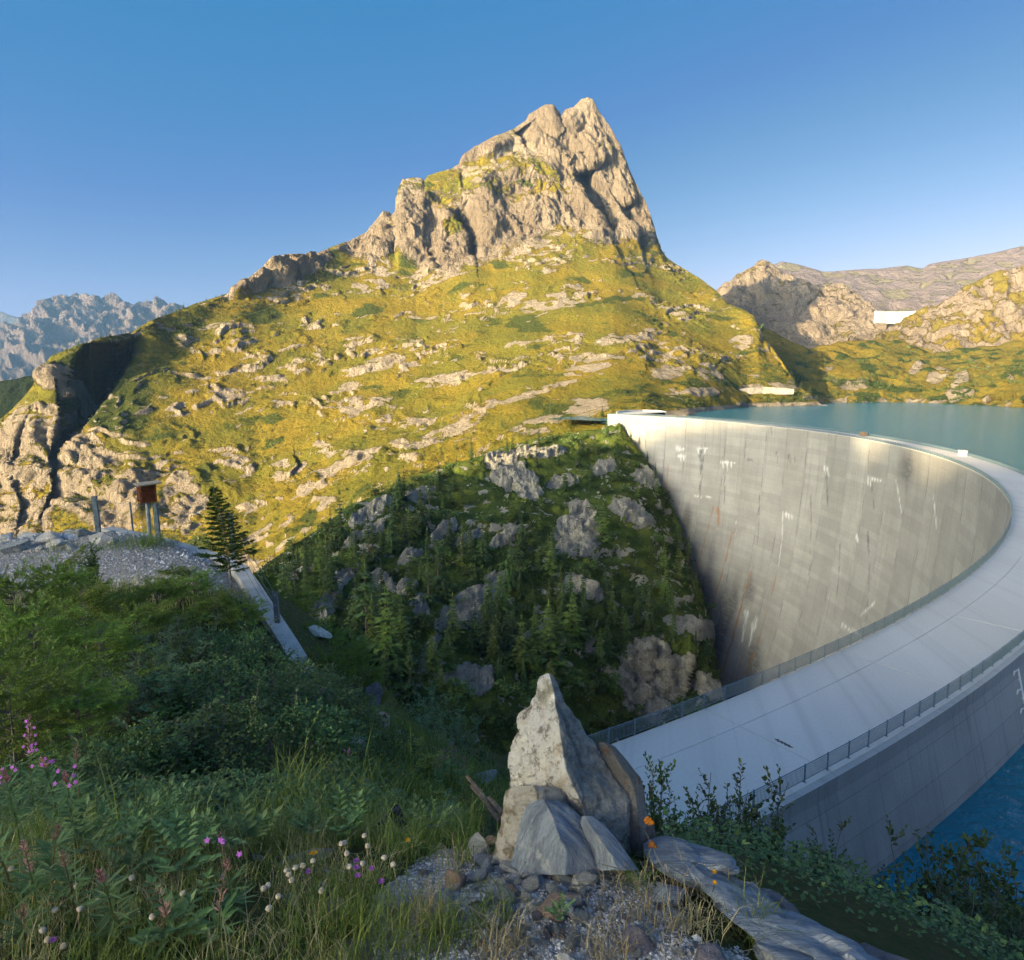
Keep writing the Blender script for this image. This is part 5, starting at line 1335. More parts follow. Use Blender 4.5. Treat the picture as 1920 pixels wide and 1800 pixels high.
# ---- loose stones on the gravel: each its own
ST = [rock_mesh(700 + i, (1, random.uniform(.6, .95), random.uniform(.4, .75)), R_GREY, 2, 8, .04, True) for i in range(7)]
cols = [(R_GREY, 'grey'), (R_BLUE, 'blue grey'), (R_PALE, 'pale'), (R_RUST, 'rust brown'), (R_PURP, 'dark')]
STM = [[me.copy() for me in ST] for _ in cols]
for (m, _), lst in zip(cols, STM):
    for me in lst: me.materials[0] = m
def near_what(u, v):
    if v < 1655: return 'at the foot of the standing rock'
    if u < 860: return 'on the left of the gravel by the grass'
    if u > 1150: return 'on the right of the gravel by the dark slab'
    if v > 1750: return 'at the bottom edge of the gravel'
    return 'in the middle of the gravel'
n_ = 0
while n_ < 170:
    u = random.gauss(1010, 130); v = random.uniform(1622, 1798)
    if not (760 < u < 1290): continue
    p, d = on_ground(u, v)
    if d > 4: continue
    r_ = min(.06, .012 * random.lognormvariate(.25, .55)) * (1.5 if v < 1690 and 880 < u < 1040 else 1)
    k = random.choices(range(5), (4, 3, 3, 1.2, 1.5))[0]
    o = link('stone', random.choice(STM[k])); o.location = (p[0], p[1], p[2] + r_ * .3); o.scale = (r_, r_, r_); o.rotation_euler = (random.uniform(-.5, .5), random.uniform(-.5, .5), random.uniform(0, 6.28))
    tag(o, ('small ' if r_ < .012 else '') + cols[k][1] + ' loose stone ' + near_what(u, v), 'stone', 'loose stones on the gravel'); n_ += 1
def pebbles(name, pts, size, m, seed):
    r = np.random.default_rng(seed); n = len(pts)
    base = np.array([(1, 0, 0), (-1, 0, 0), (0, 1, 0), (0, -1, 0), (0, 0, .7), (0, 0, -.7)])
    fc = np.array([(0, 2, 4), (2, 1, 4), (1, 3, 4), (3, 0, 4), (2, 0, 5), (1, 2, 5), (3, 1, 5), (0, 3, 5)])
    sc = size * r.lognormal(0, .45, (n, 1, 1)) * r.uniform(.6, 1.25, (n, 6, 1))
    a = r.uniform(0, 6.28, n); R = np.stack([np.stack([np.cos(a), -np.sin(a)], -1), np.stack([np.sin(a), np.cos(a)], -1)], -2)
    V = base[None] * sc; V[..., :2] = np.einsum('nij,nkj->nki', R, V[..., :2])
    V = V + pts[:, None]
    F = (fc[None] + 6 * np.arange(n)[:, None, None]).reshape(-1, 3)
    tag(link(name, mesh_of(name, V.reshape(-1, 3), F, [m], False)), kind='stuff')
M_PEB, nt, b = new_mat('gravel_stones'); nb = NB(nt); geo = nb.n('ShaderNodeNewGeometry'); rp = geo.outputs['Random Per Island']
w2 = nb.n('ShaderNodeTexWhiteNoise', noise_dimensions='1D'); nb.set(w2.inputs['W'], rp)
nb.set(b.inputs['Base Color'], nb.mix(nb.ramp(rp, .1, .9), nb.mix(w2.outputs[0], (0.22, 0.21, 0.20), (0.40, 0.35, 0.30)), nb.mix(w2.outputs[0], (0.60, 0.59, 0.58), (0.44, 0.455, 0.48)))); b.inputs['Roughness'].default_value = .9
def scatter(n, umin, umax, vmin, vmax, test, seed):
    """Places on the hillside surface, even in the picture area given."""
    r = np.random.default_rng(seed); out = []
    X, Y = GX, GY
    ok = (GU > umin) & (GU < umax) & (GV > vmin) & (GV < vmax) & test
    k, c = np.where(ok)
    wgt = (rad[k] ** 2); wgt = 1 / np.maximum(GD[k, c], 1) ** 2 * rad[k] ** 2; wgt /= wgt.sum()
    i = r.choice(len(k), n, p=wgt)
    da = (ang[1] - ang[0]); th = ang[c[i]] + r.uniform(-.5, .5, n) * da; rr_ = rad[k[i]] * np.exp(r.uniform(-.5, .5, n) * math.log(rad[1] / rad[0]))
    x, y = rr_ * np.sin(th), rr_ * np.cos(th)
    return np.stack([x, y, ground_z(x, y)], -1)
GX, GY = R_ * np.sin(A_), R_ * np.cos(A_)
GZ = Zg
GU, GV, GD = u_, v_, d_
NEARM = (GD < 4.6)
pebbles('gravel', scatter(11000, 700, 1420, 1590, 1900, NEARM & (bare > .35), 3), .0042, M_PEB, 4)
pebbles('platform_gravel', scatter(6000, -60, 420, 1000, 1110, plat > .5, 5), .028, M_PEB, 6)

# ---- fence, instrument shelter and wall at the edge of the platform
M_POST = plain('blue_grey_steel', (0.105, 0.145, 0.18), .55, .2, 5, .3)
M_GALV = plain('galvanised_steel', (0.34, 0.37, 0.39), .5, .15, 5, .5)
fence = thing('cable_fence', 'blue grey steel post and cable fence along the platform edge', 'fence')
POSTS = [(184, 1003, 23.6, 1.36, .16), (250, 1000, 23.4, 1.10, .06), (296, 1010, 20.9, 1.10, .13), (436, 1036, 18.9, 1.12, .12), (521, 1188, 16.2, 1.03, .11)]
tops = []
for u, v, s, h, w in POSTS:
    p = at(u, v, s); m_ = MB()
    if w > .1:                                    # a channel section with bolt heads
        m_.box((0, 0, h / 2 - .1), (w, .012, h + .2)); m_.box((-w / 2 + .006, .045, h / 2 - .1), (.012, .08, h + .2)); m_.box((w / 2 - .006, .045, h / 2 - .1), (.012, .08, h + .2))
    else: m_.tube([(0, 0, -.2), (0, 0, h)], w / 2, 8)
    o = m_.build('post', M_POST, fence); o.location = tuple(p); o.rotation_euler = (0, -.03, 0)
    bm_ = MB()
    for f in (.18, .42, .68, .92): bm_.tube([(0, -.03, h * f), (0, .0, h * f)], .012, 6)
    bo = bm_.build('bolt', M_GALV, o)
    tops.append((p, h))
def cable(a, b, sag):
    m_ = MB(); t = np.linspace(0, 1, 9); pts = [tuple(np.array(a) * (1 - k) + np.array(b) * k - np.array([0, 0, sag * 4 * k * (1 - k)])) for k in t]
    m_.tube(pts, .006, 5); m_.build('cable', M_POST, fence)
left_end = at(-60, 1040, 23)
for f in (.18, .42, .68, .92):
    prev = left_end + np.array([0, 0, 1.0 * f])
    for k in (0, 2, 3, 4):
        q = tops[k][0] + np.array([0, 0, tops[k][1] * f]); cable(prev, q, .05 if k else .02); prev = q
sh = thing('instrument_shelter', 'reddish brown louvred weather box with a flat roof on a grey pole', 'weather box', tuple(at(282, 1016, 21.0)), math.radians(38))
M_WOOD = plain('red_brown_wood', (0.235, 0.075, 0.030), .6, .25, 9)
m_ = MB(); m_.tube([(0, 0, -.3), (0, 0, 1.27)], .062, 10); m_.build('pole', M_GALV, sh)
B0, BH, BW_ = 1.25, .54, .42
m_ = MB()
for x in (-1, 1):
    for y in (-1, 1): m_.box((x * BW_ / 2, y * BW_ / 2, B0 + BH / 2), (.045, .045, BH))
for z_ in (B0 + .02, B0 + BH - .02):
    for y in (-1, 1): m_.box((0, y * BW_ / 2, z_), (BW_ - .045, .04, .04)); m_.box((y * BW_ / 2, 0, z_), (.04, BW_ - .045, .04))
m_.box((0, 0, B0 + .015), (BW_ - .05, BW_ - .05, .02)); m_.box((0, 0, B0 + BH / 2), (BW_ - .1, BW_ - .1, BH - .05))
m_.build('case', M_WOOD, sh)
lv = MB()
for k in range(8): lv.box((0, 0, 0), (.01, .01, .001)) if False else None
for face in range(4):
    R3 = np.array(Matrix.Rotation(face * math.pi / 2, 3, 'Z')); 
    for k in range(8):
        c0 = R3 @ np.array([0, -BW_ / 2 - .004, B0 + .06 + k * (BH - .1) / 8])
        lv.box(c0, (BW_ - .06, .045, .012), R3 @ np.array(Matrix.Rotation(-.7, 3, 'X')))
lv.build('louvres', M_WOOD, sh)
m_ = MB(); m_.box((.05, -.02, B0 + BH + .03), (BW_ + .26, BW_ + .22, .035), Matrix.Rotation(-.06, 3, 'Y')); m_.build('roof', plain('shelter_roof', (0.40, 0.31, 0.20), .6, .2, 6), sh)
M_WALL = plain('platform_concrete', (0.40, 0.40, 0.39), .9, .18, 2.5, bump=.01)
pw = thing('platform_wall', 'low curved concrete wall along the platform edge, dropping behind the young spruce', 'wall')
cen = [(200, 990, 23.6), (258, 1002, 22.6), (310, 1014, 21.6), (360, 1029, 20.6), (410, 1044, 19.6), (448, 1062, 18.8), (478, 1105, 17.5), (508, 1152, 16.5), (540, 1202, 15.6), (560, 1235, 15.0)]
cw = np.array([at(*q) for q in cen]); tt = np.linspace(0, len(cen) - 1, 40); cw = np.stack([np.interp(tt, range(len(cen)), cw[:, k]) for k in range(3)], -1)
slab_wall(cw[:, :2], cw[:, 2] - 1.0, cw[:, 2] + .02, .38, M_WALL, pw, 'wall_top')
# ---- weathered wooden stakes left of the standing rock
wk = thing('wooden_stakes', 'weathered grey brown wooden stakes leaning left of the standing rock', 'stakes')
M_OLD = plain('weathered_wood', (0.17, 0.125, 0.095), .95, .35, 30)
for a, b_, s0, s1 in (((876, 1456), (928, 1524), 4.6, 4.2), ((884, 1474), (938, 1540), 4.5, 4.1), ((916, 1496), (942, 1526), 4.3, 4.1)):
    m_ = MB(); p, q = at(*a, s0), at(*b_, s1); m_.tube([p, p * .5 + q * .5 + np.array([0, 0, .01]), q], [.012, .016, .017], 6); m_.build('stake', M_OLD, wk)
# ------------------------------------------------------------------ plants on the near hillside
M_ALDER = leaf_mat('dark_shrub_leaves', (0.060, 0.125, 0.038), (0.130, 0.205, 0.060), .42, .22, .22, 2)
M_WILLOW = leaf_mat('willow_leaves', (0.14, 0.215, 0.095), (0.22, 0.30, 0.14), .5, .2, .25, 2)
M_YELLOW = leaf_mat('bilberry_leaves', (0.20, 0.215, 0.03), (0.31, 0.29, 0.04), .5, .25, .25, 2)
M_LSCRUB = leaf_mat('larch_scrub_needles', (0.155, 0.245, 0.042), (0.25, 0.34, 0.06), .5, .22, .25, 1)
M_YSPRUCE = leaf_mat('young_spruce_needles', (0.06, 0.11, 0.022), (0.11, 0.17, 0.034), .5, .1, .15, 2)
M_ROWAN = leaf_mat('rowan_leaves', (0.045, 0.09, 0.028), (0.105, 0.155, 0.042), .4, .2, .22, 2)
M_HERB = leaf_mat('herb_leaves', (0.09, 0.165, 0.05), (0.18, 0.27, 0.10), .5, .2, .25, 3)
M_GREEN = leaf_mat('green_grass', (0.12, 0.19, 0.035), (0.22, 0.27, 0.06), .55, .1, .3, 2)
M_STRAW = leaf_mat('dry_grass', (0.33, 0.27, 0.13), (0.50, 0.43, 0.24), .6, .1, .3, 2)
M_PINK = leaf_mat('fireweed_pods', (0.42, 0.20, 0.17), (0.56, 0.33, 0.28), .6, .2, .2, 5)
M_DRYPOD = leaf_mat('dry_pods', (0.27, 0.18, 0.11), (0.38, 0.28, 0.18), .6, .2, .2, 5)
M_PURPLE = plain('purple_petals', (0.46, 0.13, 0.52), .6, .15, 20)
M_YFLOW = plain('yellow_petals', (0.85, 0.45, 0.01), .6, .1, 20)
M_SEED = plain('seed_heads', (0.56, 0.46, 0.34), .9, .25, 60)
M_STEMG = plain('green_stems', (0.13, 0.15, 0.045), .8, .2, 8)
M_STEMR = plain('reddish_stems', (0.22, 0.12, 0.07), .8, .2, 8)
M_TWIG = plain('grey_twigs', (0.17, 0.145, 0.12), .9, .3, 12)

def unit(a): return a / (np.linalg.norm(a, axis=-1, keepdims=True) + 1e-9)
class Leaves:
    def __init__(self): self.q = []
    def add(self, p, d, up, L, W, fold=.15, wide=.45):
        p = np.atleast_2d(p); d = unit(np.atleast_2d(d) + 0 * p); up = np.atleast_2d(up) + 0 * p
        r = unit(np.cross(d, up)); up = np.cross(r, d)
        L = np.reshape(L, (-1, 1)) * np.ones((len(p), 1)); W = np.reshape(W, (-1, 1)) * np.ones((len(p), 1))
        m = p + d * L * wide + up * W * fold
        self.q.append(np.stack([p, m + r * W / 2, p + d * L, m - r * W / 2], 1))
    def mesh(self, name, m):
        q = np.concatenate(self.q); n = len(q)
        return mesh_of(name, q.reshape(-1, 3), np.arange(n * 4).reshape(n, 4), [m], False)

def broad_bush(seed, H=1.0, R=.8, stems=11, twigs=13, per=11, L=.045, W=.028, m=None, upright=.5, compound=False):
    """A leafy shrub one metre tall: stems, twigs, and single leaves set along the twigs."""
    r = np.random.default_rng(seed); lv = Leaves(); st = MB()
    for k in range(stems):
        a = r.uniform(0, 6.283); lean = r.uniform(.1, 1.0) * R * (1 - .5 * upright); h = H * r.uniform(.62, 1.05) * (1 - .25 * lean / R)
        t = np.linspace(0, 1, 7)
        pts = np.stack([np.cos(a) * lean * t ** .8, np.sin(a) * lean * t ** .8, h * t ** (1.0 + .2 * r.random())], -1) + np.r_[np.zeros((1, 3)), r.normal(0, .018, (6, 3))]
        st.tube(pts, list(np.linspace(.013, .003, 7)), 4, False)
        for j in range(twigs):
            f = r.uniform(.22, 1.0); p0 = np.array([np.interp(f, t, pts[:, q]) for q in range(3)])
            b = r.uniform(0, 6.283); tl = r.uniform(.10, .30) * (1.25 - .6 * f) * (H ** .5)
            d = np.array([math.cos(b), math.sin(b), r.uniform(.0, .9) + .4 * upright]); d /= np.linalg.norm(d)
            p1 = p0 + d * tl
            if j % 2 == 0: st.tube([p0, p1], [.0035, .0015], 3, False)
            n = per
            ff = np.linspace(.12, 1, n) + r.uniform(-.04, .04, n)
            pp = p0 + ff[:, None] * (p1 - p0)
            sd = np.cross(d, [0, 0, 1.0]); sd /= np.linalg.norm(sd) + 1e-9
            al = np.where(np.arange(n) % 2 == 0, 1, -1)[:, None]
            dd = d * .5 + sd * al * r.uniform(.5, 1.1, (n, 1)) + r.normal(0, .3, (n, 3))
            up = np.array([0, 0, 1.0]) + r.normal(0, .45, (n, 3))
            s = r.uniform(.7, 1.2, n)
            lv.add(pp, dd, up, L * s, W * s)
    return lv.mesh('leaves', m), st.mesh('stems', [M_TWIG])

def needle_scrub(seed, H=1.0, m=None, branches=34, wind=.55):
    """Feathery larch scrub: long sprays swept one way, with needles in tufts."""
    r = np.random.default_rng(seed); lv = Leaves(); st = MB()
    for k in range(branches):
        z0 = H * r.uniform(.05, .95); a = r.uniform(0, 6.283); Lb = (1.15 - .75 * z0 / H) * r.uniform(.5, .95)
        d = np.array([math.cos(a) + wind, math.sin(a), r.uniform(.05, .35)]); d /= np.linalg.norm(d)
        t = np.linspace(0, 1, 8)
        pts = np.array([0, 0, z0]) + d * Lb * t[:, None] + np.array([0, 0, .16 * Lb]) * (t ** 2)[:, None]
        st.tube(pts, list(np.linspace(.008, .002, 8)), 3, False)
        nt_ = 11
        for j in range(nt_):
            f = r.uniform(.12, 1); p0 = np.array([np.interp(f, t, pts[:, q]) for q in range(3)])
            sd = np.cross(d, [0, 0, 1.0]) * (1 if j % 2 else -1)
            e = d * r.uniform(.5, 1) + sd * r.uniform(.3, .8) + np.array([0, 0, r.uniform(-.1, .35)]); e /= np.linalg.norm(e)
            tl = r.uniform(.10, .28) * (1.15 - .5 * f)
            n = int(tl / .016) + 3
            ff = r.uniform(0, 1, n * 4)
            pp = p0 + ff[:, None] * e * tl
            lv.add(pp, e * .8 + r.normal(0, .75, (n * 4, 3)), r.normal(0, 1, (n * 4, 3)), r.uniform(.024, .042, n * 4), .0085, 0)
    tr = np.array([[0, 0, -.2], [.02, .01, H * .5], [.03, 0, H]])
    st.tube(tr, [.022, .014, .003], 5, False)
    return lv.mesh('needles', m), st.mesh('stems', [M_TWIG])

def bush_at(u, vtop, s, wid, src, pn, name, lab, group, base_h=1.0, hmin=.4, hmax=3.0, rz=None, cat='shrub'):
    p = at(u, vtop, s); z0 = float(ground_z(p[0], p[1])); H = float(np.clip(p[2] - z0, hmin, hmax)) if s < 60 else 2
    z0 = p[2] - H
    W = max(wid, .55 * H)
    t = thing(name, lab, cat, (p[0], p[1], z0), rz if rz is not None else random.uniform(0, 6.28), group)
    t.scale = (W, W, H / base_h)
    for nm, me in zip(pn, src): link(nm, me, t)
    return t

def dome_bush(seed, m, clumps=58, per=52, L=.05, W=.036):
    """A dense rounded shrub: leaf clumps over a dome, dark gaps between them."""
    r = np.random.default_rng(seed); lv = Leaves(); st = MB()
    for k in range(clumps):
        d = r.normal(size=3); d[2] = abs(d[2]) * .9; d /= np.linalg.norm(d)
        c = d * r.uniform(.55, .98) * np.array([.85, .85, .92]) * (1 + .18 * noise(d[None] * 2.2 + seed)[0]); c[2] = max(c[2], .06)
        rad_ = r.uniform(.10, .22)
        if k % 2 == 0: st.tube([(c[0] * .15, c[1] * .15, 0), c * .6 + np.array([0, 0, .05]), c], [.016, .008, .003], 4, False)
        e = unit(r.normal(size=(per, 3)) + d * .9)
        p = c + e * rad_ * r.uniform(.5, 1.1, (per, 1))
        lv.add(p, e + r.normal(0, .6, (per, 3)), e * .6 + np.array([0, 0, .7]) + r.normal(0, .35, (per, 3)), L * r.uniform(.65, 1.2, per), W * r.uniform(.65, 1.2, per))
        if k % 5 == 0:                                  # a few shoots stand out of the dome
            tip = c + d * r.uniform(.12, .28) + np.array([0, 0, .1]); st.tube([c, tip], [.004, .0015], 3, False)
            ff = r.uniform(.2, 1, 9)[:, None]; lv.add(c + (tip - c) * ff, r.normal(0, 1, (9, 3)) + d, (0, 0, 1), L, W)
    return lv.mesh('leaves', m), st.mesh('stems', [M_TWIG])
ALDER = [dome_bush(500 + i, M_ALDER) for i in range(3)] + [broad_bush(500 + i, L=.048, W=.034, m=M_ALDER, stems=13, twigs=15, per=11) for i in range(2)]
WILLOW = [broad_bush(520 + i, L=.052, W=.016, m=M_WILLOW, stems=13, twigs=15, per=13) for i in range(3)]
BILB = [broad_bush(540 + i, L=.05, W=.03, m=M_YELLOW, stems=16, twigs=12, per=10, upright=.8) for i in range(2)]
ROWAN = [broad_bush(560 + i, L=.044, W=.031, m=M_ROWAN, stems=10, twigs=13, per=10, upright=1.0, R=.7) for i in range(4)]
LSCRUB = [needle_scrub(580 + i, m=M_LSCRUB) for i in range(3)]
LV, ND = ('leaves', 'stems'), ('needles', 'stems')
# larch scrub on the left, swept by the wind
for u, v, s, w, lab in ((20, 1080, 11, 1.12, 'feathery bright larch scrub at the left edge below the gravel platform'), (110, 1072, 11.5, 1.12, 'feathery larch scrub in front of the birch sapling'), (215, 1117, 12.2, 1.12, 'larch scrub below the right end of the gravel platform'),
    (55, 1147, 9, 1.12, 'wind swept larch scrub in the middle of the left edge'), (180, 1177, 9.2, 1.12, 'wind swept larch scrub left of the dark shrubs'), (290, 1092, 12.6, 1.008, 'larch scrub under the dry grass of the platform edge'), (-30, 1207, 7.2, 1.12, 'larch scrub cut by the left border of the view'),
    (80, 1252, 7, 1.064, 'low larch scrub behind the pink fireweed'), (360, 1076, 15, 1.008, 'larch scrub at the left foot of the young spruce'), (322, 1066, 15.8, 0.896, 'small larch scrub on the grassy platform edge'), (400, 1113, 14.6, 1.008, 'larch scrub under the lowest branches of the young spruce'), (455, 1128, 14.6, 0.896, 'larch scrub right of the spruce trunk beside the wall'),
    (600, 1182, 19, 1.68, 'bright green larch scrub on the hump beyond the wall'), (650, 1205, 18.6, 1.568, 'bright larch scrub above the dark rock face'), (560, 1185, 20, 1.344, 'bright larch scrub beside the pale boulder beyond the wall'), (498, 1080, 22, 1.0, 'larch scrub just beyond the upper end of the concrete wall'), (532, 1132, 20, 1.0, 'larch scrub just beyond the middle of the concrete wall'), (568, 1172, 18.4, .9, 'larch scrub just beyond the lower end of the concrete wall'), (620, 1225, 16.5, 1.0, 'larch scrub on the slope below the pale boulder'), (545, 1108, 30, 2.464, 'soft bright green larch beyond the blue fence post'), (690, 1260, 17.4, 0.896, 'small larch scrub on the edge of the dark rock face'),
    (150, 1102, 10.6, 1.064, 'feathery larch scrub beside the bluish boulder'), (250, 1142, 10.4, 1.008, 'larch scrub between birch sapling and dark shrubs'), (10, 1282, 6.2, 0.896, 'dark low larch scrub at the left edge beside the fireweed'), (140, 1297, 6.6, 0.896, 'larch scrub right of the pink fireweed')):
    bush_at(u, v, s, w, random.choice(LSCRUB), ND, 'larch_scrub', lab, 'larch scrub on the near hillside', hmin=1.5 if s > 16 else .4, hmax=2.2, rz=random.uniform(-.5, .5))
# broad leaved shrubs in the hollow
for u, v, s, w, kind, lab in ((300, 1189, 9.4, 1.05, 'w', 'light grey green willow shrub in the middle of the hollow'), (370, 1149, 11, 1.05, 'w', 'willow shrub below the young spruce'), (430, 1174, 10.6, 1.05, 'a', 'dark shrub under the right side of the young spruce'), (490, 1189, 11, 0.945, 'a', 'yellowish green shrub below the blue fence post'),
    (235, 1254, 7.8, 0.945, 'w', 'willow shrub at the left rim of the hollow'), (330, 1244, 7.8, 1.05, 'a', 'dark leafy shrub in the middle of the hollow'), (420, 1229, 8.2, 1.05, 'a', 'large dark leafy shrub right of the hollow'), (505, 1236, 8.8, 1.05, 'a', 'dark leafy shrub near the speckled rock edge'), (580, 1249, 9.6, 0.945, 'a', 'dark shrub covering the speckled rock edge'),
    (640, 1289, 8.8, 0.945, 'a', 'dark shrub on the ridge above the leaf shaded rock'), (672, 1319, 8.4, 0.735, 'a', 'rounded dark shrub at the right end of the thicket'), (620, 1334, 7.2, 0.945, 'a', 'dark glossy shrub in the right part of the thicket'), (540, 1324, 6.8, 0.945, 'a', 'dark glossy shrub in the centre of the thicket'), (455, 1324, 6.6, 0.945, 'a', 'dark shrub in the deep shade of the thicket'),
    (365, 1334, 6.4, 0.945, 'a', 'dark shrub in the left part of the thicket'), (270, 1349, 6, 0.84, 'a', 'very dark shrub behind the two dry fireweeds'), (195, 1364, 5.8, 0.735, 'a', 'dark shrub right of the purple fireweed'), (650, 1440, 5.9, 0.63, 'a', 'dark shrub left of the black lichen rock'), (575, 1450, 5.5, 0.735, 'a', 'low shrub behind the long low grey rock'),
    (490, 1455, 5.2, 0.735, 'a', 'low dark shrub behind the small bluish stone'), (400, 1475, 5, 0.735, 'a', 'low dark shrub behind the purple tipped fireweed'), (310, 1485, 4.8, 0.63, 'a', 'low dark shrub in the front of the thicket'), (225, 1500, 4.6, 0.63, 'a', 'low dark shrub behind the broad leaved herbs'), (700, 1430, 7.6, 0.525, 'a', 'small dark shrub above the lichen speckled rock'),
    (150, 1440, 5.2, 0.63, 'a', 'dark shrub between the fireweeds'), (20, 1450, 4.9, 0.63, 'a', 'dark shrub behind the tall pink fireweed'),
    (785, 1292, 25, 1.995, 'w', 'rounded grey green willow on the slope beyond the ridge'), (860, 1318, 23, 1.575, 'w', 'grey green willow beside the brown rock, left of the standing rock'), (830, 1370, 17, 0.945, 'w', 'small willow on the slope left of the standing rock'), (905, 1395, 16, 1.05, 'a', 'dark shrub on the slope behind the standing rock'),
    (760, 1385, 10.4, 0.735, 'y', 'yellow green bilberry clump at the top of the slope'), (800, 1425, 9.2, 0.84, 'y', 'yellow green bilberry clump on the slope'), (845, 1440, 9.4, 0.735, 'y', 'yellow green clump among pink fireweeds'), (770, 1470, 7.4, 0.735, 'y', 'yellow green clump behind the black lichen rock'), (830, 1500, 6.4, 0.63, 'w', 'pale green herb clump behind the meadow'),
    (815, 1510, 5.2, 0.4725, 'w', 'light green bushy plant right of the black lichen rock'), (870, 1500, 7.4, 0.63, 'y', 'yellow green clump beside the wooden stakes'), (935, 1500, 6.6, 0.42, 'w', 'leafy plant behind the stakes, left of the standing rock')):
    src = {'a': ALDER, 'w': WILLOW, 'y': BILB}[kind]
    bush_at(u, v, s, w, random.choice(src), LV, {'a': 'alder_shrub', 'w': 'willow_shrub', 'y': 'bilberry_shrub'}[kind], lab, 'shrubs on the near hillside', hmin=1.2 if s > 15 else .4, hmax=2.6)
# shrubs below the slab ridge, against the crest and the water
for u, v, s, w, lab in ((1236, 1432, 6.2, 0.385, 'slender rowan shoots close to the right of the standing rock'), (1268, 1470, 6, 0.55, 'rowan shrub between the standing rock and the crest'), (1322, 1445, 6.6, 0.66, 'rowan shrub in front of the lake side railing'), (1372, 1470, 6.2, 0.66, 'bushy rowan below the railing end'), (1408, 1412, 7, 0.44, 'tall rowan shoot reaching up over the crest'),
    (1440, 1500, 6.4, 0.77, 'rowan shrub where the railing disappears'), (1492, 1545, 6, 0.77, 'rowan shrub with reddish twigs before the sloping wall'), (1330, 1540, 5.2, 0.66, 'dark rowan shrub behind the upper slab'), (1400, 1580, 5, 0.77, 'dark rowan shrub above the middle of the slab ridge'), (1560, 1551, 6, 0.77, 'rowan shrub in front of the foot of the sloping wall'),
    (1470, 1640, 4.8, 0.77, 'dark rowan shrub behind the slab ridge'), (1550, 1626, 5, 0.77, 'rowan shrub right of the slab ridge'), (1625, 1606, 5.4, 0.77, 'rowan shrub at the water corner of the wall'), (1690, 1616, 5.6, 0.77, 'rowan shrub against the blue water'), (1640, 1686, 4.7, 0.77, 'dark rowan shrub at the bottom beside the slab end'),
    (1742, 1566, 6, 0.495, 'slim rowan shoots standing against the water'), (1816, 1570, 6, 0.495, 'tallest rowan shoots against the water'), (1855, 1562, 6.2, 0.275, 'single thin shoot with a leaf tuft against the water'), (1780, 1656, 5.2, 0.88, 'rowan shrub at the lower right'), (1860, 1636, 5.4, 0.77, 'rowan shrub near the lower right corner'),
    (1910, 1596, 5.6, 0.66, 'rowan shrub at the right border'), (1720, 1711, 4.5, 0.77, 'dark rowan shrub at the bottom right'), (1820, 1711, 4.6, 0.88, 'dark rowan shrub at the bottom near the corner'), (1905, 1701, 4.8, 0.77, 'dark rowan shrub in the lower right corner'), (1560, 1711, 4, 0.55, 'low rowan shrub touching the slab end'), (1290, 1520, 5.6, 0.55, 'leafy rowan right behind the bluish rock'),
    (1365, 1600, 3.7, 0.495, 'low rowan shrub tight behind the upper plates of the slab ridge'), (1430, 1645, 3.5, 0.495, 'low rowan shrub tight behind the middle plates of the slab ridge'), (1500, 1656, 3.4, 0.495, 'low rowan shrub tight behind the lower plates of the slab ridge'), (1585, 1701, 3.2, 0.495, 'low rowan shrub at the lower end of the slab ridge'), (1640, 1736, 3.1, 0.495, 'low rowan shrub at the bottom beyond the slab end'),
    (1420, 1605, 4.3, 0.66, 'rowan shrub above the middle plates of the slab ridge'), (1520, 1596, 4.4, 0.66, 'rowan shrub below the foot of the sloping wall'), (1600, 1656, 4.2, 0.66, 'rowan shrub above the slab end'), (1690, 1686, 4, 0.66, 'rowan shrub at the bottom, left of the corner thicket'), (1770, 1721, 3.9, 0.66, 'rowan shrub in the middle of the corner thicket'), (1850, 1741, 4, 0.66, 'rowan shrub at the front of the corner thicket'), (1720, 1751, 3.3, 0.55, 'rowan shrub at the bottom border right of the slab end'),
    (1310, 1560, 4.4, 0.55, 'rowan shrub filling the gap behind the upper plates')):
    bush_at(u, v, s, w, random.choice(ROWAN), LV, 'rowan_shrub', lab, 'shrubs between slab ridge and lake', hmax=3.6)

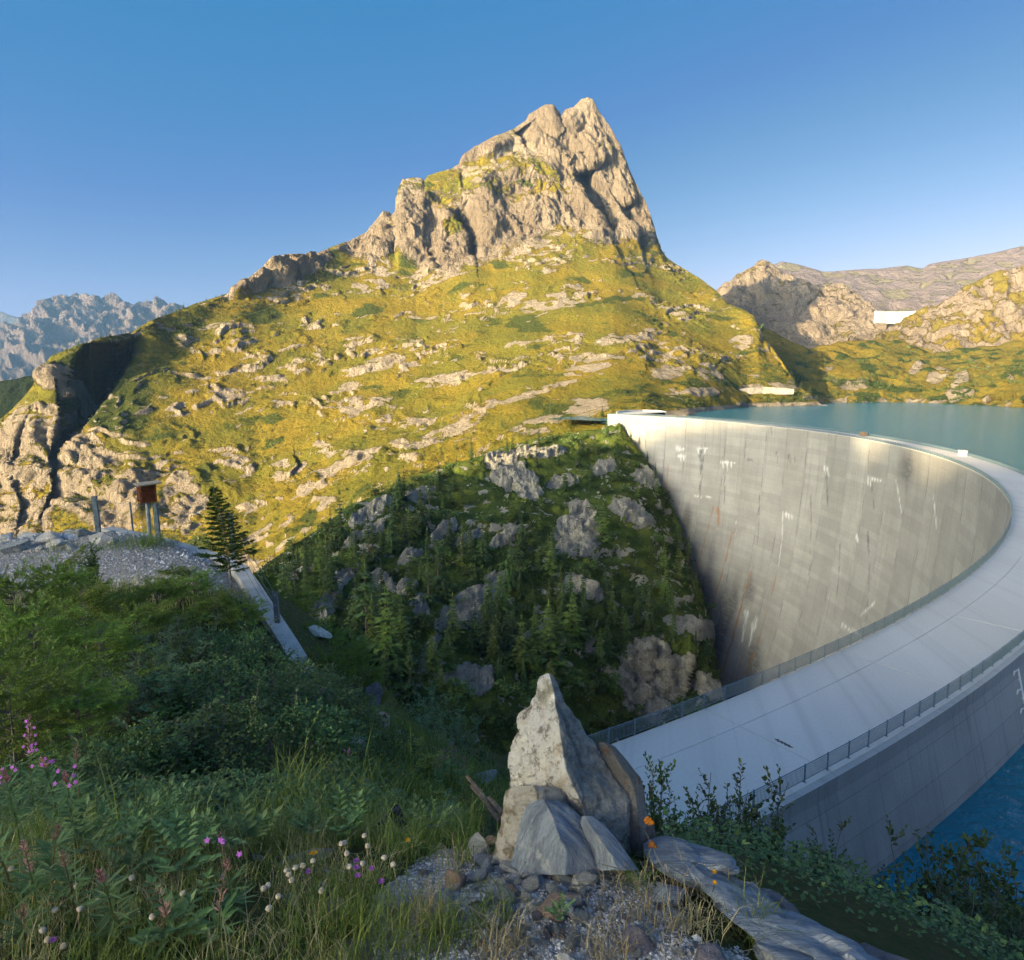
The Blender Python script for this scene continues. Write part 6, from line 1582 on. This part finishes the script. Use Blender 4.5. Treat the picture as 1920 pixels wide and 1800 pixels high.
# ---- the young spruce
ys = thing('young_spruce', 'slim young spruce with a bare grey lower trunk beside the concrete wall', 'tree', tuple(at(438, 1150, 16.4)))
r = np.random.default_rng(77); lv = Leaves(); tw = MB(); H_ = 3.12
def trunk_at(z): f = z / H_; return np.array([-.30 * f ** 1.3 + .05 * math.sin(3 * f), 0, z])
for k in range(112):
    f = .34 + .64 * (k / 111) ** .9; z = H_ * f; p0 = trunk_at(z)
    a = k * 2.4 + r.uniform(-.3, .3); Lb = .98 * (1.03 - f) ** .85 * r.uniform(.7, 1.15) * (.62 if f < .45 else 1)
    d = np.array([math.cos(a), math.sin(a), .25 - .1 * (1 - f)]); d /= np.linalg.norm(d)
    t = np.linspace(0, 1, 6); pts = p0 + d * Lb * t[:, None] + np.array([0, 0, 1]) * (Lb * (-.30 * t + .22 * t ** 2))[:, None]
    tw.tube(pts, list(np.linspace(.010, .003, 6)), 3, False)
    segs = [(pts[0], pts[-1], 1)]
    for j in range(int(5 + 9 * Lb)):
        g = r.uniform(.2, .95); q = np.array([np.interp(g, t, pts[:, c]) for c in range(3)])
        sd = np.cross(d, [0, 0, 1.0]) * (1 if j % 2 else -1)
        e = d * .75 + sd * .65 + np.array([0, 0, r.uniform(-.25, .05)]); e /= np.linalg.norm(e)
        segs.append((q, q + e * Lb * r.uniform(.18, .38) * (1.2 - g * .6), 0))
    for q0, q1, main in segs:
        Ls = np.linalg.norm(q1 - q0); n = int(Ls / .0040) + 6
        ff = r.uniform(.15 if main else 0, 1, n)
        base = np.stack([np.interp(ff, t, pts[:, c]) for c in range(3)], -1) if main else q0 + ff[:, None] * (q1 - q0)
        e = unit((q1 - q0)[None])
        nd = e * .75 + r.normal(0, .5, (n, 3)); nd[:, 2] = nd[:, 2] * .5
        lv.add(base, nd, r.normal(0, 1, (n, 3)), r.uniform(.034, .058, n), .017, 0)
zz = r.uniform(H_ * .93, H_ * 1.04, 60); pz = np.array([trunk_at(min(q, H_ * 1.03)) for q in zz]); lv.add(pz, np.c_[r.normal(0, .35, (60, 2)), np.ones(60)], r.normal(0, 1, (60, 3)), .03, .006, 0)
link('needles', lv.mesh('needles', M_YSPRUCE), ys)
tw.build('branches', M_TWIG, ys)
m_ = MB(); m_.tube([trunk_at(z) for z in np.linspace(-.3, H_ * 1.02, 14)], list(np.linspace(.034, .004, 14)), 7); m_.build('trunk', plain('spruce_bark', (0.26, 0.225, 0.195), .95, .35, 20), ys)
m_ = MB()
for k in range(16):
    z = r.uniform(.25, 1.25); a = r.uniform(0, 6.28); p0 = trunk_at(z); L = r.uniform(.2, .5); d = np.array([math.cos(a), math.sin(a), -.25])
    p1 = p0 + d * L * .6; m_.tube([p0, p1, p0 + d * L + np.array([0, 0, .06])], [.005, .003, .0015], 3, False)
    for j in range(3): b_ = p0 + (p1 - p0) * r.uniform(.3, 1); m_.tube([b_, b_ + r.normal(0, .07, 3)], [.002, .001], 3, False)
m_.build('dead_twigs', M_TWIG, ys)
# ---- saplings by the platform
t = bush_at(165, 1020, 13.6, .45, broad_bush(601, L=.035, W=.026, m=M_ALDER, stems=9, twigs=26, per=13, upright=1.0, R=.5), LV, 'birch_sapling', 'small leafy birch sapling in front of the gravel platform', None, hmax=1.5, cat='tree')
t.scale = (.95, .95, t.scale[2])
bush_at(118, 1040, 12.6, .35, needle_scrub(602, m=M_LSCRUB, branches=26, wind=0), ND, 'larch_seedling', 'slender pale green larch seedling left of the birch sapling', None, hmax=1.5, cat='tree')

# ---- fireweed
def fireweed(seed, H, m, purple=0, leafy=1.0, top=.3):
    r = np.random.default_rng(seed); st = MB(); lv = Leaves(); pd = Leaves(); fl = Leaves()
    b = r.normal(0, .04, 2)
    def ax(f): return np.array([b[0] * f ** 2, b[1] * f ** 2, H * f])
    st.tube([ax(f) for f in np.linspace(0, 1, 6)], list(np.linspace(.0045, .0015, 6)), 4, False)
    n = int(70 * leafy)
    for k in range(n):
        f = r.uniform(.15, 1 - top); a = k * 2.4; d = np.array([math.cos(a), math.sin(a), r.uniform(-.1, .7)])
        lv.add(ax(f), d, (0, 0, 1), r.uniform(.06, .11), r.uniform(.011, .016), .1)
    if not n: lv.add(ax(.3), (1, 0, .3), (0, 0, 1), .06, .01)
    for k in range(int(45 + 60 * min(1, H))):
        f = 1 - top * r.uniform(0, 1); a = k * 2.4; d = np.array([math.cos(a), math.sin(a), r.uniform(.6, 1.6)])
        pd.add(ax(f), d, r.normal(0, 1, 3), r.uniform(.03, .06) * (.4 + .6 * min(1, H)) * (.5 + (1 - f) / top * .6), .0048, 0)
    for k in range(purple):
        f = 1 - top * (r.uniform(.05, .35) if purple < 4 else r.uniform(.15, .95)); a = r.uniform(0, 6.28); c = ax(f) + np.array([math.cos(a), math.sin(a), .4]) * r.uniform(.025, .05)
        for j in range(5):
            e = a + j * 1.257; fl.add(c, (math.cos(e), math.sin(e) * .5, math.sin(e) * .8), (0, -1, .2), .011, .009, .1)
    return st, lv, pd, fl
def put_fireweed(u, vtop, s, seed, m, purple, leafy, lab, top=.3, hmax=1.25, group='fireweed plants'):
    if s < 4.6: s = min(s, on_ground(u, min(vtop + 170, 1796))[1])
    p = at(u, vtop, s); z0 = float(ground_z(p[0], p[1])); H = float(np.clip(p[2] - z0, .2, hmax))
    st, lv, pd, fl = fireweed(seed, H, m, purple, leafy, top)
    t = thing('fireweed_plant', lab, 'wildflower', (p[0], p[1], p[2] - H), 0, group)
    st.build('stem', M_STEMR if m is M_DRYPOD else M_STEMG, t)
    link('leaves', lv.mesh('leaves', M_HERB), t); link('panicle', pd.mesh('panicle', m), t)
    if purple: tag(link('flowers', fl.mesh('flowers', M_PURPLE), t), kind='stuff')
for i, (u, v, s, m, pu, lf, lab, tp, hm) in enumerate((
    (42, 1342, 3.9, M_PINK, 12, 1.6, 'tallest pink fireweed with purple flowers at the left edge', .34, 1.4), (22, 1440, 3.9, M_PINK, 6, 1.2, 'purple fireweed left of the tallest one', .16, 1.2), (98, 1412, 4.1, M_PINK, 7, 1.2, 'purple flowering fireweed right of the tallest one', .14, 1.2), (128, 1448, 4.0, M_PINK, 6, 1.2, 'fireweed with a purple tip and leafy stem', .16, 1.2), (138, 1388, 4.4, M_DRYPOD, 0, .8, 'brown faded fireweed right of the purple ones', .22, 1.2),
    (55, 1572, 3.2, M_PINK, 0, .9, 'pink podded fireweed low at the left edge', .42, .9), (85, 1540, 3.3, M_DRYPOD, 0, 1.1, 'faded fireweed with long green leaves', .22, .9), (126, 1572, 3.2, M_DRYPOD, 0, .5, 'faded brown fireweed leaning right', .25, .8), (426, 1572, 3.4, M_PINK, 3, .4, 'red podded fireweed with one purple flower tip', .5, .8), (400, 1628, 3.1, M_PINK, 1, .3, 'dense reddish pods of a low fireweed', .6, .6),
    (310, 1650, 3.0, M_PINK, 0, .3, 'reddish podded fireweed in the dry grass', .5, .5), (205, 1615, 3.1, M_PINK, 0, 1.0, 'green topped low fireweed in the meadow', .2, .6), (276, 1458, 5.2, M_DRYPOD, 0, .8, 'left of two dry fireweeds before the dark thicket', .2, 1.1), (320, 1456, 5.2, M_DRYPOD, 0, .8, 'right of two dry fireweeds before the dark thicket', .22, 1.1), (388, 1464, 5.0, M_DRYPOD, 0, .5, 'thin slanting dry fireweed before the thicket', .2, 1.1),
    (650, 1412, 6.6, M_PINK, 2, 1.3, 'reddish fireweed left of the black lichen rock', .2, 1.2), (622, 1442, 6.2, M_PINK, 2, 1.4, 'leafy fireweed beside the low dark shrub', .15, 1.2), (832, 1402, 9, M_PINK, 5, .8, 'pink fireweed on the slope, first from the left', .35, 1.1), (845, 1388, 9.2, M_PINK, 6, .8, 'tallest pink fireweed on the yellow green slope', .4, 1.2), (858, 1398, 9.2, M_PINK, 4, .8, 'pink fireweed on the slope beside the tallest', .4, 1.1), (868, 1415, 8.8, M_PINK, 4, .8, 'pink fireweed at the right of the slope group', .35, 1.0),
    (820, 1425, 8.6, M_PINK, 3, .8, 'low pink fireweed on the slope', .35, .9), (285, 1700, 2.8, M_PINK, 0, .2, 'pale pink podded stalk beside seed heads', .5, .4), (38, 1690, 2.7, M_DRYPOD, 0, .6, 'brown fireweed at the bottom left', .3, .6), (5, 1525, 3.4, M_DRYPOD, 0, .6, 'brown fireweed cut by the left border', .3, .9))):
    put_fireweed(u, v, s, 800 + i, m, pu, lf, lab, tp, hm)

# ---- seed heads, thistles, yellow flowers
def small_flower(u, v, s, kind, lab):
    s = on_ground(u, min(v + 62, 1798))[1]
    p = at(u, v, s); z0 = float(ground_z(p[0], p[1])); H = max(.06, min(p[2] - z0, .55))
    names = {'seed': 'seed_head_plant', 'purple': 'thistle', 'yellow': 'hawkweed'}
    t = thing(names[kind], lab, 'wildflower', (p[0], p[1], p[2] - H), 0, {'seed': 'dry seed heads in the meadow', 'purple': 'purple thistles in the meadow', 'yellow': 'yellow flowers'}[kind])
    b = np.random.default_rng(int(u * 31 + v)).normal(0, .05, 2)
    m_ = MB(); m_.tube([(b[0], b[1], 0), (b[0] * .4, b[1] * .4, H * .5), (0, 0, H)], [.0022, .0018, .0014], 4, False)
    m_.build('stem', M_STRAW if kind == 'seed' else M_STEMG, t)
    if kind == 'seed':
        vv, ff = ico()[1]; vv = vv * np.array([.0105, .0105, .0095]) * (1 + .25 * fbm(vv * 4 + u, 2))[:, None]
        o = link('head', mesh_of('head', vv, ff, [M_SEED], False), t); o.location = (0, 0, H)
    else:
        fl = Leaves(); n = 22
        for k in range(n):
            a = k * 2.4; rr = math.sqrt(k / n); fl.add((0, 0, 0), (math.cos(a) * rr, math.sin(a) * rr, 1.1 - rr), (0, 0, 1), .014 if kind == 'purple' else .011, .005, 0)
        o = link('head', fl.mesh('head', M_PURPLE if kind == 'purple' else M_YFLOW), t); o.location = (0, 0, H)
def where_m(u): return 'at the far left of the meadow' if u < 130 else ('in the left meadow' if u < 300 else ('in the middle of the meadow' if u < 560 else ('above the purple thistles' if u < 700 else 'at the right end of the meadow')))
for u, v in ((21, 1629), (144, 1661), (103, 1706), (150, 1704), (247, 1646), (185, 1683), (343, 1675), (314, 1706), (311, 1693), (286, 1719), (119, 1774), (80, 1744), (89, 1762), (267, 1755), (683, 1567), (646, 1580), (689, 1586), (650, 1600), (587, 1614), (568, 1623), (554, 1627), (680, 1619), (737, 1621), (655, 1625), (603, 1670), (504, 1703), (494, 1666), (503, 1660), (542, 1640), (522, 1681), (720, 1608), (537, 1632), (547, 1650), (640, 1582)):
    small_flower(u, v, 3.0 if v < 1640 else (2.7 if v < 1700 else 2.4), 'seed', 'beige dry seed head on a thin stalk ' + where_m(u))
for u, v, w in ((668, 1615, 'upper thistle'), (668, 1628, 'second thistle'), (697, 1630, 'right hand thistle'), (671, 1643, 'lowest and widest thistle'), (579, 1635, 'left thistle'), (715, 1654, 'pale thistle nearest the gravel'), (100, 1764, 'small thistle at the bottom left')):
    small_flower(u, v, 3.0 if v < 1700 else 2.4, 'purple', 'purple ' + w + (' of the group by the grey stones' if u > 500 else ''))
for u, v, s, w in ((765, 1576, 3.6, 'yellow flower right of the black lichen rock'), (584, 1601, 3.2, 'left of two small yellow flowers by the long low rock'), (592, 1600, 3.2, 'right of two small yellow flowers by the long low rock'), (1340, 1656, 2.6, 'yellow flower on the slab ridge'), (1339, 1636, 2.65, 'small yellow bud on the slab ridge')):
    small_flower(u, v, s, 'yellow', w)
# ---- broad leaved herbs
def herb(seed):
    r = np.random.default_rng(seed); lv = Leaves(); st = MB()
    for k in range(9):
        a = r.uniform(0, 6.28); L = r.uniform(.16, .34); d = np.array([math.cos(a), math.sin(a), r.uniform(.4, 1.4)]); d /= np.linalg.norm(d)
        tip = d * L + np.array([0, 0, -.05 * L]); st.tube([(0, 0, 0), tip * .6, tip], [.003, .002, .001], 3, False)
        sd = unit(np.cross(d, [0, 0, 1.0])[None])[0]
        for j in range(5):
            f = .4 + .15 * j; s = r.uniform(.06, .09) * (1.1 - .08 * j)
            for q in (-1, 1): lv.add(tip * f, d * .4 + sd * q + np.array([0, 0, .1]), (0, 0, 1), s, s * .55, .12)
        lv.add(tip, d, (0, 0, 1), .08, .035, .12)
    return lv.mesh('leaves', M_HERB), st.mesh('stems', [M_STEMG])
HERBS = [herb(900 + i) for i in range(3)]
for u, v, s, lab in ((190, 1580, 3.3, 'pale leaved herb in front of the dark thicket, leftmost'), (225, 1590, 3.3, 'large pale leaved herb beside the leftmost one'), (265, 1555, 3.6, 'silvery leaved herb at the thicket foot'), (295, 1548, 3.7, 'silvery herb with the brightest leaves'), (320, 1530, 4.0, 'light green herb under the dry fireweeds'), (345, 1570, 3.5, 'green herb in front of the low shrubs'),
    (150, 1600, 3.2, 'dark herb right of the pink podded fireweed'), (375, 1585, 3.4, 'herb left of the red podded fireweed'), (470, 1590, 3.5, 'herb beside the small bluish stone'), (590, 1560, 4.0, 'herb behind the long low rock'), (240, 1640, 3.0, 'low herb among the grass'), (335, 1630, 3.0, 'low herb with narrow leaves'), (330, 1745, 2.4, 'fresh green herb at the bottom of the meadow'),
    (640, 1560, 4.2, 'herb left of the black lichen rock'), (810, 1555, 4.2, 'herb on the right meadow edge'), (1050, 1716, 2.4, 'small cushion plant in the gravel'), (1150, 1420, 10, 'x')):
    if lab == 'x': continue
    s = on_ground(u, v + 36)[1]
    p = at(u, v, s); z0 = float(ground_z(p[0], p[1])); t = thing('herb', lab, 'herb', (p[0], p[1], min(p[2], z0 + .25)), random.uniform(0, 6), 'broad leaved herbs')
    k = .2 if 'cushion' in lab else random.uniform(.42, .62); t.scale = (k, k, k)
    for nm, me in zip(LV, random.choice(HERBS)): link(nm, me, t)

# ---- grass
def blades(pts, h, w, lean, seed, curl=1.0):
    r = np.random.default_rng(seed); n = len(pts)
    H = h * r.lognormal(0, .4, n) if np.isscalar(h) else h * r.lognormal(0, .35, n)
    a = r.uniform(0, 6.283, n); ln = lean * r.uniform(.2, 1.4, n)
    d = np.stack([np.cos(a), np.sin(a), 0 * a], -1); sd = np.stack([-np.sin(a), np.cos(a), 0 * a], -1)
    w = np.broadcast_to(w, (n,))[:, None] / 2
    H_ = H[:, None]; up = np.array([0, 0, 1.0])
    p0 = pts; p1 = pts + up * H_ * .55 + d * (H * ln)[:, None] * .25; p2 = pts + up * H_ * (1 - .25 * curl * ln[:, None]) + d * (H * ln)[:, None] * .8
    V = np.stack([p0 - sd * w, p0 + sd * w, p1 - sd * w * .8, p1 + sd * w * .8, p2 - sd * w * .12, p2 + sd * w * .12], 1)
    i = np.arange(n)[:, None, None] * 6
    F = (np.array([[0, 1, 3, 2], [2, 3, 5, 4]])[None] + i).reshape(-1, 4)
    return V.reshape(-1, 3), F
def grass(name, pts, h, w, lean, seed, m):
    V, F = blades(pts, h, w, lean, seed); return tag(link(name, mesh_of(name, V, F, [m], False)), kind='stuff')
PATCH = fbm(np.stack([GX, GY, 0 * GX], -1) * 2.2 + 4, 3)
notbare = (bare < .30) & (PATCH > -.22)
grass('meadow_grass', scatter(19000, -150, 880, 1540, 2100, NEARM & notbare, 21), .065, .0032, .9, 22, M_GREEN)
grass('dry_meadow_grass', scatter(4200, -150, 820, 1560, 2100, NEARM & notbare & (PATCH < .15), 23), .10, .0026, .8, 24, M_STRAW)
grass('meadow_undergrass', scatter(4000, -150, 900, 1540, 1640, (GD > 3.0) & (GD < 6) & notbare, 25), .13, .005, .8, 26, M_GREEN)
grass('slope_grass', scatter(9000, 520, 960, 1300, 1560, (GD > 4.5) & (GD < 30), 27), .22, .012, .7, 28, M_GREEN)
grass('platform_edge_grass', scatter(3500, -60, 470, 1075, 1150, (GD > 13) & (plat < .75), 29), .26, .012, .6, 30, M_STRAW)
grass('platform_green_grass', scatter(3000, -60, 470, 1085, 1200, (GD > 11) & (plat < .5), 31), .22, .013, .7, 32, M_GREEN)
grass('right_dry_grass', scatter(110, 1230, 1420, 1620, 1760, NEARM & notbare, 33), .045, .0026, .9, 34, M_STRAW)
# leafy ground cover under the shrubs
pts = scatter(11000, -200, 760, 1100, 1640, (GD > 3.6) & (GD < 19) & (plat < .3), 35); r = np.random.default_rng(36)
lv = Leaves(); n = len(pts); pts[:, 2] += r.uniform(0, .28, n)
dist = np.linalg.norm(pts, axis=1)
lv.add(pts, np.c_[r.normal(0, 1, (n, 2)), r.normal(.2, .3, n)], np.c_[r.normal(0, .4, (n, 2)), np.ones(n)], r.uniform(.022, .038, n) * (1 + dist / 18), r.uniform(.014, .024, n) * (1 + dist / 18))
tag(link('leafy_undergrowth', lv.mesh('leafy_undergrowth', M_ALDER)), kind='stuff')
pts = scatter(4500, 1240, 2100, 1500, 2000, (GD > 2.6) & (GD < 14), 37); n = len(pts); pts[:, 2] += r.uniform(0, .18, n)
lv = Leaves(); lv.add(pts, np.c_[r.normal(0, 1, (n, 2)), r.normal(.2, .3, n)], np.c_[r.normal(0, .4, (n, 2)), np.ones(n)], r.uniform(.02, .036, n), r.uniform(.014, .025, n))
tag(link('bank_undergrowth', lv.mesh('bank_undergrowth', M_ALDER)), kind='stuff')
# single tufts
def tuft(u, v, s, h, n, m, lab, spread=.05):
    p, d = on_ground(u, v, s); r = np.random.default_rng(int(u + v * 3))
    pts = np.c_[r.normal(0, spread, (n, 2)), np.zeros(n)]
    V, F = blades(pts, h, .0035 if d < 5 else .012, 1.1, int(u))
    o = link('grass_tuft', mesh_of('grass_tuft', V, F, [m], False)); o.location = tuple(p); tag(o, lab, 'grass tuft', 'grass tufts')
for q in ((1205, 1715, None, .075, 220, M_STRAW, 'dry spiky grass tuft at the right of the gravel'), (1190, 1650, None, .06, 90, M_GREEN, 'small grass tuft at the foot of the standing rock'), (925, 1728, None, .06, 120, M_GREEN, 'small green tuft in the left gravel'), (842, 1760, None, .08, 200, M_GREEN, 'grey green tuft at the lower left of the gravel'), (800, 1735, None, .08, 160, M_STRAW, 'straw coloured tuft beside the grey green one'),
    (950, 1792, None, .08, 140, M_STRAW, 'dry tuft at the bottom of the gravel'), (1130, 1798, None, .06, 100, M_STRAW, 'small dry tuft at the bottom right of the gravel'), (850, 1630, None, .10, 40, M_STRAW, 'long straw stalks before the orange brown rock'), (882, 1615, None, .07, 120, M_GREEN, 'mossy tuft left of the blue slab'), (1288, 1660, None, .05, 160, M_STRAW, 'dry tuft between tilted slab and slab ridge'),
    (1365, 1690, None, .05, 200, M_STRAW, 'wide dry tuft on the slab ridge'), (1300, 1738, None, .05, 150, M_STRAW, 'dry tuft above the dark purple rock'), (1420, 1760, None, .09, 120, M_GREEN, 'green tuft at the bottom between the slabs'), (275, 1022, 20.9, .32, 200, M_GREEN, 'green tuft around the foot of the weather box pole'), (215, 1026, 20, .2, 120, M_GREEN, 'green tuft before the boulder row'),
    (300, 1024, 20.4, .28, 120, M_GREEN, 'green tuft at the foot of the blue post beside the pole'), (120, 1030, 20, .2, 120, M_GREEN, 'low tuft between the boulders'), (715, 1770, None, .09, 420, M_GREEN, 'dense bright green tuft at the bottom of the meadow'), (660, 1735, None, .09, 300, M_GREEN, 'broad green tuft left of the gravel'), (775, 1610, None, .10, 260, M_GREEN, 'blue green tuft behind the beige stone')):
    tuft(*q, spread=.10 if q[4] > 200 else (.3 if (q[2] or 0) > 15 else .045))
# ------------------------------------------------------------------ the air
hz = MB(); hz.box((0, 4000, 265), (26000, 22000, 1200))
m_air = bpy.data.materials.new('air'); m_air.use_nodes = True
nt = m_air.node_tree; nt.nodes.remove(nt.nodes['Principled BSDF'])
pv = nt.nodes.new('ShaderNodeVolumePrincipled'); pv.inputs['Density'].default_value = 4.2e-5
pv.inputs['Color'].default_value = (0.25, 0.50, 0.92, 1); pv.inputs['Anisotropy'].default_value = 0.1
nt.links.new(pv.outputs[0], nt.nodes['Material Output'].inputs['Volume'])
tag(hz.build('haze', m_air), kind='stuff')
